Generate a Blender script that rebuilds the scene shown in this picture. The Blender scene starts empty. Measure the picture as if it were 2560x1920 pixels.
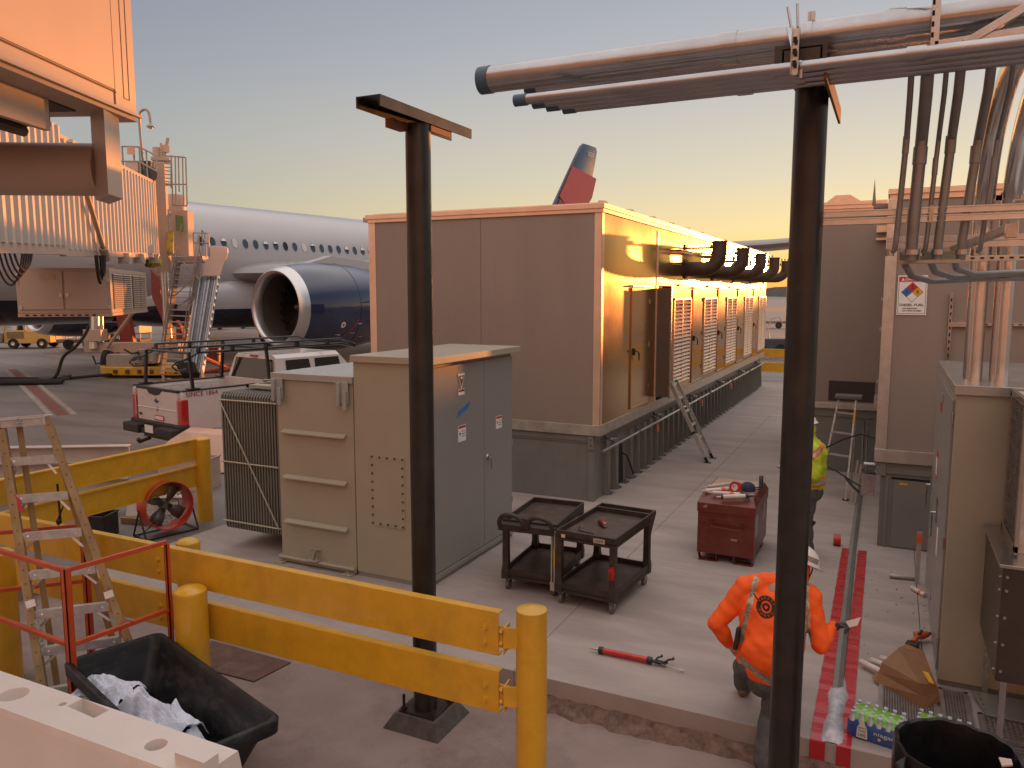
import bpy, math, random
from mathutils import Vector, Matrix
R=math.radians; PI=math.pi
scn=bpy.context.scene
# ---------------------------------------------------------------- camera
YAW=R(25.78); PIT=R(6.6)
cd=bpy.data.cameras.new("camera"); cam=bpy.data.objects.new("camera",cd); scn.collection.objects.link(cam); scn.camera=cam
cam.location=(0,0,3.4); cam.rotation_euler=(R(90)-PIT,0,YAW)
cd.sensor_width=36; cd.lens=1960/2560*36; cd.clip_start=.05; cd.clip_end=6000
# ---------------------------------------------------------------- sky and sun
SUN_AZ=R(8.0); SUN_EL=R(1.9)          # azimuth clockwise from +Y
w=bpy.data.worlds.new("World"); scn.world=w; w.use_nodes=True
nt=w.node_tree; nt.nodes.clear()
sky=nt.nodes.new('ShaderNodeTexSky'); sky.sky_type='NISHITA'; sky.sun_disc=False
sky.sun_elevation=SUN_EL; sky.sun_rotation=SUN_AZ; sky.air_density=1.0; sky.dust_density=2.2; sky.ozone_density=1.2; sky.altitude=300
def nn(t,**k):
    n=nt.nodes.new(t)
    for a_,v in k.items(): setattr(n,a_,v)
    return n
def ramp(els):
    r=nn('ShaderNodeValToRGB'); e=r.color_ramp.elements
    for i,(p,c) in enumerate(els):
        q=e[i] if i<2 else e.new(p)
        q.position=p; q.color=(*c,1)
    return r
def math_(op,a_,b_=None,cl=False):
    n=nn('ShaderNodeMath',operation=op,use_clamp=cl)
    for i,v in enumerate((a_,b_)):
        if v is None: continue
        if isinstance(v,(int,float)): n.inputs[i].default_value=v
        else: nt.links.new(v,n.inputs[i])
    return n.outputs[0]
def mixc(f,a_,b_,bt='MIX'):
    n=nn('ShaderNodeMix',data_type='RGBA',blend_type=bt); nt.links.new(f,n.inputs[0]) if not isinstance(f,float) else setattr(n.inputs[0],'default_value',f)
    nt.links.new(a_,n.inputs[6]); nt.links.new(b_,n.inputs[7]); return n.outputs[2]
tcw=nn('ShaderNodeTexCoord'); sx=nn('ShaderNodeSeparateXYZ'); nt.links.new(tcw.outputs['Generated'],sx.inputs[0])
hx=math_('MULTIPLY',sx.outputs[0],math.sin(SUN_AZ)); hy=math_('MULTIPLY',sx.outputs[1],math.cos(SUN_AZ)); hd=math_('ADD',hx,hy)
hl=math_('SQRT',math_('ADD',math_('MULTIPLY',sx.outputs[0],sx.outputs[0]),math_('MULTIPLY',sx.outputs[1],sx.outputs[1])))
ca=math_('DIVIDE',hd,math_('MAXIMUM',hl,.001))           # cosine of azimuth from the sun
zz=math_('MAXIMUM',sx.outputs[2],0.0)
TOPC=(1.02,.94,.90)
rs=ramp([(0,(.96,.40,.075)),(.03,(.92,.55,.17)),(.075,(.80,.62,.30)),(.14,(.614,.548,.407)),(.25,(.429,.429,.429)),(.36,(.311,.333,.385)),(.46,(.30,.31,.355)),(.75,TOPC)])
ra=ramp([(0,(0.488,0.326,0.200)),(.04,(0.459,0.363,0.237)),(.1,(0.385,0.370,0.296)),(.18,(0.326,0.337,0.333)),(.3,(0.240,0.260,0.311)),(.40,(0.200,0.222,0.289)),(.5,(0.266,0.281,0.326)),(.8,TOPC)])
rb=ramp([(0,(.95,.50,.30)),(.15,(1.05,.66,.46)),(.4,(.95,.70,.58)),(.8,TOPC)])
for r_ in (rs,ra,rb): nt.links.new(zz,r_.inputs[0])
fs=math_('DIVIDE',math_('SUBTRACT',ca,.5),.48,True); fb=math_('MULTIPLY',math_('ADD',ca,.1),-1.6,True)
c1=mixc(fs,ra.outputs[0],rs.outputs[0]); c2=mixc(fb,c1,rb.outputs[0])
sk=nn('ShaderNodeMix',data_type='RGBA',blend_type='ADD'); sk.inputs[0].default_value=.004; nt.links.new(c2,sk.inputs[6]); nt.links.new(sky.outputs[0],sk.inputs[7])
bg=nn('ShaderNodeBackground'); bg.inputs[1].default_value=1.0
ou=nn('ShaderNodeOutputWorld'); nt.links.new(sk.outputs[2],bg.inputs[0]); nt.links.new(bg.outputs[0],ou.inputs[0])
sd=bpy.data.lights.new("sun",'SUN'); sun=bpy.data.objects.new("sun",sd); scn.collection.objects.link(sun)
sd.energy=4.0; sd.angle=R(.6); sd.color=(1,.32,.065)
sv=Vector((math.sin(SUN_AZ)*math.cos(SUN_EL),math.cos(SUN_AZ)*math.cos(SUN_EL),math.sin(SUN_EL)))
sun.rotation_euler=sv.to_track_quat('Z','Y').to_euler()
vs=scn.view_settings; vs.view_transform='Standard'; vs.look='None'; vs.gamma=1; vs.exposure=.32
scn.render.engine='CYCLES'; scn.cycles.max_bounces=7
# ---------------------------------------------------------------- materials
MC={}
def mat(n,col,rough=.6,metal=0,var=.12,sc=3,bump=0,bsc=40,coat=0,rv=.1,dirt=0,dcol=(.05,.04,.035),dsc=1.2,st=(1,1,1),spec=.5,alpha=1,aniso=None):
    """procedural paint/metal/stone: base colour broken up by noise, rough variation, optional dirt patches and bump"""
    if n in MC: return MC[n]
    m=bpy.data.materials.new(n); m.use_nodes=True; t=m.node_tree; N=t.nodes; L=t.links; b=N['Principled BSDF']; MC[n]=m
    tc=N.new('ShaderNodeTexCoord'); mp=N.new('ShaderNodeMapping'); mp.inputs['Scale'].default_value=st; L.new(tc.outputs['Object'],mp.inputs[0])
    nz=N.new('ShaderNodeTexNoise'); nz.inputs['Scale'].default_value=sc; nz.inputs['Detail'].default_value=6; nz.inputs['Roughness'].default_value=.65; L.new(mp.outputs[0],nz.inputs[0])
    cr=N.new('ShaderNodeValToRGB'); c=Vector(col); cr.color_ramp.elements[0].position=.32; cr.color_ramp.elements[1].position=.68
    cr.color_ramp.elements[0].color=(*[max(0,v*(1-var)) for v in c],1); cr.color_ramp.elements[1].color=(*[min(1,v*(1+var)) for v in c],1)
    L.new(nz.outputs[0],cr.inputs[0]); last=cr.outputs[0]
    if dirt:
        n2=N.new('ShaderNodeTexNoise'); n2.inputs['Scale'].default_value=dsc; n2.inputs['Detail'].default_value=9; n2.inputs['Roughness'].default_value=.7; L.new(mp.outputs[0],n2.inputs[0])
        r2=N.new('ShaderNodeValToRGB'); r2.color_ramp.elements[0].position=.48; r2.color_ramp.elements[1].position=.72
        r2.color_ramp.elements[0].color=(0,0,0,1); r2.color_ramp.elements[1].color=(dirt,)*3+(1,); L.new(n2.outputs[0],r2.inputs[0])
        mx=N.new('ShaderNodeMix'); mx.data_type='RGBA'; L.new(r2.outputs[0],mx.inputs[0]); L.new(last,mx.inputs[6]); mx.inputs[7].default_value=(*dcol,1); last=mx.outputs[2]
    L.new(last,b.inputs['Base Color']); b.inputs['Metallic'].default_value=metal
    mr=N.new('ShaderNodeMapRange'); mr.inputs[3].default_value=max(.02,rough-rv); mr.inputs[4].default_value=min(1,rough+rv); L.new(nz.outputs[0],mr.inputs[0]); L.new(mr.outputs[0],b.inputs['Roughness'])
    b.inputs['Coat Weight'].default_value=coat; b.inputs['Coat Roughness'].default_value=.06; b.inputs['Specular IOR Level'].default_value=spec
    if bump:
        n3=N.new('ShaderNodeTexNoise'); n3.inputs['Scale'].default_value=bsc; n3.inputs['Detail'].default_value=5; L.new(mp.outputs[0],n3.inputs[0])
        bp=N.new('ShaderNodeBump'); bp.inputs['Strength'].default_value=bump; bp.inputs['Distance'].default_value=.01; L.new(n3.outputs[0],bp.inputs['Height']); L.new(bp.outputs[0],b.inputs['Normal'])
    if alpha<1: b.inputs['Alpha'].default_value=alpha
    return m
def glass(n,col=(.02,.025,.03),rough=.05):
    return mat(n,col,rough,0,.05,2,rv=.02,spec=.5,coat=0)
def clear(n,col=(.9,.95,1),rough=.08):
    if n in MC: return MC[n]
    m=bpy.data.materials.new(n); m.use_nodes=True; b=m.node_tree.nodes['Principled BSDF']; MC[n]=m
    b.inputs['Base Color'].default_value=(*col,1); b.inputs['Transmission Weight'].default_value=.85; b.inputs['Roughness'].default_value=rough; b.inputs['IOR'].default_value=1.3
    return m
# ---------------------------------------------------------------- mesh builder
def fr(d):
    d=Vector(d).normalized(); a=Vector((0,0,1)) if abs(d.z)<.9 else Vector((1,0,0)); u=d.cross(a).normalized(); return u,u.cross(d).normalized(),d
def RZ(a): return Matrix.Rotation(a,3,'Z')
def RX(a): return Matrix.Rotation(a,3,'X')
def RY(a): return Matrix.Rotation(a,3,'Y')
class M:
    def __init__(s): s.v=[]; s.f=[]; s.m=[]; s.sm=[]; s.mi=0; s.T=None
    def add(s,vs,fs,smooth=False):
        o=len(s.v)
        for p in vs:
            p=Vector(p)
            s.v.append(s.T@p if s.T else p)
        for f in fs: s.f.append([o+i for i in f]); s.m.append(s.mi); s.sm.append(smooth)
        return s
    def mat(s,i): s.mi=i; return s
    def box(s,x0,x1,y0,y1,z0,z1):
        x0,x1=sorted((x0,x1)); y0,y1=sorted((y0,y1)); z0,z1=sorted((z0,z1))
        return s.add([(x0,y0,z0),(x1,y0,z0),(x1,y1,z0),(x0,y1,z0),(x0,y0,z1),(x1,y0,z1),(x1,y1,z1),(x0,y1,z1)],[(0,3,2,1),(4,5,6,7),(0,1,5,4),(1,2,6,5),(2,3,7,6),(3,0,4,7)])
    def ob(s,c,d,Rm=None):
        c=Vector(c); h=[v/2 for v in d]; Rm=Rm or Matrix.Identity(3); P=[]
        for z in (-1,1):
            for x,y in ((-1,-1),(1,-1),(1,1),(-1,1)): P.append(c+Rm@Vector((x*h[0],y*h[1],z*h[2])))
        return s.add(P,[(0,3,2,1),(4,5,6,7),(0,1,5,4),(1,2,6,5),(2,3,7,6),(3,0,4,7)])
    def bar(s,p0,p1,w,h=None,up=(0,0,1)):
        """rectangular bar from p0 to p1, w across, h along 'up'"""
        h=h or w; p0=Vector(p0); p1=Vector(p1); d=(p1-p0).normalized(); up=Vector(up)
        if abs(d.dot(up))>.98: up=Vector((1,0,0))
        x=d.cross(up).normalized(); z=x.cross(d).normalized(); P=[]
        for p in (p0,p1):
            for a,b in ((-1,-1),(1,-1),(1,1),(-1,1)): P.append(p+x*a*w/2+z*b*h/2)
        return s.add(P,[(0,1,2,3),(7,6,5,4),(0,4,5,1),(1,5,6,2),(2,6,7,3),(3,7,4,0)])
    def cyl(s,p0,p1,r,r1=None,n=16,caps=True):
        r1=r if r1 is None else r1; p0=Vector(p0); p1=Vector(p1); u,v,d=fr(p1-p0); P=[]
        for p,q in ((p0,r),(p1,r1)):
            for i in range(n):
                a=2*PI*i/n; P.append(p+(u*math.cos(a)+v*math.sin(a))*q)
        s.add(P,[(i,(i+1)%n,n+(i+1)%n,n+i) for i in range(n)],True)
        if caps: s.add(P[:n],[tuple(range(n-1,-1,-1))]); s.add(P[n:],[tuple(range(n))])
        return s
    def tube(s,pts,r,n=8,caps=True,closed=False):
        pts=[Vector(p) for p in pts]; k=len(pts); rs=r if isinstance(r,(list,tuple)) else [r]*k
        tg=[]
        for i in range(k):
            if closed: d=(pts[(i+1)%k]-pts[i-1])
            else: d=(pts[min(i+1,k-1)]-pts[max(i-1,0)])
            tg.append(d.normalized())
        u,v,_=fr(tg[0]); P=[]
        for i in range(k):
            if i: 
                u=(u-tg[i]*u.dot(tg[i])); 
                if u.length<1e-6: u=fr(tg[i])[0]
                u.normalize()
            v=tg[i].cross(u)
            for j in range(n):
                a=2*PI*j/n; P.append(pts[i]+(u*math.cos(a)+v*math.sin(a))*rs[i])
        F=[]
        for i in range(k if closed else k-1):
            i2=(i+1)%k
            for j in range(n): F.append((i*n+j,i*n+(j+1)%n,i2*n+(j+1)%n,i2*n+j))
        s.add(P,F,True)
        if caps and not closed: s.add(P[:n],[tuple(range(n-1,-1,-1))]); s.add(P[-n:],[tuple(range(n))])
        return s
    def prism(s,poly,vec):
        poly=[Vector(p) for p in poly]; vec=Vector(vec); n=len(poly)
        return s.add(poly+[p+vec for p in poly],[tuple(range(n-1,-1,-1)),tuple(range(n,2*n))]+[(i,(i+1)%n,n+(i+1)%n,n+i) for i in range(n)])
    def lathe(s,prof,o=(0,0,0),ax=(0,0,1),n=32,closed=False,a0=0,a1=2*PI):
        o=Vector(o); u,v,d=fr(ax); full=abs(a1-a0-2*PI)<1e-6; nn=n if full else n+1; P=[]
        for r,h in prof:
            for i in range(nn):
                a=a0+(a1-a0)*i/n; P.append(o+d*h+(u*math.cos(a)+v*math.sin(a))*r)
        F=[]
        for k in range(len(prof) if closed else len(prof)-1):
            k2=(k+1)%len(prof)
            for i in range(n):
                j=(i+1)%nn if full else i+1; F.append((k*nn+i,k*nn+j,k2*nn+j,k2*nn+i))
        return s.add(P,F,True)
    def ell(s,c,r,Rm=None,n=16,m=10):
        c=Vector(c); Rm=Rm or Matrix.Identity(3); P=[]
        for i in range(m+1):
            t=PI*i/m
            for j in range(n):
                a=2*PI*j/n; P.append(c+Rm@Vector((r[0]*math.sin(t)*math.cos(a),r[1]*math.sin(t)*math.sin(a),r[2]*math.cos(t))))
        return s.add(P,[(i*n+j,(i+1)*n+j,(i+1)*n+(j+1)%n,i*n+(j+1)%n) for i in range(m) for j in range(n)],True)
    def loft(s,rings,closed=True,caps=False,smooth=True):
        n=len(rings[0]); P=[p for r in rings for p in r]; F=[]
        for i in range(len(rings)-1):
            for j in range(n if closed else n-1): F.append((i*n+j,i*n+(j+1)%n,(i+1)*n+(j+1)%n,(i+1)*n+j))
        s.add(P,F,smooth)
        if caps: s.add(rings[0],[tuple(range(n-1,-1,-1))]); s.add(rings[-1],[tuple(range(n))])
        return s
WM={}
def rec(o,p=None):
    l=Matrix.LocRotScale(o.location,o.rotation_euler,o.scale); WM[o.name]=(WM[p.name] if p else Matrix.Identity(4))@l
def tag(o,label=None,cat=None,group=None,kind=None):
    for k,v in (('label',label),('category',cat),('group',group),('kind',kind)):
        if v: o[k]=v
    return o
def thing(name,label,cat,loc=(0,0,0),rz=0,group=None):
    o=bpy.data.objects.new(name,None); scn.collection.objects.link(o); o.empty_display_size=.2
    o.location=loc; o.rotation_euler=(0,0,rz); rec(o); return tag(o,label,cat,group)
SPLIT={'tank_rib','anchor_clip','corner_post','slot','hinge','plate_bolt','bolt','louvre_blade','roof_railing','lift_tube','cable_loop','notice','pipe_strap','rail','door_trim','radiator_fin','rivet','screw','latch','print','cross_member','guard_clip','skid','stiffener','brace','brace_rod','beam','lip','panel_groove','hose_bellows','drive_motor','drive_cable','handrail','print_dot','stencil','fastener','end_wall','side_wall','stringer','side_guard','label','frame','bed_cap','bogie_wheel','louvre_recess','stabiliser','lifting_eye','border','drip_ledge','strut','rung','strap','fork','scrape','mesh_frame','tank_fitting','tank_corner','reflector','base_rail'}
def islands(m):
    n=len(m.v); p=list(range(n))
    def fd(a):
        while p[a]!=a: p[a]=p[p[a]]; a=p[a]
        return a
    for f in m.f:
        r=fd(f[0])
        for i in f[1:]: p[fd(i)]=r
    g={}
    for k,f in enumerate(m.f): g.setdefault(fd(f[0]),[]).append(k)
    B=[]
    for fs in g.values():
        vs=[m.v[i] for k in fs for i in m.f[k]]; B.append([fs,[min(v[a] for v in vs)-.006 for a in range(3)],[max(v[a] for v in vs)+.006 for a in range(3)]])
    ch=True
    while ch:
        ch=False; i=0
        while i<len(B):
            j=i+1
            while j<len(B):
                if all(B[i][1][a]<=B[j][2][a] and B[j][1][a]<=B[i][2][a] for a in range(3)):
                    B[i][0]+=B[j][0]; B[i][1]=[min(x,y) for x,y in zip(B[i][1],B[j][1])]; B[i][2]=[max(x,y) for x,y in zip(B[i][2],B[j][2])]; B.pop(j); ch=True
                else: j+=1
            i+=1
    out=[]
    for fs,_,_ in B:
        q=M(); mp={}
        for k in sorted(fs):
            f=[]
            for i in m.f[k]:
                if i not in mp: mp[i]=len(q.v); q.v.append(m.v[i])
                f.append(mp[i])
            q.f.append(f); q.m.append(m.m[k]); q.sm.append(m.sm[k])
        out.append(q)
    return out
def put(name,m,mats,parent=None,world=True,bev=0,label=None,ang=40,sub=0):
    if parent and name in SPLIT and len(m.v)<30000:
        L_=islands(m)
        if 1<len(L_)<=100:
            o=None
            for q in L_:
                r=put_one(name,q,mats,parent,world,bev,label,ang); o=o or r
            return o
    return put_one(name,m,mats,parent,world,bev,label,ang)
def put_one(name,m,mats,parent=None,world=True,bev=0,label=None,ang=40,sub=0):
    me=bpy.data.meshes.new(name); me.from_pydata([tuple(v) for v in m.v],[],m.f); 
    for x in (mats if isinstance(mats,(list,tuple)) else [mats]): me.materials.append(x)
    me.polygons.foreach_set('material_index',m.m); me.polygons.foreach_set('use_smooth',[True]*len(m.f) if any(m.sm) else [False]*len(m.f))
    if any(m.sm): me.set_sharp_from_angle(angle=R(ang))
    if parent and world: me.transform(WM[parent.name].inverted())
    me.validate(); me.update()
    o=bpy.data.objects.new(name,me); scn.collection.objects.link(o)
    if parent: o.parent=parent
    rec(o,parent)
    if bev:
        b=o.modifiers.new('bevel','BEVEL'); b.width=bev; b.segments=2; b.limit_method='ANGLE'; b.angle_limit=R(45)
    if label: o['label']=label
    return o
def single(name,m,mats,label,cat,group=None,kind=None,bev=0,ang=40,origin=None):
    """a top-level thing that is one mesh, origin at its base centre"""
    xs=[v.x for v in m.v]; ys=[v.y for v in m.v]; zs=[v.z for v in m.v]
    c=Vector(origin) if origin else Vector(((min(xs)+max(xs))/2,(min(ys)+max(ys))/2,min(zs)))
    if kind=='structure': c=Vector((0,0,0))
    for i,v in enumerate(m.v): m.v[i]=v-c
    o=put(name,m,mats,None,False,bev,None,ang); o.location=c; rec(o)
    return tag(o,label,cat,group,kind)
def copy_tree(src,loc=None,rz=None,label=None,parent=None):
    c=src.copy(); scn.collection.objects.link(c)
    if parent: c.parent=parent
    for ch in list(src.children): copy_tree(ch,parent=c)
    if loc is not None: c.location=loc
    if rz is not None: c.rotation_euler=(0,0,rz)
    if label: c['label']=label
    return c
def text(name,s,size,mt,parent,loc,rot,depth=.002,width=None,align='CENTER',label=None,space=1,bold=0):
    """lettering as a thin mesh; loc/rot in the parent's frame (size = letter height)"""
    cu=bpy.data.curves.new(name,'FONT'); cu.body=s; cu.size=size*1.38; cu.extrude=depth/2; cu.align_x=align; cu.align_y='CENTER'; cu.space_character=space; cu.offset=bold; cu.resolution_u=3
    o=bpy.data.objects.new(name+'_c',cu); scn.collection.objects.link(o); bpy.context.view_layer.update()
    me=bpy.data.meshes.new_from_object(o.evaluated_get(bpy.context.evaluated_depsgraph_get())); bpy.data.objects.remove(o)
    me.materials.clear(); me.materials.append(mt)
    t=bpy.data.objects.new(name,me); scn.collection.objects.link(t); t.parent=parent; t.location=loc; t.rotation_euler=rot
    if width and len(me.vertices):
        xs=[v.co.x for v in me.vertices]; k=width/(max(xs)-min(xs)); me.transform(Matrix.Diagonal((k,1,1,1)))
    if label: t['label']=label
    return t
def arc(c,r,a0,a1,n,u=(1,0,0),v=(0,0,1)):
    c=Vector(c);u=Vector(u);v=Vector(v); return [c+u*r*math.cos(a0+(a1-a0)*i/n)+v*r*math.sin(a0+(a1-a0)*i/n) for i in range(n+1)]
def camw(X,Z,z=0):
    c,s=math.cos(YAW),math.sin(YAW); return Vector((X*c-Z*s,X*s+Z*c,z))
# ---- shared materials
yel=mat('yellow_paint',(.66,.36,.02),.36,0,.08,5,coat=.25,bump=.03,bsc=60,dirt=.45,dcol=(.26,.15,.035),dsc=1.6)
blk=mat('black_steel',(.020,.016,.014),.33,0,.35,4,bump=.05,bsc=50,dirt=.35,dcol=(.05,.035,.028),dsc=2)
galv=mat('galvanised',(.42,.42,.43),.27,.95,.12,8,bump=.03,bsc=90)
alum=mat('aluminium',(.62,.60,.57),.33,.9,.10,7,bump=.03,bsc=70)
alud=mat('dull_aluminium',(.52,.50,.48),.5,.75,.18,9,dirt=.4,dcol=(.2,.17,.15),dsc=6)
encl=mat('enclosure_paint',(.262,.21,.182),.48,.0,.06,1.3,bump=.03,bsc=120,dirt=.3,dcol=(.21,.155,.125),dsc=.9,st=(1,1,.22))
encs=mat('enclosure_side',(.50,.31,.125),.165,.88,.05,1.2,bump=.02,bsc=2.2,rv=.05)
tank=mat('tank_grey',(.20,.195,.18),.4,.15,.08,2,dirt=.2,dcol=(.12,.11,.1))
txg=mat('transformer_grey',(.36,.325,.25),.42,0,.04,2,coat=.1,bump=.01,bsc=100,dirt=.12,dcol=(.28,.25,.19),dsc=1.5)
txd=mat('cabinet_grey',(.25,.24,.22),.38,0,.04,2,coat=.1,bump=.01,bsc=100)
dark=mat('dark_void',(.01,.01,.01),.9,0,.1,4)
white=mat('white_paint',(.75,.73,.70),.4,0,.04,3,coat=.2,dirt=.15,dcol=(.5,.45,.4),dsc=2)
rub=mat('rubber',(.018,.017,.017),.8,0,.3,20,bump=.1,bsc=80)
redp=mat('red_plastic',(.45,.02,.015),.35,0,.1,5,coat=.3)
lbl=mat('label_white',(.75,.74,.72),.5,0,.03,10)
lblred=mat('label_red',(.5,.02,.03),.5,0,.03,10)
ink=mat('ink_black',(.01,.01,.012),.5,0,.05,10)
# ================================================================ GROUND
def slabmat(n,c,c2,joint,rough=.75,stain=.5,str_=(1,1,1)):
    m=mat(n,c,rough,0,.16,1.3,bump=.12,bsc=35,dirt=stain,dcol=c2,dsc=.55,st=str_)
    return m
conc=slabmat('pad_concrete',(.35,.295,.27),(.25,.20,.18),0,stain=.6,str_=(.6,2.2,1))
concd=slabmat('old_concrete',(.26,.195,.175),(.12,.07,.058),0,stain=1.0)
asph=mat('apron_surface',(.16,.135,.125),.55,0,.28,.5,bump=.15,bsc=20,dirt=.8,dcol=(.26,.215,.19),dsc=.14,st=(.3,1.6,1))
curbm=mat('slab_edge_concrete',(.30,.25,.22),.85,0,.2,4,bump=.25,bsc=25,dirt=.5,dcol=(.10,.075,.06),dsc=2)
APZ=-.06
# apron: one sheet to the horizon with the sunken strip cut out (x -9..6, y -6..6.1)
def quad(m,x0,x1,y0,y1,z): m.add([(x0,y0,z),(x1,y0,z),(x1,y1,z),(x0,y1,z)],[(0,1,2,3)])
g=M(); B=2600
quad(g,-B,-9.2,-B,B,APZ); quad(g,5,B,-B,B,APZ); quad(g,-9.2,5,6.3,B,APZ); quad(g,-9.2,5,-B,-6,APZ)
single('apron',g,asph,None,None,kind='structure')
g=M(); quad(g,-9.2,5,-6,6.3,-.25)
g.add([(-9.2,-6,-.25),(-9.2,6.3,-.25),(-9.2,6.3,APZ),(-9.2,-6,APZ)],[(0,1,2,3)])
single('service_lane',g,concd,None,None,kind='structure')
# concrete pad, in bays with fine joints and a chamfered edge
g=M(); xs=[-8.75,-6.6,-2.93,.42,4.2]; ys=[6.1,9.4,13.6,18,23,31.5]
for i in range(4):
    for j in range(5):
        a=.0022; g.box(xs[i]+(a if i else 0),xs[i+1]-(a if i<3 else 0),ys[j]+(a if j else 0),ys[j+1]-a,-.5,0)
single('concrete_pad',g,[conc],None,None,kind='structure',bev=.006)
g=M(); g.box(-8.72,4.2,6.12,31.4,-.5,-.012); single('joint_filler',g,dark,None,None,kind='structure')
# rough footing showing under the pad edge
random.seed(3); g=M(); n=150; top=[];bot=[];fr0=[]
for i in range(n+1):
    x=-8.75+12.9*i/n; top.append((x,6.098,-.155+random.uniform(-.012,.012))); fr0.append((x,6.04+random.uniform(-.03,.02),-.185+random.uniform(-.02,.01))); bot.append((x,5.97+random.uniform(-.05,.03),-.252))
g.loft([top,fr0,bot],closed=False,smooth=False)
single('footing_edge',g,mat('rough_footing',(.16,.105,.085),.95,0,.5,12,bump=.6,bsc=30),None,None,kind='structure')
# apron paint
g=M()
def stripe(m,p,q,wd,z): 
    p=Vector((*p,z)); q=Vector((*q,z)); d=(q-p).normalized(); s=Vector((-d.y,d.x,0))*wd/2; m.add([p-s,q-s,q+s,p+s],[(0,1,2,3)])
stripe(g,(-36,22.5),(-21,14.6),.16,APZ+.004); stripe(g,(-36.3,22.0),(-21.3,14.1),.16,APZ+.004)
stripe(g,(-48,26),(-26,21.5),.12,APZ+.004)
stripe(g,(-60,44),(-5,60),.3,APZ+.004); stripe(g,(-2,95),(20,120),.4,APZ+.004)
single('apron_paint',g,mat('worn_paint',(.33,.27,.23),.8,0,.3,6,dirt=.8,dcol=(.12,.1,.095),dsc=3),None,None,kind='structure')
g=M(); stripe(g,(-36.15,22.25),(-21.15,14.35),.3,APZ+.002); single('apron_red_line',g,mat('worn_red',(.2,.06,.05),.8,0,.3,6,dirt=.8,dcol=(.12,.1,.095),dsc=3),None,None,kind='structure')
# lighter concrete lanes far out
g=M()
for y0,y1 in ((46,52),(60,74),(92,118),(150,205)): quad(g,-160,160,y0,y1,APZ+.003)
single('far_taxiway',g,mat('far_concrete',(.20,.155,.13),.9,0,.12,.1,dirt=.4,dcol=(.17,.15,.14),dsc=.05),None,None,kind='structure')
# low hills on the horizon
random.seed(8)
def hills(name,dist,h,colm,a0,a1,n,seed):
    random.seed(seed); g=M(); fr_,tp,bk=[],[],[]
    for i in range(n+1):
        a=R(a0+(a1-a0)*i/n); r=dist*(1+.08*math.sin(i*.7)); hh=h*(.65+.35*math.sin(i*.31+1)*math.cos(i*.113)+.12*random.random())
        d=Vector((math.sin(a),math.cos(a),0)); fr_.append(d*(r-60)+Vector((0,0,-2))); tp.append(d*r+Vector((0,0,hh))); bk.append(d*(r+200)+Vector((0,0,-2)))
    g.loft([fr_,tp,bk],closed=False); single(name,g,colm,None,None,kind='structure',ang=80)
hills('far_hills',900,15,mat('far_woods',(.055,.045,.035),.95,0,.5,.06,bump=1,bsc=.2),-110,60,260,5)
# ================================================================ GENERATOR HOUSE
def boltrow(m,p0,p1,n,ax,r=.008,h=.006):
    p0=Vector(p0);p1=Vector(p1);ax=Vector(ax)
    for i in range(n):
        p=p0.lerp(p1,i/max(1,n-1)); m.cyl(p,p+ax*h,r,n=6)
G=thing('generator_house','long beige generator house with louvred side and five exhaust elbows','generator',(-6.36,20.8,0))
X0,X1,Y0,Y1=-8.6,-4.16,11.86,29.75
m=M(); m.box(X0+.06,X1-.1,Y0+.05,Y1-.05,0,1.0)
put('fuel_tank',m,tank,G,bev=.006)
m=M()   # ribbed tank side: tapered buttress plates every 0.45 m
for i in range(40):
    y=12.35+i*.44
    if 13.05<y<13.55: continue
    m.prism([(X1-.1,y,.03),(X1-.02+.03,y,.03),(X1-.02-.02,y,.92),(X1-.1,y,.92)],(0,.012,0))
    m.prism([(X1-.098,y+.1,.0),(X1-.065,y+.1,.0),(X1-.078,y+.13,.9),(X1-.098,y+.13,.9)],(0,.2,0))
put('tank_rib',m,tank,G,bev=.002)
m=M()
for i in range(38): y=12.4+i*.44; m.box(X1-.1,X1+.02,y+.02,y+.22,.0,.012); m.cyl((X1-.03,y+.12,.012),(X1-.03,y+.12,.07),.009,n=6); m.box(X1-.05,X1-.01,y+.11,y+.13,.035,.05)
put('anchor_clip',m,galv,G)
m=M(); m.box(X0+.02,X1-.08,Y0+.02,Y1-.02,1.0,1.1); put('tank_deck',m,tank,G)
m=M(); m.box(X0+.02,X0+.12,Y0+.0,Y0+.02,.0,1.1); m.box(X1-.2,X1-.09,Y0+.02,Y0+.035,.0,1.1); m.box(X0+.1,X1-.2,Y0+.035,Y0+.05,.96,1.0)
m.box(X1-.2,X1-.1,Y0+.0,Y0+.02,.86,1.1); put('tank_corner',m,tank,G,bev=.003)
m=M(); m.box(X1-.155,X1-.14,Y0-.003,Y0,.92,.95); m.box(X1-.155,X1-.14,Y0-.003,Y0,1.01,1.04); put('slot',m,dark,G)
m=M(); m.box(X0-.01,X1+.01,Y0-.02,Y0+.0,1.105,1.275); m.box(X1+.0,X1+.022,Y0+.0,Y1,1.105,1.275); m.box(X0-.02,X0,Y0,Y1,1.105,1.275)
boltrow(m,(X0+.3,Y0-.02,1.15),(X1-.2,Y0-.02,1.15),6,(0,-1,0)); boltrow(m,(X1+.022,Y0+.3,1.15),(X1+.022,Y1-.3,1.15),28,(1,0,0)); boltrow(m,(X1+.022,Y0+.5,1.23),(X1+.022,Y1-.3,1.23),28,(1,0,0))
put('base_rail',m,mat('rail_aluminium',(.58,.53,.48),.42,.7,.15,6,dirt=.4,dcol=(.3,.25,.2),dsc=5),G,bev=.002)
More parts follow.
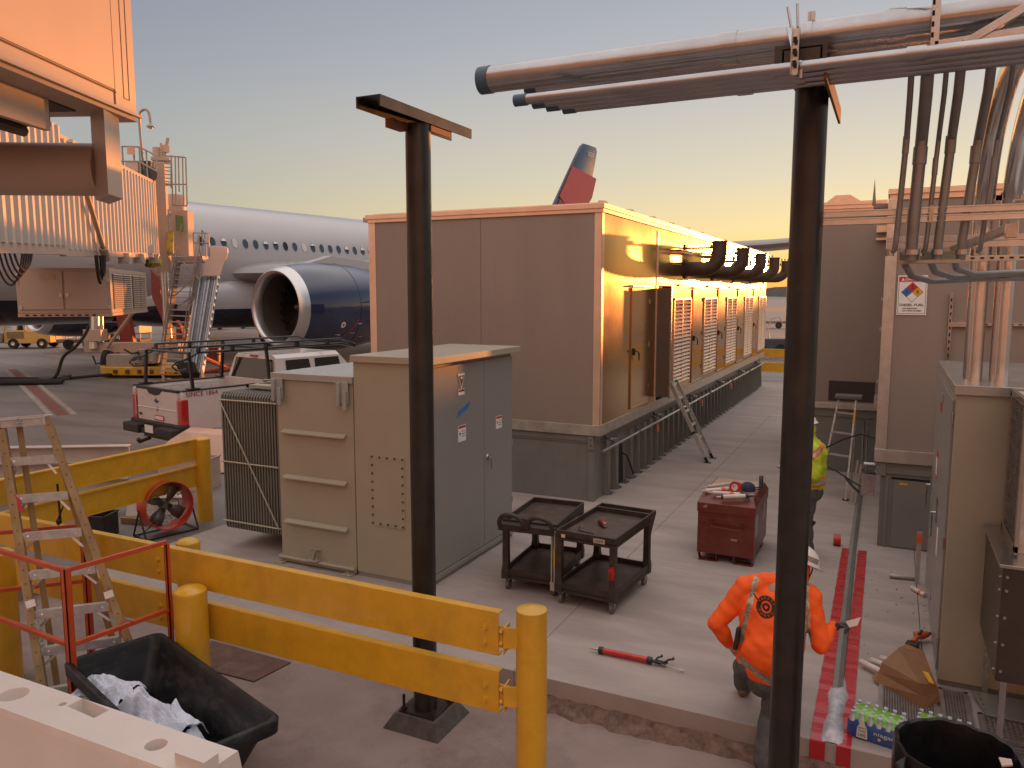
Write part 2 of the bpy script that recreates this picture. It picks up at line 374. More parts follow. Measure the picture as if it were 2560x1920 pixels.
m=M(); m.box(X0+.02,-6.32,Y0,Y0+.06,1.275,4.66); m.box(-6.312,X1-.02,Y0,Y0+.06,1.275,4.66); m.box(X0+.03,X1-.05,Y1-.06,Y1,1.2,4.66); m.box(X0,X0+.05,Y0+.05,Y1,1.1,4.66); m.box(X0+.1,X1-.1,Y0+.1,Y1-.1,1.11,1.15)
m.box(-6.33,-6.30,Y0+.012,Y0+.05,1.28,4.66)
put('end_wall',m,encl,G,bev=.002)
m=M(); ys=[Y0+.0,14.6,15.14,16.26,18.0,20.95,23.9,26.8,Y1]
doors=[(13.44,14.55),(18.17,19.17),(21.08,22.1),(24.01,25.05),(26.92,27.9)]
for a,b in zip(ys,ys[1:]):
    if a==15.14: m.box(X1-.05,X1,a+.004,b-.004,3.55,4.66); continue
    m.box(X1-.05,X1,a+.004,b-.004,1.275,4.66)
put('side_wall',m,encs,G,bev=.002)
m=M(); m.box(X1-.9,X1-.06,15.0,16.3,1.28,3.6); put('doorway',m,mat('engine_dark',(.02,.018,.015),.7),G)
m=M(); m.box(X1-.7,X1-.1,15.3,16.1,1.3,2.0); m.box(X1-.7,X1-.2,15.2,15.9,2.2,2.32); m.cyl((X1-.3,15.4,2.3),(X1-.3,15.4,2.6),.08); m.cyl((X1-.08,15.3,1.5),(X1-.08,15.3,3.2),.015); put('engine_part',m,mat('engine_grey',(.12,.12,.11),.5,.3),G,bev=.01)
m=M()
for a,b in ((X0-.01,X0+.13),(X1-.12,X1+.006)): m.box(a,b,Y0-.008,Y0,1.275,4.66)
m.box(X1,X1+.006,Y0-.008,Y0+.10,1.275,4.66); m.box(X1+0,X1+.012,15.08,15.16,1.28,4.6)
m.box(X1,X1+.012,16.24,16.30,1.28,3.55)
for z in (1.6,2.3,3.0,3.7,4.4): boltrow(m,(X0+.06,Y0-.008,z),(X0+.06,Y0-.008,z),1,(0,-1,0)); boltrow(m,(X1-.05,Y0-.008,z),(X1-.05,Y0-.008,z),1,(0,-1,0)); boltrow(m,(X1+.006,Y0+.06,z),(X1+.006,Y0+.06,z),1,(1,0,0))
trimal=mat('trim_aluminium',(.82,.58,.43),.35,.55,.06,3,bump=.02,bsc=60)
put('corner_post',m,trimal,G,bev=.001)
m=M(); m.box(X0-.05,X1+.05,Y0-.05,Y1+.05,4.72,4.80); m.box(X0-.02,X1+.03,Y0-.03,Y1+.02,4.66,4.72)
boltrow(m,(X0+.2,Y0-.03,4.69),(X1-.1,Y0-.03,4.69),8,(0,-1,0))
put('roof',m,trimal,G,bev=.004)
for i in range(13):
    m=M(); y=Y0+.1+i*1.42; m.prism([(X1-.12,y,4.8),(X1+.04,y,4.8),(X1+.02,y,4.845),(X1-.1,y,4.86)],(0,.07,0)); m.box(X0,X1-.1,y+.02,y+.05,4.8,4.83)
    if i%2: m.box(X1-.25,X1-.2,y-.3,y+.15,4.8,4.88)
    put('roof_rib',m,trimal,G)
m=M(); m.box(X0-.12,X0-.03,Y0-.02,Y0+.2,4.68,4.76); m.prism([(X0+.3,Y0+.5,4.8),(X0+.62,Y0+.5,4.8),(X0+.55,Y0+.5,4.87),(X0+.35,Y0+.5,4.87)],(0,.02,0)); put('lifting_eye',m,galv,G)
for i,(a,b) in enumerate(doors):
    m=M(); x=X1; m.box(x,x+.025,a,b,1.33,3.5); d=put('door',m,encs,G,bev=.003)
    m=M(); m.box(x+.0,x+.06,a-.05,b+.05,3.515,3.545); m.box(x+.025,x+.028,a+.02,b-.02,1.345,1.36); put('door_trim',m,trimal,d)
    m=M(); m.box(x+.026,x+.05,a+.1,a+.16,2.3,2.42); m.tube([(x+.05,a+.13,2.38),(x+.09,a+.13,2.37),(x+.09,a+.24,2.33),(x+.09,a+.26,2.2)],.012,6); put('handle',m,mat('handle_black',(.03,.028,.025),.35,.6),d)
    m=M()
    for z in (1.6,2.4,3.2): m.cyl((x+.03,b-.02,z),(x+.03,b-.02,z+.09),.014,n=8)
    put('hinge',m,galv,d)
m=M(); m.box(X1,X1+.27,15.13,15.165,1.36,3.5); LF=put('open_door_leaf',m,mat('leaf_dark',(.13,.10,.08),.4,.3),G,bev=.003); m=M(); m.box(X1+.27,X1+.30,15.125,15.17,1.34,3.52); put('leaf_edge',m,galv,LF,bev=.002)
lou=[(16.36,17.9),(19.3,20.85),(22.2,23.75),(25.15,26.7),(28.0,29.62)]
for a,b in lou:
    m=M(); x=X1; m.box(x,x+.05,a,a+.04,1.44,3.3); m.box(x,x+.05,b-.04,b,1.44,3.3); m.box(x,x+.05,a,b,3.26,3.3); m.box(x,x+.05,a,b,1.40,1.44); m.box(x+.0,x+.045,(a+b)/2-.015,(a+b)/2+.015,1.44,3.26)
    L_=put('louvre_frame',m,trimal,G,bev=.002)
    m=M(); n=22
    for k in range(n):
        z=1.46+k*(1.79/n); m.prism([(x+.004,a+.04,z+.065),(x+.055,a+.04,z+.0),(x+.058,a+.04,z+.006),(x+.007,a+.04,z+.073)],(0,b-a-.08,0))
    put('louvre_blade',m,trimal,L_)
exm=mat('exhaust_iron',(.085,.055,.038),.6,.4,.3,9,bump=.1,bsc=60)
for k in range(5):
    y=17.38+k*2.93
    m=M(); xx=-3.42
    m.tube([(X1-.02,y,3.93),(X1+.2,y,3.93)]+[Vector(p) for p in arc((xx-.32,y,4.25),.32,-PI/2,0,8,(1,0,0),(0,0,1))]+[(xx,y,4.5)],.155,18)
    m.cyl((X1,y,3.93),(X1+.03,y,3.93),.21,n=20); m.cyl((xx,y,4.48),(xx,y,4.52),.17,n=18)
    e_=put('exhaust_elbow',m,exm,G)
    m=M(); m.box(X1,xx-.14,y-.02,y+.02,4.36,4.40); m.box(X1,X1+.02,y-.1,y+.1,4.3,4.46); m.cyl((xx-.2,y,4.42),(xx-.16,y,4.42),.03); put('bracket',m,exm,e_)
    m=M(); m.box(X1,X1+.03,y-1.15,y-.15,4.25,4.28); m.box(X1,X1+.18,y-1.15,y-.15,4.28,4.30); m.box(X1,X1+.03,y-.55,y+.15,3.55,3.6); put('drip_ledge',m,encs,G)
m=M(); m.box(X1+.0,X1+.03,16.35,16.95,4.0,4.02); m.box(X1,X1+.22,16.2,17.2,4.22,4.26); put('light_bracket',m,trimal,G)
m=M(); m.tube([(X1+.06,Y0-.02,.86),(X1+.06,Y1-.1,.88)],.028,10)
for y in (13.9,17.0,20.1,23.2,26.3): m.lathe([(.0,0),(.055,0),(.055,.02),(0,.02)],(X1+.06,y,.87),(0,1,0),12)
put('conduit',m,galv,G)
for y in (12.25,15.2,18.3,21.6,24.9,28.2):
    m=M(); m.tube([(X1-.02,y,.99),(X1+.1,y,1.0),(X1+.13,y+.06,.99),(X1+.1,y+.12,.97),(X1+0,y+.12,.96)],.022,8); m.cyl((X1-.06,y+.06,.98),(X1-.02,y+.06,.98),.05,n=14); put('conduit_hub',m,galv,G)
for y in (15.0,22.8,19.0):
    m=M(); m.prism([(X1+.095,y,.84),(X1+.095,y+.12,.82),(X1+.10,y+.14,.66),(X1+.10,y+.03,.68)],(.006,0,0)); put('tag',m,mat('tag_orange',(.7,.12,.03),.6),G)
m=M(); m.tube([(X1-.08,13.35,.55),(X1-.02,13.4,.5),(X1+.01,13.6,.25),(X1-.0,13.75,.1),(X1-.05,13.7,.03)],.015,8); put('hose',m,rub,G)
m=M(); m.prism([(X1-.095,13.1,.02),(X1-.095,13.45,.02),(X1-.095,13.38,.75),(X1-.095,13.2,.75)],(.002,0,0)); put('tank_opening',m,dark,G)
# ================================================================ RIGHT-HAND CONTAINERS
def container(nm,label,x0,x1,y0,y1,zt,rail,base,lug=False):
    T=thing(nm,label,'generator',((x0+x1)/2,(y0+y1)/2,0),group='beige equipment enclosures on the pad')
    m=M(); m.box(x0+.06,x1,y0+.04,y1,0,base-.16); put('fuel_tank',m,tank,T,bev=.005)
    m=M(); m.box(x0+.03,x1,y0+.02,y1,base-.16,base); m.box(x0+.0,x0+.12,y0+.0,y0+.02,.98,base); put('tank_deck',m,tank,T,bev=.003)
    m=M(); m.box(x0-.01,x1,y0-.03,y0,base,rail); m.box(x0-.03,x0-.01,y0-.03,y1,base,rail); boltrow(m,(x0+.1,y0-.03,base+.08),(x1-.1,y0-.03,base+.08),7,(0,-1,0)); put('base_rail',m,alum,T,bev=.002)
    m=M(); m.box(x0,x1,y0,y1,rail,zt-.14); put('wall',m,encl,T,bev=.003)
    m=M(); m.box(x0-.03,x1+.05,y0-.05,y1,zt-.07,zt); m.box(x0-.01,x1+.02,y0-.02,y1,zt-.14,zt-.07); put('roof',m,trimal,T,bev=.003)
    return T
C1=container('equipment_container','beige equipment container with diesel danger sign on its near wall',-.09,4.6,11.4,16.2,4.73,1.34,1.17)
m=M(); m.box(-.115,-.09,11.39,11.5,1.34,4.6); m.box(-.115,.02,11.375,11.4,1.34,4.6); put('corner_post',m,alum,C1,bev=.002)
m=M(); m.box(.13,.6,11.425,11.438,.02,.93); m.box(.03,.07,11.42,11.44,.0,.98); put('tank_door',m,tank,C1,bev=.003)
m=M(); m.box(.1,.62,11.43,11.436,.94,.965); put('slot',m,dark,C1)
m=M(); m.box(.2,.3,11.42,11.424,.87,.90); put('warning_label',m,mat('label_yellow',(.65,.35,.02),.5),C1)
m=M(); m.box(-.4,-.115,12.2,12.9,4.45,4.5); m.prism([(-.32,11.9,4.58),(-.3,11.9,4.95),(-.27,11.9,4.6)],(0,.05,0)); m.box(-.3,-.1,11.9,12.4,4.55,4.6); put('roof_ledge',m,encl,C1)
m=M()
for z,r in ((2.2,0),(2.9,0),(3.3,0)): m.box(-.14,-.115,11.5,11.56,z,z+.05)
m.box(-.16,-.115,11.42,11.5,1.9,2.05); put('hinge',m,galv,C1)
m=M()
for z in (.86,1.0): m.cyl((-.09,11.9,z),(-.25,11.9,z),.05,n=12); m.box(-.28,-.09,11.8,12.0,z-.03,z+.03)
m.box(-.26,-.09,11.36,11.40,.7,.98); m.cyl((-.2,11.34,.87),(-.2,11.36,.87),.04); put('tank_fitting',m,galv,C1)
C2=container('equipment_container','taller beige container wall standing farther back behind the aluminium stepladder',-1.42,-.14,16.0,20.4,5.02,1.33,1.22)
C2['label']='plain beige container standing farther back with a lifting lug on its roof edge'
m=M(); m.box(-1.35,-.17,15.93,15.96,5.02,5.08); m.prism([(-1.2,15.94,5.08),(-.62,15.94,5.08),(-.8,15.94,5.2),(-1.05,15.94,5.2)],(0,.02,0)); m.cyl((-.92,15.93,5.14),(-.92,15.94,5.14),.025,n=12); put('lifting_lug',m,trimal,C2)
m=M(); m.box(-.33,-.12,15.9,15.97,4.5,4.62); m.box(-.33,-.12,15.9,15.97,4.36,4.40); put('corner_bracket',m,trimal,C2)
# danger sign
S=thing('danger_sign','white and red DANGER DIESEL FUEL sign on the container wall','sign',(.219,11.395,3.12))
m=M(); m.box(.048,.391,11.386,11.397,3.12,3.628); put('sign_panel',m,lbl,S,bev=.003)
m=M(); x0,x1,z0,z1,y=.062,.377,3.137,3.612,11.384
for a,b,c_,d_ in ((x0,x1,z0,z0+.004),(x0,x1,z1-.004,z1),(x0,x0+.004,z0,z1),(x1-.004,x1,z0,z1)): m.box(a,b,y,y+.003,c_,d_)
put('border',m,ink,S)
m=M(); m.box(.066,.373,11.382,11.387,3.55,3.606); put('red_band',m,lblred,S)
cx,cz,dd=.2195,3.415,.062
for k,(ox,oz,mt) in enumerate(((0,1,lblred),(-1,0,mat('label_blue',(.03,.13,.4),.5)),(1,0,mat('label_amber',(.65,.33,.01),.5)),(0,-1,lbl))):
    m=M(); c0=Vector((cx+ox*dd,11.383,cz+oz*dd)); q=dd*.97
    m.prism([c0+Vector((0,0,q)),c0+Vector((-q,0,0)),c0+Vector((0,0,-q)),c0+Vector((q,0,0))],(0,.003,0)); put('hazard_diamond',m,mt,S)
m=M(); q=2*dd+.004; c0=Vector((cx,11.3845,cz)); m.prism([c0+Vector((0,0,q)),c0+Vector((-q,0,0)),c0+Vector((0,0,-q)),c0+Vector((q,0,0))],(0,.002,0)); put('diamond_outline',m,ink,S)
def stx(s,size,mt,x,z,wd=None,y=11.3815): text('lettering',s,size,mt,S,(x-.219,y-11.395,z-3.12),(R(90),0,0),.001,wd,bold=.0006)
stx('DANGER',.034,lbl,.235,3.578,.2); stx('2',.045,ink,cx,cz+dd); stx('1',.045,ink,cx-dd,cz); stx('0',.045,ink,cx+dd,cz)
stx('DIESEL FUEL',.03,ink,.2195,3.25,.28,11.384); stx('NO SMOKING',.015,ink,.20,3.205,.17,11.384); stx('NO OPEN FLAMES',.015,ink,.225,3.175,.22,11.384)
m=M(); m.prism([(.088,11.382,3.562),(.128,11.382,3.562),(.108,11.382,3.597)],(0,-.001,0)); put('warning_triangle',m,lbl,S)
# ================================================================ TAN SWITCH CABINET (right)
K=thing('switch_cabinet','tall tan electrical cabinet at right with two steel ducts rising from its top','cabinet',(1.3,8.6,0))
m=M(); m.box(.52,2.1,7.48,10.1,0.05,2.56); put('body',m,txg,K,bev=.004)
m=M(); m.box(.50,2.12,7.45,10.13,2.56,2.64); put('top',m,mat('cabinet_top',(.40,.40,.38),.22,.6,.05,2),K,bev=.004)
for a,b in ((7.56,8.75),(8.77,10.0)):
    m=M(); m.box(.50,.52,a,b,.1,2.5); d=put('door',m,txd,K,bev=.003)
    m=M(); m.tube([(.50,b-.12,1.25),(.45,b-.12,1.25),(.45,b-.12,1.0)],.015,6); m.box(.485,.5,b-.17,b-.07,1.15,1.4); put('handle',m,galv,d)
    m=M()
    for z in (.3,1.2,2.3): m.cyl((.51,a+.0,z),(.51,a+.0,z+.1),.016,n=8)
    put('hinge',m,galv,d)
m=M(); m.box(.496,.50,9.0,9.25,1.5,1.78); m.box(.496,.5,8.95,9.15,2.2,2.3); put('notice',m,lblred,K)
m=M(); m.box(.494,.497,9.03,9.22,1.53,1.7); m.box(.496,.5,8.3,8.45,.9,1.15); put('notice',m,lbl,K)
m=M(); m.box(.52,2.1,7.5,10.1,0.0,.05); put('plinth',m,tank,K)
# stainless box with mesh top at far right
m_ss=mat('stainless',(.42,.38,.35),.22,.9,.08,3,bump=.02,bsc=5)
K2=thing('stainless_cabinet','brushed stainless cabinet with raised mesh side at the right edge','cabinet',(1.6,6.6,0))
K2.location=(1.4,6.9,.5); rec(K2)
m=M(); m.box(.80,2.1,6.36,7.44,.62,1.47); put('body',m,mat('stainless_dark_reflection',(.09,.075,.065),.3,.8,.15,3),K2,bev=.004)  # dark reflections on the steel front are put into its base colour
m=M(); m.box(.775,2.1,6.33,7.44,1.47,1.495); put('shelf',m,m_ss,K2,bev=.003)
m=M()
for z in (.7,.9,1.1,1.3,1.4): m.cyl((.83,6.36,z),(.83,6.35,z),.011,n=8); m.cyl((.80,6.45,z-.03),(.79,6.45,z-.03),.009,n=8)
put('screw',m,galv,K2)
m=M(); m.box(.92,2.1,6.66,7.4,1.495,2.62); put('upper_housing',m,alud,K2,bev=.004)
m=M()
for k in range(46):
    z=1.56+k*.023; m.box(.905,.92,6.70,7.34,z,z+.009)
for k in range(20): m.box(.908,.92,6.70+k*.034,6.704+k*.034,1.56,2.6)
put('mesh_panel',m,galv,K2)
m=M(); m.box(.895,.92,6.64,6.70,1.5,2.62); m.box(.895,.92,7.34,7.40,1.5,2.62); m.box(.895,.92,6.64,7.4,2.58,2.64); m.box(.895,.92,6.64,7.4,1.495,1.55); put('mesh_frame',m,m_ss,K2,bev=.002)
for x,y in ((.86,6.42),(2.0,6.42),(.86,7.38)):
    m=M(); m.box(x-.02,x+.02,y-.02,y+.02,-.0,.62); put('leg',m,galv,K2)
# terminal wall behind the camera (only seen as reflections and as warm bounce light)
T0=thing('terminal_building','long pale terminal wall with dark window bands behind the viewer','building',(-10,-16,0))
m=M(); m.box(-60,40,-18,-15,APZ,11); put('wall',m,mat('terminal_wall',(.55,.47,.40),.8,0,.08,.5),T0)
for k in range(12):
    m=M(); x=-56+k*8; m.box(x,x+5.5,-15,-14.9,6,8.6); put('window',m,glass('terminal_glass',(.03,.035,.04)),T0)
# low unseen block added in the sun's direction, hidden behind the containers (its shadow keeps the pad in shade)
T1=thing('sun_blocker','low unseen sun blocker added across the taxiway beyond the containers','building',(14,78,0))
m=M(); m.box(.3,40,74,84,APZ,4.4); put('wall',m,mat('terminal_wall',(.5,.4,.4)),T1)
m=M(); m.box(.1,40.2,73.8,84.2,4.4,4.55); put('roof',m,tank,T1)
# ================================================================ TRANSFORMER
F=thing('transformer','grey-green pad transformer with corrugated radiator and double door cabinet','transformer',(-6.2,8.4,0))
m=M(); m.box(-6.87,-5.70,7.47,9.7,0.05,2.34); put('tank_body',m,txg,F,bev=.008)
m=M(); m.box(-6.94,-5.69,7.44,9.78,2.34,2.42); put('tank_lid',m,mat('lid_grey',(.36,.35,.32),.3,.1,.04,2,coat=.2),F,bev=.004)
for z in (1.70,1.125,.555):
    m=M(); m.prism([(-6.78,7.47,z+.02),(-6.78,7.41,z-.01),(-6.78,7.41,z-.03),(-6.78,7.47,z-.015)],(.97,0,0)); put('stiffener',m,txg,F,bev=.003)
for x in (-6.84,-5.84):
    m=M(); m.box(x-.04,x,7.38,7.47,2.07,2.35); m.box(x,x+.10,7.42,7.44,2.1,2.36); m.box(x+.04,x+.09,7.39,7.42,2.03,2.25); m.cyl((x-.045,7.42,2.25),(x+.005,7.42,2.25),.016); put('lifting_hook',m,mat('hook_grey',(.36,.37,.36),.4,.1),F,bev=.004)
m=M(); m.box(-6.40,-6.24,7.37,7.47,.10,.11); m.box(-6.40,-6.24,7.44,7.47,.23,.24); m.prism([(-6.33,7.45,.12),(-6.315,7.45,.12),(-6.28,7.45,.23),(-6.30,7.45,.23)],(0,-.06,0)); m.cyl((-6.27,7.4,.11),(-6.27,7.4,.12),.012); put('jacking_lug',m,txg,F,bev=.002)
m=M(); m.tube([(-6.88,7.43,.075),(-5.70,7.43,.075)],.022,8); m.box(-6.89,-5.70,7.45,7.47,.02,.1); put('base_rail',m,txg,F)
for x in (-6.86,-5.80):
    m=M(); m.box(x-.05,x+.08,7.36,7.46,.0,.02); m.cyl((x+.02,7.4,.02),(x+.02,7.4,.045),.014,n=6); put('foot',m,txg,F,bev=.002)
m=M(); m.box(-5.68,-4.70,7.46,9.70,0.05,2.6); put('cabinet_body',m,txg,F,bev=.004)
m=M(); m.box(-5.70,-4.58,7.42,9.76,2.6,2.68); put('cabinet_lid',m,txg,F,bev=.006)
m=M(); m.box(-5.68,-4.68,7.47,9.70,.0,.05); put('base_sill',m,txd,F)
for a,b in ((7.50,8.825),(8.835,9.66)):
    m=M(); m.box(-4.70,-4.665,a,b,.12,2.55); d=put('cabinet_door',m,txd,F,bev=.003)
m=M(); m.box(-4.70,-4.65,7.47,9.68,.05,.11); put('door_sill',m,txd,F,bev=.003)
m=M(); m.lathe([(0,.02),(.035,.02),(.042,0)],(-4.665,8.93,1.28),(1,0,0),16); m.tube([(-4.64,8.93,1.28),(-4.62,8.94,1.27),(-4.62,8.95,1.2),(-4.62,8.95,1.12)],.008,6); put('door_handle',m,galv,F)
m=M()
for z in (.5,1.3,2.2): m.cyl((-4.665,9.66,z),(-4.665,9.66,z+.08),.012,n=8)
put('hinge',m,txd,F)
m=M(); m.box(-5.455,-4.98,7.452,7.462,.66,1.52); put('access_plate',m,txg,F,bev=.001)
m=M()
for i in range(5):
    for z in (.69,1.49): m.cyl((-5.43+i*.106,7.44,z),(-5.43+i*.106,7.455,z),.012,n=8)
for i in range(1,8):
    for x in (-5.43,-5.005): m.cyl((x,7.44,.69+i*.1),(x,7.455,.69+i*.1),.012,n=8)
put('plate_bolt',m,mat('bolt_brown',(.10,.08,.06),.5,.4),F)
def doorlabel(y,z,w_,h,nm='warning_label',mt=None,tri=False):
    m=M(); x=-4.664
    if tri: m.prism([(x,y-w_/2,z+h/2),(x,y+w_/2,z+h/2),(x,y,z-h/2)],(.003,0,0))
    else: m.box(x,x+.003,y-w_/2,y+w_/2,z-h/2,z+h/2)
    return put(nm,m,mt or lbl,F)
l1=doorlabel(8.24,2.34,.17,.19,'triangle_label',None,True); m=M(); m.prism([(-4.6605,8.18,2.41),(-4.6605,8.30,2.41),(-4.6605,8.24,2.275)],(.002,0,0)); put('print',m,ink,l1)
m=M(); m.prism([(-4.658,8.21,2.395),(-4.658,8.27,2.395),(-4.658,8.24,2.36)],(.001,0,0)); put('print',m,lbl,l1)
for y,z,w_,h in ((8.24,2.21,.15,.075),(8.25,1.70,.19,.2),(9.25,1.69,.17,.17)):
    l1=doorlabel(y,z,w_,h); m=M(); m.box(-4.661,-4.6595,y-w_/2+.005,y+w_/2-.005,z+h/2-.035,z+h/2-.006); put('red_band',m,lblred,l1)
    m=M()
    for k in range(3 if h>.1 else 1): m.box(-4.661,-4.6595,y-w_*.05,y+w_*.4,z+h*.1-k*.03,z+h*.1-k*.03+.008)
    if h>.1: m.prism([(-4.661,y-w_*.35,z-.02),(-4.661,y-w_*.15,z+.0),(-4.661,y-w_*.35,z+.02)],(.0015,0,0))
    put('print',m,ink,l1)
m=M(); m.prism([(-4.6635,8.12,1.90),(-4.6635,8.42,2.0),(-4.6635,8.46,2.07),(-4.6635,8.17,1.98)],(.002,0,0)); put('blue_tape',m,mat('blue_tape',(.03,.16,.45),.6),F)
# corrugated radiator: fins in XZ run, 24 vertical plates with rounded tops
radm=mat('radiator_grey',(.17,.165,.14),.45,.1,.06,3)
m=M(); n=21
for i in range(n):
    x=-7.98+i*.0475; m.loft([[Vector((x+dx,y,z)) for y,z in ((7.62,.28),(7.62,2.06),(7.66,2.10),(9.35,2.10),(9.38,2.06),(9.38,.28),(9.35,.25),(7.65,.25))] for dx in (0,.022)],caps=True,smooth=False)
m.box(-7.97,-7.02,7.72,9.3,.3,2.04)
put('radiator_fin',m,radm,F)
m=M()
for z in (.36,1.17,2.0): m.tube([(-8.0,7.60,z),(-7.0,7.60,z)],.011,6)
m.tube([(-7.98,7.592,2.0),(-7.03,7.592,.36)],.010,6); put('brace_rod',m,mat('brace_cream',(.42,.39,.31),.5),F)
m=M(); m.box(-7.85,-6.95,7.95,8.1,2.13,2.17); m.box(-7.85,-7.8,7.95,9.3,2.13,2.17); m.cyl((-7.0,8.2,2.0),(-6.87,8.2,2.0),.06); m.cyl((-7.0,8.2,.4),(-6.87,8.2,.4),.06); m.box(-7.3,-7.26,7.93,7.95,2.1,2.3); m.tube([(-7.85,8.3,2.2),(-7.0,8.3,2.22)],.012,6); put('radiator_header',m,txg,F)
# ================================================================ STEEL POLES AND PIPE RACK
def pole(x,y,zb,zt,nm,label,caps):
    T=thing(nm,label,'pole',(x,y,zb))
    m=M(); m.cyl((x,y,zb),(x,y,zt),.1,n=32); put('post',m,blk,T)
    m=M(); x0,x1=x-.1,x+.11; y0,y1=caps; z=zt
    m.box(x0,x1,y0,y1,z+.07,z+.08); m.box(x1-.012,x1,y0,y1,z-.0,z+.07); m.box(x0,x0+.012,y0,y1,z-.0,z+.07)
    c=put('cap_channel',m,blk,T,bev=.001)
    return T
P2=pole(-3.43,5.4,-.13,4.715,'steel_post','free-standing black steel post with channel cap standing behind the yellow rail',(4.74,6.08))
m=M(); m.box(-3.33,-3.32,5.42,5.72,4.66,4.715); m.box(-3.43,-3.32,5.42,5.72,4.705,4.714); put('angle_bracket',m,mat('sunlit_steel',(.20,.085,.04),.6,.4,.25,8),P2)  # orange sunlight on the angle pieces is put into their base colour
m=M(); m.box(-3.53,-3.46,5.1,5.3,4.65,4.714); put('angle_bracket',m,mat('sunlit_steel',(.2,.1,.05)),P2)
grout=mat('grout',(.085,.075,.068),.9,0,.3,14,bump=.4,bsc=60)
m=M(); x,y=-3.43,5.42
m.loft([[Vector((x+a*r_,y+b*r_,z)) for a,b in ((-1,-1),(1,-1),(1,1),(-1,1))] for r_,z in ((.27,-.25),(.20,-.13))],caps=True,smooth=False); put('grout_base',m,grout,P2)
m=M(); m.box(x-.17,x+.17,y-.17,y+.17,-.13,-.115); put('base_plate',m,blk,P2)
for a,b in ((-1,-1),(1,-1),(1,1),(-1,1)):
    m=M(); m.cyl((x+a*.14,y+b*.14,-.13),(x+a*.14,y+b*.14,.02),.013,n=8); m.cyl((x+a*.14,y+b*.14,-.115),(x+a*.14,y+b*.14,-.09),.026,n=6); put('anchor_bolt',m,blk,P2)
m=M(); m.cyl((x-.02,y-.098,.42),(x-.02,y-.105,.42),.04,.04,n=14); put('sticker',m,mat('sticker_dull',(.12,.09,.05),.6),P2)
P1=pole(-.52,5.38,-.25,4.66,'steel_post','black steel post carrying the pipe rack in front of the orange-clad worker',(4.72,5.95))
m=M(); m.box(-.66,-.39,4.72,4.735,4.60,4.76); put('end_plate',m,blk,P1)
m=M(); m.box(-.40,-.385,4.735,6.0,4.56,4.66); put('side_plate',m,mat('sunlit_steel',(.2,.1,.05)),P1)
# pipes
ppm=mat('pipe_steel',(.40,.39,.40),.24,.95,.15,5,bump=.03,bsc=60,dirt=.3,dcol=(.16,.13,.12),dsc=3,st=(.4,1,1))
def pipe(y,z,r,x0,x1,label,grp,bands=(),cap=None,extra=None):
    T=thing('pipe',label,'pipe',((x0+x1)/2,y,z-r),group=grp)
    pts=[(x0,y,z)]+([(x1,y,z)] if not extra else extra)
    m=M(); m.tube(pts,r,28 if r>.06 else 16); put('pipe_run',m,ppm,T)
    m=M(); m.cyl((x0-.035,y,z),(x0+.05,y,z),r+.004,n=28); put('end_cap',m,mat('blue_cap',(.05,.10,.15),.5),T)
    for b_ in bands:
        m=M(); m.cyl((b_,y,z),(b_+.09,y,z),r+.006,n=28); put('coupling',m,ppm,T)
    return T
GP='galvanised pipes on the overhead rack'
def sweep(y,xc,zc,r):   # run along X then turn down and forward to the cabinet top
    return None
TOPX=.30
p1=pipe(5.0,4.867,.088,-2.62,.9,'thickest uppermost galvanised pipe with blue end cap on the overhead rack',GP,(-1.0,-.1))
p2=pipe(5.27,4.86,.086,-2.38,.9,'second thick galvanised pipe just behind the uppermost one',GP,(-.3,))
for i,(y,x0) in enumerate(((4.65,-2.19),(4.76,-2.11),(4.87,-2.06),(4.98,-1.99))):
    pipe(y,4.615,.033,x0,1.2,['front thin galvanised pipe slung under the rack, nearest of four','second of four thin pipes slung under the rack','third of four thin pipes slung under the rack','rearmost of four thin pipes slung under the rack'][i],GP,(.0-.3*i,))
# clamp strut on pole
ST=thing('pipe_clamp','upright slotted strut clamp holding the pipes at the black post','clamp',(-.53,4.62,4.5))
m=M(); m.box(-.555,-.515,4.58,4.60,4.56,4.80); m.box(-.555,-.55,4.56,4.60,4.56,4.80); m.box(-.52,-.515,4.56,4.60,4.56,4.80); m.bar((-.58,4.70,4.84),(-.54,4.6,4.70),.04,.01); m.tube([(-.60,4.72,4.96),(-.57,4.70,4.82)],.008,6); m.tube([(-.55,4.72,4.97),(-.54,4.70,4.84)],.008,6)
put('strut',m,galv,ST,bev=.001)
m=M()
for z in (4.60,4.66,4.72): m.box(-.545,-.525,4.556,4.5605,z,z+.03)
put('slot',m,dark,ST)
m=M(); m.lathe([(.093,0),(.093,.03)],(-.52,5.0,4.867),(1,0,0),24); m.cyl((-.50,4.98,4.955),(-.50,4.98,5.0),.012); m.box(-.52,-.48,4.97,4.99,4.95,5.0)
for y in (4.65,4.76,4.87): m.lathe([(.037,0),(.037,.025)],(-.53,y,4.615),(1,0,0),16)
m.box(-.53,-.50,4.62,4.64,4.55,4.60)
put('pipe_strap',m,galv,ST)
# upper right steel bracket frame
BR=thing('strut_frame','slotted strut frame bracing the thick pipes at the top right corner','bracket',(.35,5.0,4.7))
m=M()
def strutbar(m,p,q,w_=.041,up=(0,0,1)):
    p=Vector(p);q=Vector(q); m.bar(p,q,w_,w_,up)
strutbar(m,(.13,4.87,5.2),(.13,4.87,4.68)); strutbar(m,(.13,4.87,4.70),(.75,4.87,4.73)); strutbar(m,(.27,4.86,4.69),(.75,4.86,4.95)); strutbar(m,(.1,4.87,5.05),(-.1,5.1,5.15))
put('strut',m,galv,BR,bev=.002)
m=M()
for k in range(8): m.box(.118,.122+.0,4.846,4.8505,4.74+k*.055,4.765+k*.055)
for k in range(8): m.box(.112,.124,4.846,4.849,4.74+k*.055,4.765+k*.055)
put('slot',m,dark,BR)
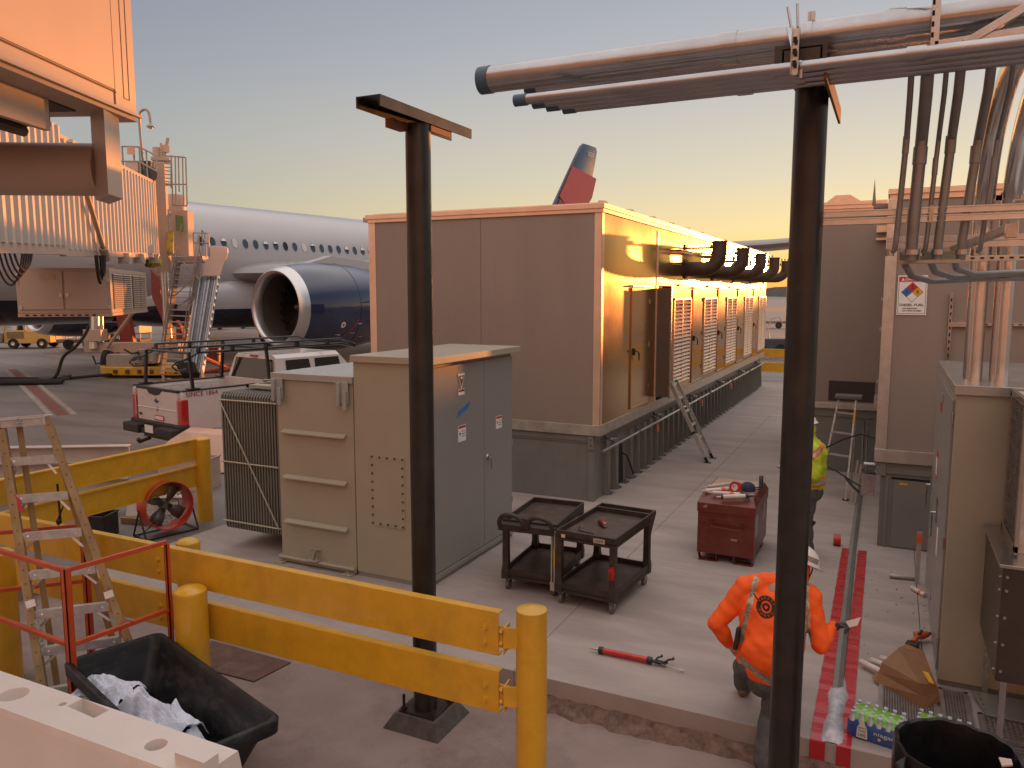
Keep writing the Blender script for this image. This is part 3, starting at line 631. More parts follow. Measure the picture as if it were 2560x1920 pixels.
# double strut from the post to the right
DS=thing('double_strut','long double strut rail running right from the black post','strut',(.4,5.42,3.8))
m=M()
for z in (3.845,3.893): m.box(-.43,1.4,5.39,5.43,z-.02,z+.02); m.box(-.43,1.4,5.384,5.39,z-.02,z-.012); m.box(-.43,1.4,5.384,5.39,z+.012,z+.02)
put('rail',m,alum,DS,bev=.001)
m=M(); m.box(.17,.19,5.38,5.384,3.82,3.92); m.box(.60,.66,5.36,5.44,3.925,3.935); m.cyl((.63,5.4,3.93),(.63,5.4,3.96),.012,n=6); put('fastener',m,galv,DS)
DM=thing('double_strut','second double strut rail set lower and farther back behind the vertical conduits','strut',(.5,6.5,3.7))
m=M()
for z in (3.745,3.79): m.box(-.06,1.4,6.48,6.52,z-.02,z+.02)
m.box(.45,1.4,7.68,7.72,3.67,3.715); put('rail',m,alum,DM,bev=.001)
m=M()
for k in range(14): m.box(.5+k*.07,.53+k*.07,7.676,7.68,3.685,3.70)
put('slot',m,dark,DM)
dg=thing('diagonal_strut','diagonal slotted strut propping the double strut rail','strut',(.5,5.6,3.6)); m=M(); strutbar(m,(.60,5.45,3.78),(.36,6.3,3.70),.045); m.box(.57,.63,5.4,5.45,3.72,3.8); put('rail',m,galv,dg,bev=.002)
# vertical conduits dropping from the rack
vc=[(.012,.082,.0165,5.1),(.095,.16,.036,5.0),(.178,.24,.014,5.1),(.243,.305,.026,5.02),(.372,.45,.026,5.02),(.478,.54,.014,5.06)]
names=['slimmest leftmost','thickest','thin third','medium fourth','medium fifth','thin rightmost']
for i,(xb,xt,r,y) in enumerate([(.0,.03,.0165,5.3),(.085,.11,.034,5.35),(.165,.2,.014,5.4),(.228,.268,.026,5.4),(.355,.41,.026,5.45),(.46,.51,.014,5.5)]):
    T=thing('conduit',names[i]+' of the six vertical conduits dropping behind the double strut rail','conduit',(xb,y,3.6),group='vertical conduits below the rack')
    big=r>.02
    m=M(); pts=[(xt,5.02,4.60),(xt,5.1,4.5),(xt-.004,y,4.3),(xb,y,3.72)]
    if big: pts+=[(xb,y+.02,3.60)]
    else: pts+=[(xb-.005,y+.01,3.66),(xb-.03,y+.03,3.64)]
    m.tube(pts,r,16); put('conduit_run',m,mat('conduit_grey',(.26,.25,.24),.45,.7,.12,8),T)
    m=M(); zc=4.22-.06*(i%3); k=(zc-3.72)/(4.3-3.72); xc=xb+(xt-.004-xb)*k; m.cyl((xc,y,zc),(xc+.003,y,zc+.1),r*1.14,n=16); put('coupling',m,mat('conduit_grey',(.3,.3,.3)),T)
    if big: m=M(); m.lathe([(r,.0),(r*1.35,.0),(r*1.35,.03),(r,.03)],(xb,y+.01,3.63),(0,.0,1),14); put('hub',m,galv,T)
    else: m=M(); m.cyl((xb-.03,y+.03,3.625),(xb-.03,y+.03,3.665),r*1.5,n=10); put('elbow_fitting',m,galv,T)
JB=thing('junction_trough','row of three open tan junction troughs under the conduits','junction box',(.2,5.5,3.5))
for a,b in ((.0,.085),(.11,.195),(.22,.305)):
    m=M(); x0,x1=a*1.0+.02,b*1.0+.045; m.box(x0,x1,5.40,5.44,3.59,3.595); m.box(x0,x1,5.64,5.66,3.59,3.66); m.box(x0,x0+.006,5.40,5.66,3.59,3.68); m.box(x0,x1,5.40,5.66,3.585,3.59); m.box(x0,x1,5.39,5.40,3.58,3.60); put('trough',m,txg,JB,bev=.001)
# dark hoses swinging back to the container
for i,(x0,z) in enumerate(((.06,3.52),(.2,3.55),(.33,3.57))):
    m=M(); m.tube([Vector((x0,5.7,z+.06)),Vector((x0+.05,6.2,z)),Vector((x0+.2,6.8,z-.03)),Vector((x0+.5,7.1,z-.01)),Vector((1.4,7.2,z))],.022,10)
    single('flexible_conduit',m,mat('conduit_grey',(.3,.3,.3)),['lowest','middle','uppermost'][i]+' dark flexible conduit curving back under the junction troughs','conduit','flexible conduits under the troughs')
# two big steel ducts rising from the tan cabinet and bending to the rack
for i,x in enumerate((.665,.86)):
    T=thing('steel_duct',['left','right'][i]+' of the two fat shiny steel pipes rising from the tan cabinet top','pipe',(x,7.95,2.64),group='fat steel pipes on the cabinet')
    pts=[Vector((x,7.95,2.64)),Vector((x,7.95,3.9))]
    for k in range(1,13):
        a=PI/2*k/12; pts.append(Vector((x+.0,7.95-1.5*(1-math.cos(a)),3.9+1.05*math.sin(a))))
    pts.append(Vector((x,5.2,4.97)))
    m=M(); m.tube(pts,.075,28); put('pipe_run',m,mat('duct_steel',(.62,.58,.56),.22,.95,.08,7,bump=.02,bsc=12),T)
    m=M(); m.cyl((x,7.95,3.72),(x,7.95,3.82),.082,n=24); put('coupling',m,galv,T)
    m=M(); m.lathe([(.083,0),(.083,.05)],(x,7.95,4.2),(0,0,1),24); m.box(x-.12,x+.12,7.85,7.87,4.18,4.22); put('pipe_strap',m,galv,T)
# slotted strut upright on container wall
VS=thing('wall_strut','slotted strut upright with side arm fixed on the container wall right of the danger sign','strut',(.66,11.37,1.5))
m=M(); m.box(.645,.686,11.35,11.395,1.35,3.40); m.box(.686,1.9,11.35,11.39,3.0,3.035); m.box(.66,.9,11.34,11.352,2.98,3.04); put('rail',m,galv,VS,bev=.001)
m=M()
for k in range(22): m.box(.658,.674,11.347,11.351,1.45+k*.088,1.49+k*.088)
for k in range(10): m.box(.95+k*.09,.99+k*.09,11.347,11.351,3.01,3.025)
put('slot',m,dark,VS)
# conduit along the floor, red tape strips, filler
CF=thing('floor_conduit','grey conduit lying along the pad between the red tape strips','conduit',(-.3,12,0))
m=M(); m.loft([[Vector((x-.045,y,.004)),Vector((x-.04,y,.03)),Vector((x,y,.045)),Vector((x+.04,y,.03)),Vector((x+.045,y,.004))] for y,x in ((6.9,-.26),(8,-.275),(11.4,-.32),(15,-.35),(22,-.39))],closed=False); put('cover_strip',m,mat('conduit_grey',(.3,.3,.3)),CF)
random.seed(4); m=M(); rr=[]
for i in range(61):
    y=6.10+i*.0215; e_=min(1,i/5+.15)*min(1,(60-i)/22); w_=(.072+.010*math.sin(i*.21)+.003*math.sin(i*.55)+random.uniform(-.003,.003))*(.45+.55*min(1,(60-i)/22)); h_=.004+.048*e_*(1+.14*math.sin(i*.24+1)+.04*math.sin(i*.7))
    rr.append([Vector((-.25-w_+random.uniform(-.004,.004),y,.003)),Vector((-.25-w_*.8,y,h_*.55)),Vector((-.25-w_*.4,y,h_*.9)),Vector((-.25+.008*math.sin(i*.6),y,h_)),Vector((-.25+w_*.45,y,h_*.85)),Vector((-.25+w_*.8,y,h_*.5)),Vector((-.25+w_+random.uniform(-.004,.004),y,.003))])
m.loft(rr,closed=False); put('sealant_bead',m,mat('sealant',(.46,.46,.50),.35,0,.25,14,bump=.7,bsc=28,coat=.3),CF)
tapem=mat('red_tape',(.42,.012,.02),.28,0,.12,6,bump=.35,bsc=9,coat=.4,st=(1,3,1))
for i,(xa,xb) in enumerate((((-.405,-.295),(-.445,-.345)),((-.215,-.115),(-.25,-.145)))):
    random.seed(i); m=M(); rr=[]
    for k in range(60):
        t=k/59; y=6.105+t*5.0; z=.005+.004*abs(math.sin(k*1.9+i))+(.002 if k%3 else 0); j=random.uniform(-.004,.004); rr.append([Vector((xa[0]+(xb[0]-xa[0])*t+j,y,z)),Vector((xa[1]+(xb[1]-xa[1])*t+j*.5,y,z+.001))])
    rr.insert(0,[Vector((xa[0],6.092,-.25)),Vector((xa[1],6.092,-.25))]); rr.insert(1,[Vector((xa[0],6.09,.0)),Vector((xa[1],6.09,.0))])
    m.loft(rr,closed=False,smooth=False)
    single('tape_strip',m,tapem,['red tape strip along the left side of the floor conduit','red tape strip along the right side of the floor conduit, nearer the tan cabinet'][i],'tape','red tape strips on the floor')
# ================================================================ YELLOW RAILS AND BOLLARDS
def bollard(x,y,r,zt,label,cap='cone',zb=-.25):
    T=thing('bollard',label,'bollard',(x,y,zb),group='yellow pipe bollards')
    m=M(); m.cyl((x,y,zb),(x,y,zt),r,n=40,caps=False); put('post',m,yel,T)
    m=M()
    if cap=='cone': m.lathe([(r,0),(r*.98,.006),(r*.35,.028),(0,.034)],(x,y,zt),(0,0,1),20)
    else: m.lathe([(r,-.002),(r*.97,.012),(r*.8,.03),(r*.4,.045),(0,.05)],(x,y,zt),(0,0,1),40)
    put('cap',m,yel,T,ang=30)
    return T
def channel(m,p0,p1,z0,z1,side,fl=.07,t=.008):
    """C channel: web in the vertical plane p0-p1, flanges pointing along 'side'"""
    p0=Vector((*p0,0));p1=Vector((*p1,0)); s=Vector((*side,0))
    def q(a,b,c,d_): # prism between offsets a..b along s, z c..d
        m.prism([p0+s*a+Vector((0,0,c)),p0+s*b+Vector((0,0,c)),p0+s*b+Vector((0,0,d_)),p0+s*a+Vector((0,0,d_))],p1-p0)
    q(0,t,z0,z1); q(t,fl,z1-.012,z1); q(t,fl,z0,z0+.012)
YB=4.73
A=thing('guard_rail','long yellow double-beam guard rail crossing the foreground','guard rail',(-5,YB,-.25))
for z0,z1 in ((.845,1.165),(.415,.73)):
    m=M(); channel(m,(-9.4,YB),(-2.39,YB),z0,z1,(0,1)); b_=put('beam',m,yel,A,bev=.003)
    m=M()
    for x in (-2.50,-5.80):
        for dz in (-.055,.055): 
            m.cyl((x,YB,(z0+z1)/2+dz-.02),(x,YB-.006,(z0+z1)/2+dz-.02),.026,n=16); m.cyl((x,YB-.006,(z0+z1)/2+dz-.02),(x,YB-.022,(z0+z1)/2+dz-.02),.020,n=6)
    put('bolt',m,yel,b_,bev=.001)
    m=M(); zc=(z0+z1)/2-.02
    m.box(-2.42,-2.31,YB+.012,YB+.022,zc-.08,zc+.08); m.prism([(-2.345,YB-.02,zc-.11),(-2.345,YB+.07,zc-.09),(-2.345,YB+.07,zc+.1),(-2.345,YB-.02,zc+.08)],(.01,0,0)); m.prism([(-2.335,YB-.03,zc-.06),(-2.2,YB+.0,zc-.05),(-2.2,YB,zc+.1),(-2.335,YB-.03,zc+.09)],(0,.012,0))
    for dz in (-.045,.045): m.cyl((-2.385,YB+.005,zc+dz),(-2.30,YB+.005,zc+dz),.013,n=6); m.cyl((-2.375,YB+.005,zc+dz),(-2.355,YB+.005,zc+dz),.024,n=6); m.cyl((-2.335,YB+.005,zc+dz),(-2.312,YB+.005,zc+dz),.022,n=6)
    put('bracket',m,yel,b_,bev=.001)
bollard(-2.165,4.80,.11,1.20,'yellow bollard with low conical cap at the right end of the foreground rail')
bollard(-5.22,4.56,.135,.90,'stout yellow bollard with domed cap just right of the black bin','dome')
bollard(-5.70,4.98,.105,1.13,'slimmer yellow bollard standing behind the foreground rail','dome')
bollard(-7.42,4.30,.14,.98,'stout yellow bollard cut by the left edge of the picture','dome')
# rail behind, running away from the viewer
A2=thing('guard_rail','shorter yellow guard rail at left running back behind the wooden ladder','guard rail',(-9.4,6.8,APZ))
for z0,z1 in ((.90,1.215),(.50,.815)):
    m=M(); channel(m,(-9.38,8.42),(-9.38,5.0),z0,z1,(-1,0)); b_=put('beam',m,yel,A2,bev=.003)
    m=M(); m.box(-9.36,-9.34,6.1,8.42,z0-.0,z0+.012); put('lower_lip',m,yel,b_)
    m=M(); m.box(-9.36,-9.345,5.0,8.42,z1-.012,z1); put('upper_lip',m,yel,b_)
bollard(-9.36,8.53,.118,1.19,'yellow bollard ending the back rail, beside the drum fan','dome',APZ)
# far rail seen between generator house and post
A3=thing('guard_rail','distant yellow guard rail closing the far end of the corridor','guard rail',(-3,31.6,0))
for z0,z1 in ((.95,1.25),(.36,.72)):
    m=M(); channel(m,(-8,31.8),(2,31.8),z0,z1,(0,1)); put('beam',m,yel,A3)
m=M(); m.box(-8,2,31.78,31.79,.80,.90); put('mesh_panel',m,alud,A3)
def pxl(px,py,D):
    """point at depth D (metres along the view axis of the survey photo)"""
    a=(px-1280)/1960; b=-(py-960)/1960; cY,sY,cP,sP=math.cos(YAW),math.sin(YAW),math.cos(PIT),math.sin(PIT)
    return Vector((0,0,3.4))+D*(Vector((-sY*cP,cY*cP,-sP))+a*Vector((cY,sY,0))+b*Vector((-sY*sP,cY*sP,cP)))
# ================================================================ WOODEN STEP LADDER
lad=mat('ladder_fibreglass',(.33,.205,.085),.5,0,.25,9,bump=.05,bsc=60,dirt=.6,dcol=(.20,.105,.045),dsc=5,st=(1,1,.3))
lst=mat('step_aluminium',(.62,.62,.62),.42,.6,.12,12,dirt=.4,dcol=(.25,.24,.22),dsc=9)
BL,BR_,TL,TR=[pxl(*q) for q in ((139,1860,6.35),(392,1835,6.66),(10,1054,6.9),(108,1046,6.85))]
BL.z=BR_.z=-.25
L=thing('step_ladder','tall wood-coloured step ladder with silver treads standing in front of the yellow rails','ladder',((BL+BR_)/2))
ux=(BR_-BL).normalized(); uz=((TL+TR)-(BL+BR_)).normalized(); uy=uz.cross(ux).normalized()
if uy.y<0: uy=-uy
for b_,t_,sg in ((BL,TL,1),(BR_,TR,-1)):
    m=M(); d=t_-b_
    m.bar(b_+ux*0,t_+ux*0,.014,.10,up=uy); m.bar(b_-ux*sg*.024-uy*.05,t_-ux*sg*.024-uy*.05,.062,.012,up=uy); m.bar(b_-ux*sg*.024+uy*.05,t_-ux*sg*.024+uy*.05,.062,.012,up=uy)
    r_=put('side_rail',m,lad,L,bev=.001)
    m=M()
    for k in range(24):
        p=b_.lerp(t_,.03+k*.041)-uy*.057-ux*sg*.024; m.cyl(p,p-uy*.004,.006,n=6)
    put('rivet',m,mat('rivet_dark',(.08,.07,.06),.5,.5),r_)
bk=Vector((-.25,.62,0)).normalized()
RB=[(pxl(150,1800,6.75),TL+Vector((.02,.10,-.04)),1),(pxl(300,1640,6.95),TR+Vector((-.03,.10,-.04)),-1)]
for b_,t_,sg in RB:
    m=M(); m.bar(b_,t_,.012,.075,up=uy); m.bar(b_+ux*sg*.02-uy*.037,t_+ux*sg*.02-uy*.037,.05,.012,up=uy); put('rear_leg',m,lad,L,bev=.001)
ts=[.055,.165,.285,.395,.515,.635,.755,.875]
for i,t in enumerate(ts):
    a=BL.lerp(TL,t); b=BR_.lerp(TR,t); m=M(); z=Vector((0,0,1)); c=(a+b)/2
    m.bar(a+ux*.012-uy*.01,b-ux*.012-uy*.01,.085,.006,up=z); m.bar(a+ux*.012-uy*.056-z*.034,b-ux*.012-uy*.056-z*.034,.004,.075,up=z)
    for k in range(4): m.bar(a+ux*.012-uy*(.03-.015*k)+z*.005,b-ux*.012-uy*(.03-.015*k)+z*.005,.004,.003,up=z)
    s_=put('tread',m,lst,L,bev=.001)
    m=M()
    for q,sg in ((a,1),(b,-1)):
        pt=a.lerp(b,.5-sg*.28)-z*.05; m.bar(pt-uy*.04,q+ux*sg*.01-z*.16-uy*.03,.018,.006,up=uy); p=q.lerp(c,.22)-uy*.0545-z*.03; m.cyl(p,p-uy*.005,.010,n=8)
    put('brace',m,lst,s_)
m=M(); ct=(TL+TR)/2; m.bar(TL-ux*.03+Vector((0,0,.02)),TR+ux*.03+Vector((0,0,.02)),.16,.012); m.bar(TL-ux*.02-uy*.08-Vector((0,0,.03)),TR+ux*.02-uy*.08-Vector((0,0,.03)),.006,.09)
cp=put('top_cap',m,lst,L,bev=.003)
m=M(); m.bar(ct-ux*.05-uy*.085-Vector((0,0,.03)),ct+ux*.05-uy*.085-Vector((0,0,.03)),.004,.05); put('sticker',m,mat('sticker_grey',(.3,.3,.29),.6,0,.8,60),cp)
p=BL.lerp(TL,.73)-uy*.052+ux*.02; m=M(); m.bar(p-uz*.08,p+uz*.08,.035,.004,up=uy); put('red_label',m,lblred,L)
p=BL.lerp(TL,.33)-uy*.052+ux*.02; m=M(); m.bar(p-uz*.12,p+uz*.12,.035,.004,up=uy); put('white_label',m,mat('sticker_grey',(.3,.3,.29)),L)
for t in (.42,):
    for b_,t_,sg in ((BL,TL,1),(BR_,TR,-1)):
        p=b_.lerp(t_,t); m=M(); m.bar(p-uz*.03-ux*sg*.01,p+uz*.03-ux*sg*.01,.07,.115,up=uy); put('repair_bracket',m,lst,L)
# ================================================================ ORANGE-RED BASKET RAIL
red=mat('orange_red_paint',(.50,.075,.02),.42,0,.12,6,coat=.15,dirt=.3,dcol=(.28,.04,.02),dsc=4)
Bk=thing('basket_frame','orange-red angle steel basket frame around the foot of the wooden ladder','frame',(-6.2,4.2,-.25))
NC,RC,BC,LC=[(-5.70,3.80),(-5.50,4.58),(-6.63,4.62),(-7.3,3.92)]
ztop=1.27; zlow=.66
m=M()
for (x,y),w_ in ((NC,.055),(RC,.035),(BC,.05),(LC,.05)):
    m2=M(); m2.box(x-w_/2,x+w_/2,y-w_/2,y-w_/2+.008,-.25,ztop+(.03 if (x,y)==RC else 0)); m2.box(x-w_/2,x-w_/2+.008,y-w_/2,y+w_/2,-.25,ztop); m2.box(x+w_/2-.012,x+w_/2,y-w_/2,y+w_/2,-.25,ztop); put('corner_post',m2,red,Bk,bev=.001)
for a,b,z,dz in ((NC,RC,ztop,.03),(NC,LC,ztop,0),(BC,LC,ztop+.02,0),(NC,RC,zlow,.04),(NC,LC,zlow,.0),(BC,LC,zlow+.1,0)):
    m2=M(); m2.bar((*a,z-.017),(*b,z-.017+dz),.035,.034); put('rail',m2,red,Bk,bev=.001)
m=M()
for k in range(4): m.lathe([(.009+.0035*math.cos(t*PI/4),.0035*math.sin(t*PI/4)) for t in range(8)],(-5.58,4.15,.66-.022*k),((1,0,0) if k%2 else (0,1,0)),10,closed=True)
m.tube([(-5.58,4.15,.70),(-5.56,4.2,.72),(-5.55,4.25,.69)],.004,6); put('chain',m,mat('rusty_red',(.3,.04,.02),.6),Bk)
# dark clamp hanging on the ladder
m=M(); m.bar((-6.62,4.40,1.35),(-6.60,4.38,1.72),.014,.014); m.bar((-6.62,4.38,1.40),(-6.54,4.38,1.52),.01,.01); m.ell((-6.62,4.38,1.37),(.02,.02,.03)); single('hand_clamp',m,mat('tool_dark',(.06,.055,.055),.4,.6),'small dark hand clamp hooked on the upper red basket rail','clamp')
# ================================================================ BLACK BIN
binm=mat('bin_plastic',(.009,.009,.010),.45,0,.4,4,bump=.12,bsc=16,spec=.35,dirt=.3,dcol=(.15,.145,.15),dsc=3.5,st=(1,1,2.5))
def bin_pts(r,z,inx,iny):
    a=math.atan2(-.62,1.92); c=Vector((-4.70,3.83,0)); hx,hy=1.0-inx,.385-iny; P=[]
    for sx_,sy_,a0 in ((1,1,0),(-1,1,90),(-1,-1,180),(1,-1,270)):
        for k in range(6):
            t=R(a0+k*18); P.append(Vector((sx_*(hx-r)+r*math.cos(t),sy_*(hy-r)+r*math.sin(t),0)))
    return [Vector((c.x+p.x*math.cos(a)-p.y*math.sin(a),c.y+p.x*math.sin(a)+p.y*math.cos(a),z)) for p in P]
Bn=thing('rubbish_bin','large black plastic tub cart holding crumpled white sheets','bin',(-4.70,3.83,-.25))
m=M(); m.loft([bin_pts(.08,z,i,i) for z,i in ((-.12,.26),(.0,.24),(.40,.07),(.41,.0),(.50,-.005),(.515,.01),(.515,.03),(.50,.045),(.42,.06),(.38,.085),(-.08,.27))],caps=False); P_=bin_pts(.08,-.08,.27,.27); m.add(P_,[tuple(range(len(P_)))]); P_=bin_pts(.08,-.12,.26,.26); m.add(P_,[tuple(range(len(P_)-1,-1,-1))])
put('tub',m,binm,Bn,ang=50)
for x,y in ((-5.3,4.0),(-4.15,3.65)):
    m=M(); m.cyl((x,y-.03,-.19),(x,y+.03,-.19),.06,n=16); put('wheel',m,rub,Bn)
def crumple(name,c,size,mt,label,cat,seed,amp=.06,n=26,rz=0,group=None,tilt=0):
    random.seed(seed); ph=[(random.uniform(-9,9),random.uniform(-9,9),random.uniform(0,6),random.uniform(.3,1)) for _ in range(9)]
    m=M(); V=[];Fa=[]
    for i in range(n+1):
        for j in range(n+1):
            u=i/n*2-1; v=j/n*2-1; z=0
            for a,b,p,k in ph: z+=k*(1-abs(math.sin((a*u+b*v)*.30+p)))**1.3
            z=z/4*amp*1.9-(u*u+v*v)*amp*.45+u*tilt+.012*math.sin(u*17+v*5)*math.sin(v*13)
            x=size[0]*u*(1+.12*math.sin(5*v+seed)); y=size[1]*v*(1+.12*math.sin(4*u+seed*2))
            V.append(Vector((c[0]+x*math.cos(rz)-y*math.sin(rz),c[1]+x*math.sin(rz)+y*math.cos(rz),c[2]+z)))
    for i in range(n):
        for j in range(n): a=i*(n+1)+j; Fa.append((a,a+1,a+n+2,a+n+1))
    m.add(V,Fa,False); o=single(name,m,mt,label,cat,group); s_=o.modifiers.new('t','SOLIDIFY'); s_.thickness=.004
    return o
sheet=mat('white_sheet',(.66,.69,.80),.45,0,.12,5,bump=.15,bsc=20,dirt=.3,dcol=(.3,.31,.36),dsc=4)
crumple('crumpled_sheet',(-4.72,3.68,.25),(.38,.24),sheet,'biggest crumpled white plastic sheet in the middle of the black bin','sheet',5,.17,30,-.2,'crumpled white sheets in the bin')
crumple('crumpled_sheet',(-4.30,3.56,.20),(.20,.17),sheet,'crumpled white sheet lying at the right end of the pile in the black bin','sheet',12,.15,22,-.9,'crumpled white sheets in the bin')
crumple('crumpled_sheet',(-5.32,3.80,.31),(.22,.15),sheet,'torn white sheet with black print lying at the left end of the black bin','sheet',9,.10,22,.35,'crumpled white sheets in the bin')
crumple('dark_rag',(-5.08,3.80,.20),(.2,.14),mat('dark_cloth',(.05,.055,.06),.8),'dark grey rag under the torn sheet in the black bin','rag',3,.08,16,.2)
m=M(); random.seed(2); m.loft([[Vector((-3.86+.09*math.cos(t*PI/7)+k*.02,3.42+k*.10,.16+.07*math.sin(t*PI/7)*(1-.2*k))) for t in range(8)] for k in range(3)],closed=False); o=single('cardboard_roll',m,mat('cardboard',(.22,.12,.055),.8,0,.15,6),'bent brown cardboard piece at the right end of the black bin','cardboard'); o.modifiers.new('t','SOLIDIFY').thickness=.006
m=M(); m.loft([bin_pts(.08,z,i,i) for z,i in ((-.02,.27),(.06,.26))],caps=True); single('rubbish_layer',m,mat('rubbish_dark',(.03,.03,.032),.8,0,.5,9,bump=.8,bsc=10),'dark rubbish filling the bottom of the black bin','rubbish',kind='stuff')
# ================================================================ WHITE BARRIER (foreground)
wb=mat('barrier_plastic',(.72,.64,.59),.42,0,.05,4,bump=.05,bsc=30,dirt=.3,dcol=(.40,.34,.32),dsc=2)
W=thing('plastic_barrier','white moulded plastic traffic barrier with round and square recesses in its top','barrier',(-5,2.94,-.25))
def boolcut(o,cut):
    import bmesh
    for q in (o,cut):
        bm=bmesh.new(); bm.from_mesh(q.data); bmesh.ops.recalc_face_normals(bm,faces=bm.faces); bm.to_mesh(q.data); bm.free()
    b=o.modifiers.new('cut','BOOLEAN'); b.object=cut; b.operation='DIFFERENCE'; b.solver='EXACT'
    bpy.context.view_layer.update(); me=bpy.data.meshes.new_from_object(o.evaluated_get(bpy.context.evaluated_depsgraph_get())); o.modifiers.clear(); o.data=me; bpy.data.objects.remove(cut)
m=M(); m.prism([(-7.6,2.62,-.25),(-7.6,3.26,-.25),(-7.6,3.24,.0),(-7.6,3.10,.78),(-7.6,3.09,.82),(-7.6,2.79,.82),(-7.6,2.78,.78),(-7.6,2.64,.0)],(4.38,0,0))
bo=put('body',m,wb,None,world=True)
m=M()
m.prism([(-4.55,2.985,.72),(-4.27,2.965,.72),(-4.27,3.07,.72),(-4.55,3.09,.72)],(0,0,.2)); m.cyl((-4.60,2.99,.7),(-4.60,2.99,.9),.024,n=20); m.cyl((-3.69,2.93,.70),(-3.69,2.93,.9),.062,n=28); m.cyl((-5.0,2.93,.72),(-5.0,2.93,.9),.09,n=28); m.cyl((-5.3,2.93,.72),(-5.3,2.93,.9),.06,n=28)
for k,(rr,n_) in enumerate(((.10,28),)): m.cyl((-3.42,2.88,.66),(-3.42,2.88,.9),rr,n=n_)
m.box(-3.42,-3.2,2.83,2.93,.66,.9)
m.cyl((-5.9,2.93,.72),(-5.9,2.93,.9),.09,n=28)
cut=put('c',m,wb); boolcut(bo,cut); bo.data.materials.clear(); bo.data.materials.append(wb)
bo.data.transform(WM[W.name].inverted()); bo.parent=W; bv=bo.modifiers.new('b','BEVEL'); bv.width=.008; bv.segments=3; bv.angle_limit=R(35)
# ================================================================ DRUM FAN
Fn=thing('drum_fan','orange-red drum fan on a black tube stand beside the back bollard','fan',(-9.35,7.72,APZ))
fx=Vector((-9.33,7.78,.36)); ax=Vector((math.cos(R(-14)),math.sin(R(-14)),.06)).normalized(); r=.345
fanr=mat('fan_red',(.50,.05,.02),.4,0,.1,5,coat=.2,dirt=.2,dcol=(.2,.03,.02))
m=M(); m.lathe([(r*.97,-.14),(r,-.145),(r,-.02),(r*.985,0),(r,.02),(r*1.0,.14),(r*1.03,.15),(r*1.0,.155),(r*.97,.14),(r*.96,0),(r*.97,-.14)],fx,ax,48); put('drum',m,fanr,Fn)
u,v,_=fr(ax)
m=M()
for rr in (.08,.13,.18,.23,.28,.33):
    for s_ in (-.14,.145): m.lathe([(rr,-.001),(rr+.0025,0),(rr,.001)],fx+ax*s_,ax,40)
for k in range(24):
    a=2*PI*k/24; d=u*math.cos(a)+v*math.sin(a)
    if k%3==0: m.cyl(fx+ax*.147+d*.05,fx+ax*.147+d*.335,.002,n=4)
    m.cyl(fx-ax*.142+d*.05,fx-ax*.142+d*.335,.0025,n=4)
put('guard',m,mat('guard_wire',(.12,.11,.10),.4,.7),Fn)
for k in range(4):
    m=M(); a=2*PI*k/4+.6; d=u*math.cos(a)+v*math.sin(a); e_=ax.cross(d)
    m.loft([[fx+d*.05+e_*.03+ax*.02,fx+d*.05-e_*.04-ax*.02],[fx+d*.18+e_*.075+ax*.035,fx+d*.18-e_*.085-ax*.035],[fx+d*.30+e_*.085+ax*.03,fx+d*.31-e_*.10-ax*.03]],closed=False); o=put('blade',m,mat('fan_blade',(.16,.15,.14),.45,.5),Fn); o.modifiers.new('t','SOLIDIFY').thickness=.004
m=M(); m.cyl(fx-ax*.11,fx+ax*.06,.06,n=20); put('motor',m,mat('fan_blade',(.1,.1,.1)),Fn)
m=M(); m.cyl(fx+ax*.148,fx+ax*.153,.035,n=20); put('badge',m,ink,Fn)
m=M(); m.bar(fx-u*.2+v*.285+ax*.0,fx-u*.2+v*.287+ax*.10,.06,.004,up=v); 
side=ax.cross(Vector((0,0,1))).normalized(); m=M()
for sg in (-1,1):
    b0=fx+side*sg*(r+.04)
    m.tube([b0+Vector((0,0,.0)),b0+ax*.02+Vector((0,0,-.05)),Vector((b0.x+ax.x*.17,b0.y+ax.y*.17,APZ+.06)),Vector((b0.x+ax.x*.19,b0.y+ax.y*.19,APZ+.02)),Vector((b0.x,b0.y,APZ+.018)),Vector((b0.x-ax.x*.19,b0.y-ax.y*.19,APZ+.02)),Vector((b0.x-ax.x*.17,b0.y-ax.y*.17,APZ+.06)),b0+Vector((0,0,-.04))],.013,8)
for q in (.19,-.19): m.tube([Vector((fx.x+ax.x*q+side.x*s_*(r+.04),fx.y+ax.y*q+side.y*s_*(r+.04),APZ+.018)) for s_ in (-1,1)],.013,8)
put('stand',m,blk,Fn)
m=M(); p=fx-side*(r+.004)*.995; 
m.lathe([(r+.002,-.01),(r+.002,.12)],fx,ax,6,a0=2.6,a1=2.9); put('sticker',m,ink,Fn)
m=M(); m.tube([fx-ax*.12-Vector((0,0,.2)),Vector((-9.5,7.45,APZ+.02)),Vector((-9.6,7.2,APZ+.012)),Vector((-9.35,7.1,APZ+.012)),Vector((-9.1,7.2,APZ+.012)),Vector((-9.15,7.42,APZ+.012)),Vector((-9.4,7.35,APZ+.012)),Vector((-9.9,6.9,APZ+.012))],.007,6); put('power_cord',m,rub,Fn)
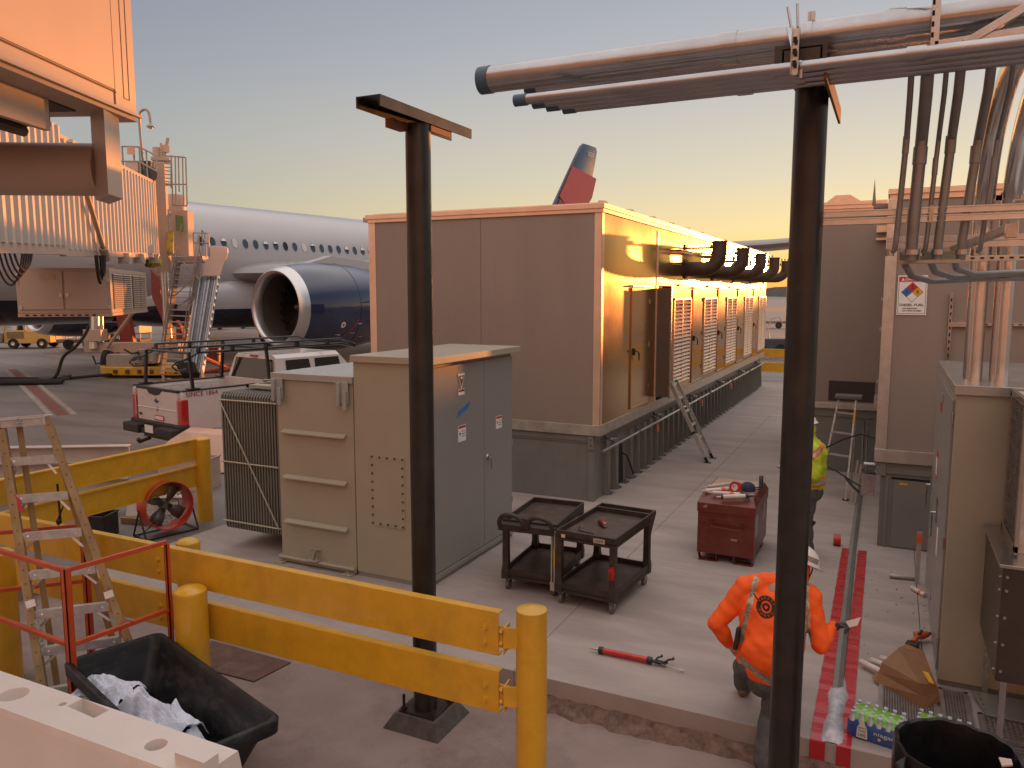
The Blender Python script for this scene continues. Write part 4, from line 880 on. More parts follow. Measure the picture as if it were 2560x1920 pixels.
# ================================================================ STORED MATERIAL BEHIND THE BACK RAIL
cream=mat('primed_steel',(.48,.42,.38),.5,0,.06,3,dirt=.2,dcol=(.3,.25,.22))
for i in range(3):
    m=M(); z=APZ+.02+i*.29; x0=-12.6+i*.05; y0=7.6; d=Vector((-2.6,-1.55,0)); s=Vector((-.2,.33,0)); p=Vector((-11.65+i*.03,8.95+i*.0,z))
    m.prism([p,p+s*.5,p+s*.5+Vector((0,0,.012)),p+Vector((0,0,.012))],d); m.prism([p+Vector((0,0,.27)),p+s*.5+Vector((0,0,.27)),p+s*.5+Vector((0,0,.282)),p+Vector((0,0,.282))],d); m.prism([p+s*.25,p+s*.29,p+s*.29+Vector((0,0,.28)),p+s*.25+Vector((0,0,.28))],d)
    single('steel_beam',m,cream,['bottom','middle','topmost'][i]+' cream steel beam of the stack seen through the wooden ladder','beam','stacked cream steel beams')
m=M(); m.prism([(-10.6,8.1,APZ),(-9.95,8.5,APZ),(-9.95,8.5,APZ+.012),(-10.6,8.1,APZ+.012)],(-.05,.1,.26)); m.prism([(-10.9,8.0,.2),(-9.9,8.6,.2),(-9.9,8.6,.21),(-10.9,8.0,.21)],(-.1,.18,0)); single('steel_offcut',m,cream,'cream steel offcut under the back yellow rail left of the fan','beam')
def crate(c,d,rz,mt,name,label,cat,wall=.01):
    m=M(); Rm=RZ(rz); x,y,h=d; c=Vector(c)
    for o_,s_ in (((0,-y/2,h/2),(x,wall,h)),((0,y/2,h/2),(x,wall,h)),((-x/2,0,h/2),(wall,y,h)),((x/2,0,h/2),(wall,y,h)),((0,0,wall/2),(x,y,wall)),((0,-y/2,h-.01),(x+.03,.03,.02)),((0,y/2,h-.01),(x+.03,.03,.02)),((-x/2,0,h-.01),(.03,y+.03,.02)),((x/2,0,h-.01),(.03,y+.03,.02))): m.ob(c+Rm@Vector(o_),s_,Rm)
    return single(name,m,mt,label,cat,bev=.003)
crate((-10.35,8.75,APZ),(.34,.3,.28),.5,mat('clear_tub',(.42,.34,.3),.4),'storage_tub','pale translucent tub on the ground left of the drum fan','tub')
crate((-11.2,9.9,APZ),(.9,.5,.55),.3,mat('clear_tub2',(.50,.38,.32),.4),'storage_tub','large pale tub seen between the two beams of the back rail','tub')
crate((-10.1,7.25,APZ),(.42,.36,.34),.4,mat('black_tray',(.02,.02,.022),.4),'black_box','black plastic box on the ground behind the wooden ladder','box')
m=M(); m.bar((-10.35,7.85,APZ+.05),(-9.72,8.0,APZ+.05),.09,.09); single('timber_block',m,mat('timber',(.20,.11,.06),.8,0,.3,8,st=(1,6,6)),'short brown timber block on the ground left of the fan','timber',bev=.004)
m=M(); m.prism([(-12.2,10.4,APZ+.02),(-10.9,11.3,APZ+.02),(-11.2,11.7,APZ+.6),(-12.4,10.9,APZ+.75),(-12.7,10.6,APZ+.5)],(-.4,.5,.0)); single('wrapped_bundle',m,mat('peach_wrap',(.55,.36,.27),.5,0,.1,3,bump=.3,bsc=5),'pale wrapped bundle behind the upper beam of the back rail','bundle',bev=.03)
# steel cover plate on the ground
m=M(); m.prism([(-5.9,5.25,-.248),(-5.25,5.27,-.248),(-5.2,5.72,-.248),(-6.3,5.74,-.248)],(0,0,.012)); single('cover_plate',m,mat('rusty_plate',(.13,.065,.05),.7,.2,.25,6,dirt=.5,dcol=(.2,.15,.13),dsc=5),'rusty brown steel plate lying on the lower ground behind the stout bollard','plate')
# ================================================================ SERVICE CARTS
cartm=mat('cart_plastic',(.032,.022,.017),.5,0,.3,6,bump=.06,bsc=40,dirt=.5,dcol=(.10,.055,.045),dsc=4)
trayp=mat('cart_tray',(.055,.04,.034),.42,0,.35,7,dirt=.7,dcol=(.16,.10,.085),dsc=5)
def cart(name,label,w_,l_,rz,loc,handle,lip):
    T=thing(name,label,'cart',loc,rz,'black service carts')
    def tray(z0,z1,nm,lip_=0):
        m=M(); m.box(-w_/2,w_/2,-l_/2,l_/2,z0,z0+.02); 
        for a in (((-w_/2,-w_/2+.02,-l_/2,l_/2)),((w_/2-.02,w_/2,-l_/2,l_/2)),((-w_/2+.02,w_/2-.02,-l_/2,-l_/2+.02)),((-w_/2+.02,w_/2-.02,l_/2-.02,l_/2))): m.box(*a,z0-.03,z1)
        m.mat(1); m.box(-w_/2+.02,w_/2-.02,-l_/2+.02,l_/2-.02,z0+.02,z0+.024)
        return put(nm,m,[cartm,trayp],T,world=False,bev=.004)
    tp=tray(.76,.84,'top_tray'); tray(.17,.25,'lower_tray')
    m=M()
    for sx_ in (-1,1):
        for sy_ in (-1,1):
            m=M(); x=sx_*(w_/2-.035); y=sy_*(l_/2-.035); m.loft([[Vector((x+a*k,y+b*k,z)) for a,b in ((-1,-1),(1,-1),(1,1),(-1,1))] for k,z in ((.045,.14),(.045,.24),(.036,.30),(.034,.70),(.036,.76))],caps=True,smooth=False); put('leg',m,cartm,T,world=False,bev=.004)
            m=M(); cx=sx_*(w_/2-.05); cy=sy_*(l_/2-.07); m.cyl((cx-.018,cy,.060),(cx+.018,cy,.060),.060,n=24); m.mat(1); m.cyl((cx-.021,cy,.060),(cx+.021,cy,.060),.024,n=12); c_=put('wheel',m,[mat('caster_grey',(.14,.12,.115),.6),galv],T,world=False)
            m=M(); m.prism([(cx-.024,cy-.022,.05),(cx-.024,cy+.022,.05),(cx-.024,cy+.03,.12),(cx-.024,cy-.03,.12)],(.004,0,0)); m.prism([(cx+.02,cy-.022,.05),(cx+.02,cy+.022,.05),(cx+.02,cy+.03,.12),(cx+.02,cy-.03,.12)],(.004,0,0)); m.box(cx-.03,cx+.03,cy-.03,cy+.03,.115,.14); put('fork',m,galv,c_,world=False)
    if handle:
        m=M(); y0=-l_/2; m.box(-w_/2,w_/2,y0-.13,y0,.745,.82)
        for s_ in (-1,1): m.tube([Vector((s_*w_*(.26-.22*math.cos(PI*k/12)),y0-.12-.05*math.sin(PI*k/12),.80+.15*math.sin(PI*k/12)**.8)) for k in range(13)],.026,10)
        m.box(-.035,.035,y0-.15,y0-.05,.80,.92); put('handle',m,cartm,T,world=False,bev=.006)
    if lip:
        y0=l_/2; m=M(); m.box(-w_/2,w_/2,y0,y0+.015,.80,.84); m.box(-w_/2,w_/2,y0+.14,y0+.16,.79,.845); m.box(-w_/2,-w_/2+.02,y0,y0+.15,.79,.845); m.box(w_/2-.02,w_/2,y0,y0+.15,.79,.845); m.box(-w_/2+.02,w_/2-.02,y0,y0+.14,.775,.785); m.box(-.02,.02,y0,y0+.15,.785,.80)
        m.prism([(w_/2-.02,y0-.0,.76),(w_/2-.02,y0+.15,.79),(w_/2-.02,y0,.60)],(.02,0,0)); m.prism([(-w_/2,y0-.0,.76),(-w_/2,y0+.15,.79),(-w_/2,y0,.60)],(.02,0,0)); put('tool_ledge',m,cartm,T,world=False,bev=.003)
    return T,tp
U,_=cart('service_cart','black two-shelf service cart with a soda can on its top tray, nearest of two',.70,1.10,R(-4),(-2.80,8.22,0),False,True)
U2,_=cart('service_cart','black two-shelf service cart with looped handles, half behind the nearer cart',.66,1.05,R(4),(-3.60,8.35,0),True,False)
# small marks on the near cart
m=M(); m.box(-.28,-.235,-.554,-.551,.765,.80); m.T=None; put('label',m,mat('label_peach',(.65,.5,.42),.5),U,world=False)
pl=M(); pl.box(.10,.23,-.5545,-.551,.765,.815); plo=put('name_plate',pl,mat('plate_cream',(.45,.40,.34),.5),U,world=False)
text('lettering','ULINE',.026,ink,U,(.165,-.5555,.79),(R(90),0,0),.001,.10)
m=M(); m.prism([(.278,-.562,.38),(.352,-.562,.40),(.345,-.562,.55),(.28,-.562,.52)],(0,-.0015,0)); put('red_smear',m,mat('red_spray',(.35,.015,.012),.6,0,.7,22),U,world=False)
# items on the near cart
def upl(*p): return WM[U.name]@Vector(p)
SC=thing('soda_can','copper coloured drink can lying on the nearer cart','can',upl(-.02,-.02,.784))
a=upl(-.09,.05,.815); b=upl(.03,-.06,.815); m=M(); dd=(b-a); m.lathe([(0,0),(.022,0),(.031,.008),(.033,.015),(.033,dd.length-.02),(.026,dd.length-.003),(.024,dd.length),(0,dd.length-.004)],a,dd,24); put('body',m,mat('can_copper',(.35,.10,.05),.25,.8,.5,40),SC)
m=M(); e=dd.normalized(); m.cyl(b-e*.004,b+e*.001,.024,n=18); m.bar(b-e*.0+Vector((0,0,-.008)),b+e*.002+Vector((0,0,.012)),.012,.002); put('lid',m,alum,SC)
m=M(); m.cyl(upl(-.19,-.30,.79),upl(.0,-.33,.79),.006,n=8); m.cyl(upl(-.19,-.30,.79),upl(-.19,-.28,.83),.007,n=8); single('steel_pin',m,blk,'short black L-shaped pin on the nearer cart tray','pin')
m=M(); 
for dx in (0,.035): 
    m.mat(0); m.ob(upl(-.385-dx,-.50,.47),(.016,.02,.66),RZ(R(-4))); 
m.mat(1); m.ob(upl(-.385,-.513,.5),(.018,.006,.22),RZ(R(-4))); m.mat(0); m.ob(upl(-.40,-.51,.17),(.07,.008,.10),RZ(R(-4)))
single('spirit_level',m,[alud,mat('level_yellow',(.6,.38,.02),.5)],'aluminium and yellow level standing between the two carts','level',bev=.001)
m=M(); Cc=lambda x,y,z: WM[U2.name]@Vector((x,y,z)); m.prism([Cc(.06,-.49,.785),Cc(.30,-.50,.785),Cc(.31,-.44,.785),Cc(.1,-.42,.785)],(0,0,.008)); single('crumpled_wrapper',m,mat('wrapper',(.5,.45,.45),.3,.2,.5,30),'small shiny wrapper near the handle of the rear cart','wrapper')
# ================================================================ RED JOB BOX
jb=mat('job_box_red',(.135,.018,.012),.42,0,.1,4,coat=.15,dirt=.35,dcol=(.19,.10,.08),dsc=5)
J=thing('job_box','dark red steel job box with sloped lid edge standing on two skids','tool chest',(-1.76,10.35,0))
x0,x1,y0,y1=-2.11,-1.41,9.84,10.95
m=M(); m.box(x0,x1,y0,y1,.10,.66); m.box(x0+.01,x1-.01,y0-.012,y0+.0,.50,.57); m.box(x0,x1,y0-.006,y0,.10,.44); put('body',m,jb,J,bev=.006)
m=M(); m.loft([[Vector((x0-.01,y,z)),Vector((x1+.01,y,z)),Vector((x1+.01,y1+.01,z)),Vector((x0-.01,y1+.01,z))] if not t else [Vector((x0+.02,y,z)),Vector((x1-.04,y,z)),Vector((x1-.04,y1-.02,z)),Vector((x0+.02,y1-.02,z))] for y,z,t in ((y0-.015,.64,0),(y0-.015,.755,0),(y0+.14,.84,1))],caps=True,smooth=False); put('lid',m,jb,J,bev=.006)
m=M(); m.box(x0+.04,x1-.06,y0+.22,y1-.05,.841,.846); put('lid_liner',m,mat('bare_tray',(.42,.30,.22),.35,.5,.2,4,dirt=.3,dcol=(.2,.12,.1)),J)
m=M(); zz_=.545; m.tube([(x0+.18,y0-.01,.56),(x0+.18,y0-.05,.55),(x0+.18,y0-.055,.47),(x1-.15,y0-.055,.45),(x1-.15,y0-.05,.54),(x1-.15,y0-.01,.55)],.010,8); m.box(x0+.12,x0+.24,y0-.02,y0,.55,.565); m.box(x1-.21,x1-.09,y0-.02,y0,.54,.555); put('handle',m,jb,J)
for xa in (x0+.02,x1-.24):
    m=M(); m.bar((xa,y0+.02,.10),(xa+.02,y0+.02,.015),.006,.10,up=(0,1,0)); m.box(xa,xa+.24,y0-.01,y0+.12,.0,.012); m.box(xa+.22,xa+.232,y0+.0,y0+.1,.012,.1); m.box(xa+.0,xa+.22,y0+.85,y0+.98,.0,.1); put('skid',m,jb,J,bev=.002)
m=M(); m.box(x1+.0,x1+.004,y0+.08,y0+.28,.35,.62); m.box(x1,x1+.004,y0+.7,y0+.95,.42,.7); put('label',m,mat('label_grey',(.35,.33,.31),.5,0,.4,12),J)
m=M(); m.prism([(x0+.06,y0-.0175,.70),(x0+.10,y0-.0175,.69),(x0+.13,y0-.0175,.72),(x0+.1,y0-.0175,.735)],(0,.001,0)); m.box(x1-.28,x1-.2,y0+.0,y0-.007,.3,.33); put('scrape',m,mat('scraped',(.3,.2,.18),.5),J)
# things on the job box
wt=mat('tube_white',(.62,.52,.48),.35,0,.08,8,coat=.2); bkp=mat('tool_black',(.02,.02,.022),.45)
def tubeitem(nm,label,cat,p,q,r_,mt,grp=None,noz=True,band=None):
    T=thing(nm,label,cat,((Vector(p)+Vector(q))/2-Vector((0,0,r_))),group=grp); p=Vector(p);q=Vector(q); d=(q-p); l=d.length
    m=M(); m.lathe([(0,0),(r_*.9,0),(r_,.004),(r_,l-.004),(r_*.9,l),(0,l)],p,d,18); put('tube',m,mt,T)
    if noz: m=M(); e_=d.normalized(); m.lathe([(r_*.45,0),(r_*.4,.015),(.004,.06),(0,.06)],p,-e_,12); put('nozzle',m,mt,T)
    if band: m=M(); m.lathe([(r_*1.01,l*.62),(r_*1.01,l*.78)],p,d,18); put('band',m,band,T)
    return T
orb=mat('band_orange',(.75,.12,.03),.5)
ZT=.846
tubeitem('sealant_tube','white sealant tube with orange band beside the red tape roll on the job box','sealant tube',(-2.05,9.97,ZT+.03),(-1.78,10.20,ZT+.03),.026,wt,'sealant tubes on the job box',band=orb)
tubeitem('sealant_tube','topmost white sealant tube leaning behind the red tape roll on the job box','sealant tube',(-2.05,10.12,ZT+.05),(-1.75,10.32,ZT+.08),.022,mat('tube_clear',(.45,.36,.34),.3),'sealant tubes on the job box')
tubeitem('sealant_tube','middle sealant tube lying across the job box lid','sealant tube',(-1.95,9.93,ZT+.026),(-1.62,9.99,ZT+.026),.024,wt,'sealant tubes on the job box',band=orb)
T=tubeitem('caulking_gun','white-barrelled caulking gun with black handle lying on the front edge of the job box','caulking gun',(-1.83,9.86,ZT+.0),(-1.53,9.92,ZT+.03),.027,wt)
m=M(); e_=(Vector((-1.53,9.92,.876))-Vector((-1.83,9.86,.846))).normalized()
for k in (0,.3): m.lathe([(.029,k),(.032,k+.002),(.032,k+.025),(.029,k+.027)],(-1.83,9.86,.846),e_,18)
m.tube([(-1.52,9.92,.88),(-1.45,9.935,.885),(-1.40,9.95,.88)],.008,8); m.bar((-1.50,9.92,.875),(-1.62,10.02,.90),.02,.012); m.bar((-1.49,9.93,.87),(-1.56,10.06,.875),.02,.012)
m.lathe([(.018+.004*math.cos(t*PI/4),.004*math.sin(t*PI/4)) for t in range(8)],(-1.37,9.95,.885),(0,.3,1),18,closed=True); put('grip',m,bkp,T)
T=thing('tape_roll','red tape roll standing on the job box among white tubes','tape roll',(-1.70,10.14,ZT))
m=M(); m.lathe([(.04,-.03),(.075,-.03),(.075,.03),(.04,.03)],(-1.70,10.14,ZT+.075),(-.3,-1,.15),28,closed=True); put('tape',m,redp,T)
m=M(); m.lathe([(.036,-.031),(.042,-.031),(.042,.031),(.036,.031)],(-1.70,10.14,ZT+.075),(-.3,-1,.15),28,closed=True); put('core',m,lbl,T)
T=thing('cap_hat','navy blue cap lying behind the red tape roll on the job box','cap',(-1.56,10.35,ZT)); m=M(); m.lathe([(.10,0),(.098,.04),(.08,.08),(.045,.105),(0,.112)],(-1.58,10.34,ZT),(0,0,1),24); put('crown',m,mat('navy_cloth',(.02,.025,.07),.85,0,.2,20,bump=.2,bsc=60),T)
m=M(); m.tube([(-1.5,10.4,ZT+.03),(-1.43,10.42,ZT+.04),(-1.40,10.36,ZT+.05)],.01,8); m.tube([(-1.49,10.3,ZT+.03),(-1.42,10.36,ZT+.03)],.008,8); put('strap',m,bkp,T)
T=thing('drink_can','tall blue-grey drink can standing at the back right of the job box','can',(-1.455,10.62,ZT-.005)); m=M(); m.lathe([(0,0),(.024,0),(.029,.008),(.029,.145),(.023,.157),(.024,.16)],(-1.455,10.62,ZT-.005),(0,0,1),24); put('body',m,mat('can_blue',(.12,.16,.21),.3,.8,.3,30),T)
m=M(); m.lathe([(0,.157),(.023,.158)],(-1.455,10.62,ZT-.005),(0,0,1),24); m.tube([(-1.455,10.62,ZT+.15),(-1.455,10.62,ZT+.165)],.01,8); put('lid',m,alum,T)
# ================================================================ FLOOR ITEMS
T=thing('caulking_gun','red-barrelled bulk caulking gun lying on the pad in front of the carts','caulking gun',(-1.95,6.75,0))
def Zp(x,y): return Vector((x,y,.035))
a=Vector((-2.33,6.76,.036)); b=Vector((-1.86,6.76,.036)); d=(b-a).normalized()
m=M(); m.cyl(a,b,.027,n=24); put('barrel',m,mat('gun_red',(.50,.015,.015),.3,0,.15,9,coat=.4,dirt=.2),T)
m=M()
for p in (a,b): m.lathe([(.0,-.018),(.031,-.018),(.034,-.01),(.034,.02),(.031,.026),(0,.026)],p,d,20)
m.bar(b+d*.03,b+d*.16-Vector((0,0,.01)),.03,.018); m.tube([b+d*.05,b+d*.07+Vector((0,.05,.02)),b+d*.10+Vector((0,.085,.02)),b+d*.09+Vector((0,.11,.02))],.009,8); m.tube([b+d*.13,b+d*.17+Vector((0,.045,.02)),b+d*.21+Vector((0,.08,.02)),b+d*.20+Vector((0,.10,.02))],.010,8); m.bar(b+d*.05+Vector((0,.03,0)),b+d*.17+Vector((0,.02,0)),.012,.012)
put('handle',m,bkp,T)
m=M(); m.cyl(b+d*.0,b+d*.31-Vector((0,.03,.018)),.004,n=8); m.cyl(b+d*.29-Vector((0,.028,.017)),b+d*.33-Vector((0,.03,.019)),.008,n=8); m.lathe([(.012,0),(.005,.10),(0,.1)],a-d*.018,-d,10); put('rod',m,alud,T)
T=thing('tape_roll','red tape roll standing on the floor at the far end of the red strips','tape roll',(-.52,11.22,0)); m=M(); m.lathe([(.035,-.045),(.075,-.045),(.078,.0),(.075,.045),(.035,.045)],(-.52,11.22,.076),(1,.12,0),28,closed=True); put('tape',m,redp,T); m=M(); m.lathe([(.03,-.046),(.037,-.046),(.037,.046),(.03,.046)],(-.52,11.22,.076),(1,.12,0),24,closed=True); put('core',m,lbl,T)
tubeitem('sealant_sausage','long grey sealant sausage lying on the pad near the tan cabinet','sealant tube',(.13,10.16,.03),(.42,10.2,.03),.028,mat('sausage_grey',(.36,.33,.32),.3,.2),'loose sealant tubes',noz=False)
tubeitem('sealant_tube','white tube with orange bands lying bent by the tan cabinet foot','sealant tube',(.36,9.86,.028),(.49,9.66,.028),.026,wt,'loose sealant tubes',noz=False,band=orb)
m=M(); m.bar((.42,10.1,.0),(.42,10.12,.62),.05,.03,up=(0,1,0)); m.mat(1); m.bar((.42,10.075,.50),(.42,10.08,.6),.055,.01,up=(0,1,0)); single('metal_offcut',m,[alud,orb],'upright metal angle offcut leaning beside the tan cabinet','offcut')
T=thing('cordless_drill','orange and black cordless drill lying beside the tan cabinet','drill',(.38,8.3,0))
m=M(); m.ob((.335,8.16,.035),(.11,.085,.065),RZ(-.25)); put('battery',m,bkp,T,bev=.01)
m=M(); m.tube([(.34,8.18,.06),(.37,8.26,.075),(.40,8.33,.07)],[.026,.02,.024],12); m.tube([(.355,8.35,.065),(.42,8.37,.07),(.47,8.42,.07)],[.035,.042,.03],14); put('body',m,mat('drill_orange',(.50,.10,.025),.4,0,.1,8),T)
m=M(); m.tube([(.47,8.42,.07),(.50,8.45,.07)],[.024,.012],12); m.tube([(.39,8.3,.10),(.42,8.38,.112)],.012,8); put('chuck',m,bkp,T)
# crushed cardboard box with tubes
cb=mat('cardboard_box',(.23,.115,.05),.7,0,.12,5,dirt=.25,dcol=(.13,.06,.03),dsc=3)
T=thing('cardboard_box','torn brown cardboard box lying on its side with white tubes spilling out','box',(.25,7.35,0))
m=M(); P=[Vector(v) for v in ((.02,7.26,.01),(.40,6.93,.01),(.52,7.10,.02),(.46,7.48,.02),(.14,7.60,.02))]; Q=[Vector(v) for v in ((.07,7.34,.17),(.36,7.00,.20),(.49,7.12,.16),(.44,7.42,.19),(.20,7.55,.24))]
m.loft([P,[ (p+q)/2+Vector((.008*(-1)**i,.01,0)) for i,(p,q) in enumerate(zip(P,Q))],Q],caps=True,smooth=False)
m.prism([(-.0,7.30,.03),(.10,7.18,.02),(.10,7.30,.05),(.04,7.38,.06)],(0,0,.006)); m.prism([(.20,7.55,.24),(.44,7.42,.19),(.40,7.50,.27),(.27,7.58,.28)],(0,.004,0)); put('carton',m,cb,T,bev=.008)
m=M(); m.prism([(.385,7.25,.19),(.43,7.04,.197),(.465,7.06,.185),(.43,7.25,.185)],(0,0,.012)); put('label',m,mat('label_yellow2',(.70,.36,.02),.5),T)
for i,(p,q) in enumerate((((-.10,7.55,.05),(.09,7.38,.06)),((-.01,7.62,.05),(.14,7.46,.09)),((.07,7.68,.06),(.19,7.52,.11)))):
    tubeitem('sealant_tube',['leftmost white tube sticking out of the torn cardboard box','middle white tube sticking out of the torn cardboard box','rightmost white tube sticking out of the torn cardboard box'][i],'sealant tube',p,q,.028,wt,'tubes in the cardboard box',noz=False,band=orb if i==2 else None)
# water packs
blu=mat('water_blue',(.02,.07,.26),.2,0,.25,14,coat=.7); grn=mat('wrap_green',(.16,.38,.03),.22,0,.15,10,coat=.6); capw=mat('bottle_clear',(.45,.50,.55),.15,0,.2,20,coat=.6)
def waterpack(loc,rz,label,n1,n2,letters):
    T=thing('water_pack',label,'water pack',loc,rz,'shrink-wrapped water bottle packs')
    w_=.064; X=n1*w_/2; Y=n2*w_/2; random.seed(n1)
    ring=[]
    for z,i_ in ((.0,.008),(.03,0),(.13,.002),(.155,.018)):
        P=[]
        for k in range(n1*2+1): t=k/(n1*2); P.append(Vector((-X+i_+(2*X-2*i_)*t,-Y+i_+.006*(1-abs(math.cos(PI*t*n1))),z)))
        for k in range(1,n2*2+1): t=k/(n2*2); P.append(Vector((X-i_-.006*(1-abs(math.cos(PI*t*n2))),-Y+i_+(2*Y-2*i_)*t,z)))
        for k in range(1,n1*2+1): t=1-k/(n1*2); P.append(Vector((-X+i_+(2*X-2*i_)*t,Y-i_,z)))
        for k in range(1,n2*2): t=1-k/(n2*2); P.append(Vector((-X+i_,-Y+i_+(2*Y-2*i_)*t,z)))
        ring.append(P)
    m=M(); m.loft(ring,caps=True); put('wrap',m,blu,T,world=False,ang=60)
    for i in range(n1):
        for j in range(n2):
            x=-X+w_*(i+.5); y=-Y+w_*(j+.5); m=M(); m.lathe([(.030,0),(.026,.02),(.013,.045),(.013,.06),(.016,.06),(.016,.072),(0,.073)],(x,y,.130),(0,0,1),12); put('bottle_top',m,capw,T,world=False)
    V=[];Fs=[]; a_,b_=14,10
    for i in range(a_+1):
        for j in range(b_+1):
            x=-X*.82+2*X*.82*i/a_; y=-Y*.9+2*Y*.9*j/b_; V.append(Vector((x,y,.200+.008*math.cos(i*2.7)*math.cos(j*2.2)-.05*(abs(j/b_*2-1)**4))))
    for i in range(a_):
        for j in range(b_): q=i*(b_+1)+j; Fs.append((q,q+b_+1,q+b_+2,q+1))
    m=M(); m.add(V,Fs,True); put('green_band',m,grn,T,world=False)
    if letters:
        m=M(); m.prism([(-X+.07,-Y-.006,.02),(-X+.15,-Y-.006,.02),(-X+.145,-Y-.006,.10),(-X+.13,-Y-.006,.13),(-X+.12,-Y-.006,.165),(-X+.10,-Y-.006,.165),(-X+.09,-Y-.006,.13),(-X+.075,-Y-.006,.10)],(0,.004,0)); put('bottle_print',m,mat('print_cream',(.62,.60,.50),.4),T,world=False)
        for k,s_ in enumerate(('BOTTLE','WATER','LIFE')): text('lettering',s_,.013 if k<2 else .026,blu,T,(-X+.11,-Y-.0085,.10-.024*k-(.008 if k==2 else 0)),(R(90),0,0),.001,.055)
        text('lettering','niagara',.032,mat('print_cream',(.6,.6,.5)),T,(X-.105,-Y-.010,.09),(R(90),0,0),.001,.17)
        m=M(); m.cyl((X-.15,-Y-.006,.05),(X-.15,-Y-.009,.05),.012,n=12); put('print_dot',m,mat('dot_amber',(.5,.4,.15),.5),T,world=False)
    return T
waterpack((.06,6.36,.0),R(-12),'blue and green water bottle pack on the pad edge, nearer the red strips',6,4,True)
waterpack((.50,6.42,.0),R(-10),'second water bottle pack, behind the black rubbish bag',6,4,False)
# trash can with black liner
T=thing('trash_can','round trash can lined with a black plastic bag at the lower right corner','trash can',(.47,4.98,-.25))
random.seed(7); m=M(); rr=[]; n=72
for z,r_,am in ((.50,.335,.004),(.62,.338,.005),(.745,.338,.006),(.775,.333,.006),(.77,.31,.005),(.70,.295,.007),(.55,.28,.009),(.3,.26,.012),(.05,.24,.01)):
    rr.append([Vector((.47+(r_+am*math.sin(k*.52+z*5)+am*.6*math.sin(k*1.13+z*3))*math.cos(2*PI*k/n),4.98+(r_+am*math.sin(k*.52+z*5)+am*.6*math.sin(k*1.13+z*3))*math.sin(2*PI*k/n),z+(.012*math.sin(k*.9) if z<.75 else .004*math.sin(k*1.3)))) for k in range(n)])
m.loft(rr); m.add(rr[-1],[tuple(range(n))]); put('liner',m,mat('liner_black',(.009,.008,.009),.3,0,.3,10,bump=.35,bsc=14,spec=.4),T,ang=60)
m=M(); m.lathe([(.27,-.25),(.318,.60),(.325,.66)],(.47,4.98,0),(0,0,1),40); m.lathe([(0,-.24),(.24,-.24)],(.47,4.98,0),(0,0,1),40); put('can',m,mat('can_grey',(.05,.05,.05),.5),T)
m=M(); m.prism([(.68,5.03,.74),(.74,5.02,.75),(.74,4.96,.75),(.69,4.96,.73)],(0,0,.01)); put('paper_scrap',m,mat('paper_pink',(.55,.42,.38),.6),T)
m=M(); V=[Vector((.20+k*.018,4.76-.012*k+.02*math.sin(k*2),.77-.05*k+.01*math.cos(k*3))) for k in range(9)]; m.loft([V,[p+Vector((-.06,-.05,-.03)) for p in V]],closed=False); o=put('liner_fold',m,mat('liner_black',(.012,.011,.012)),T); o.modifiers.new('t','SOLIDIFY').thickness=.003
# grating and perforated planks
def grate(name,label,x0,x1,y0,y1,z,st,mt,bar_=.005,grp=None):
    m=M(); m.box(x0,x1,y0,y0+.03,z,z+.025); m.box(x0,x1,y1-.03,y1,z,z+.025); m.box(x0,x0+.03,y0,y1,z,z+.025); m.box(x1-.03,x1,y0,y1,z,z+.025)
    k=x0+.03
    while k<x1-.03: m.box(k,k+bar_,y0+.03,y1-.03,z+.008,z+.02); k+=st
    k=y0+.03
    while k<y1-.03: m.box(x0+.03,x1-.03,k,k+bar_,z+.010,z+.022); k+=st*1.2
    return single(name,m,mt,label,'grating',grp)
gm=mat('grating_steel',(.33,.29,.28),.4,.7,.15,8)
grate('steel_grating','fine square steel grating on the floor under the torn cardboard box',.06,.50,6.62,7.36,.002,.02,gm,.006,'floor gratings')
grate('steel_grating','narrow fine grating strip along the foot of the tan cabinet',.52,.74,6.60,7.38,.002,.022,gm,.006,'floor gratings')
grate('steel_grating','coarser perforated plank under the stainless cabinet',.78,1.6,6.62,7.0,.03,.035,gm,.012,'floor gratings')
m=M()
for i in range(8): m.box(.70,2.0,6.18+i*.05,6.20+i*.05,.03+.0*i,.055)
m.box(.70,.73,6.15,6.58,.0,.06); single('slatted_walkway',m,gm,'slatted metal walkway edge at the lower right behind the rubbish bag','walkway')
m=M(); m.prism([(.76,7.36,.05),(.84,6.95,.06),(2.0,6.95,.06),(2.0,7.36,.05)],(0,0,.012)); 
for k in range(4): m.cyl((.81+k*.008,7.3-k*.09,.062),(.81+k*.008,7.3-k*.09,.08),.010,n=8)
single('floor_plate',m,tank,'grey bolted floor plate under the stainless cabinet','plate',bev=.002)
# crumbs and debris on the pad and in the lane
random.seed(21); m=M()
for i in range(70):
    if i<38: x,y,z=random.uniform(-.1,.5),random.uniform(7.8,10.5),.0
    else: x,y,z=random.uniform(-4.5,-.8),random.uniform(4.9,5.95),-.25
    s_=random.uniform(.003,.009 if i>=38 else .012); m.ob((x,y,z+s_*.4),(s_*random.uniform(1,3),s_,s_),RZ(random.uniform(0,3)))
single('floor_debris',m,mat('debris',(.35,.28,.25),.9,0,.6,30),'scattered crumbs and chips of debris on the concrete','debris',kind='stuff')
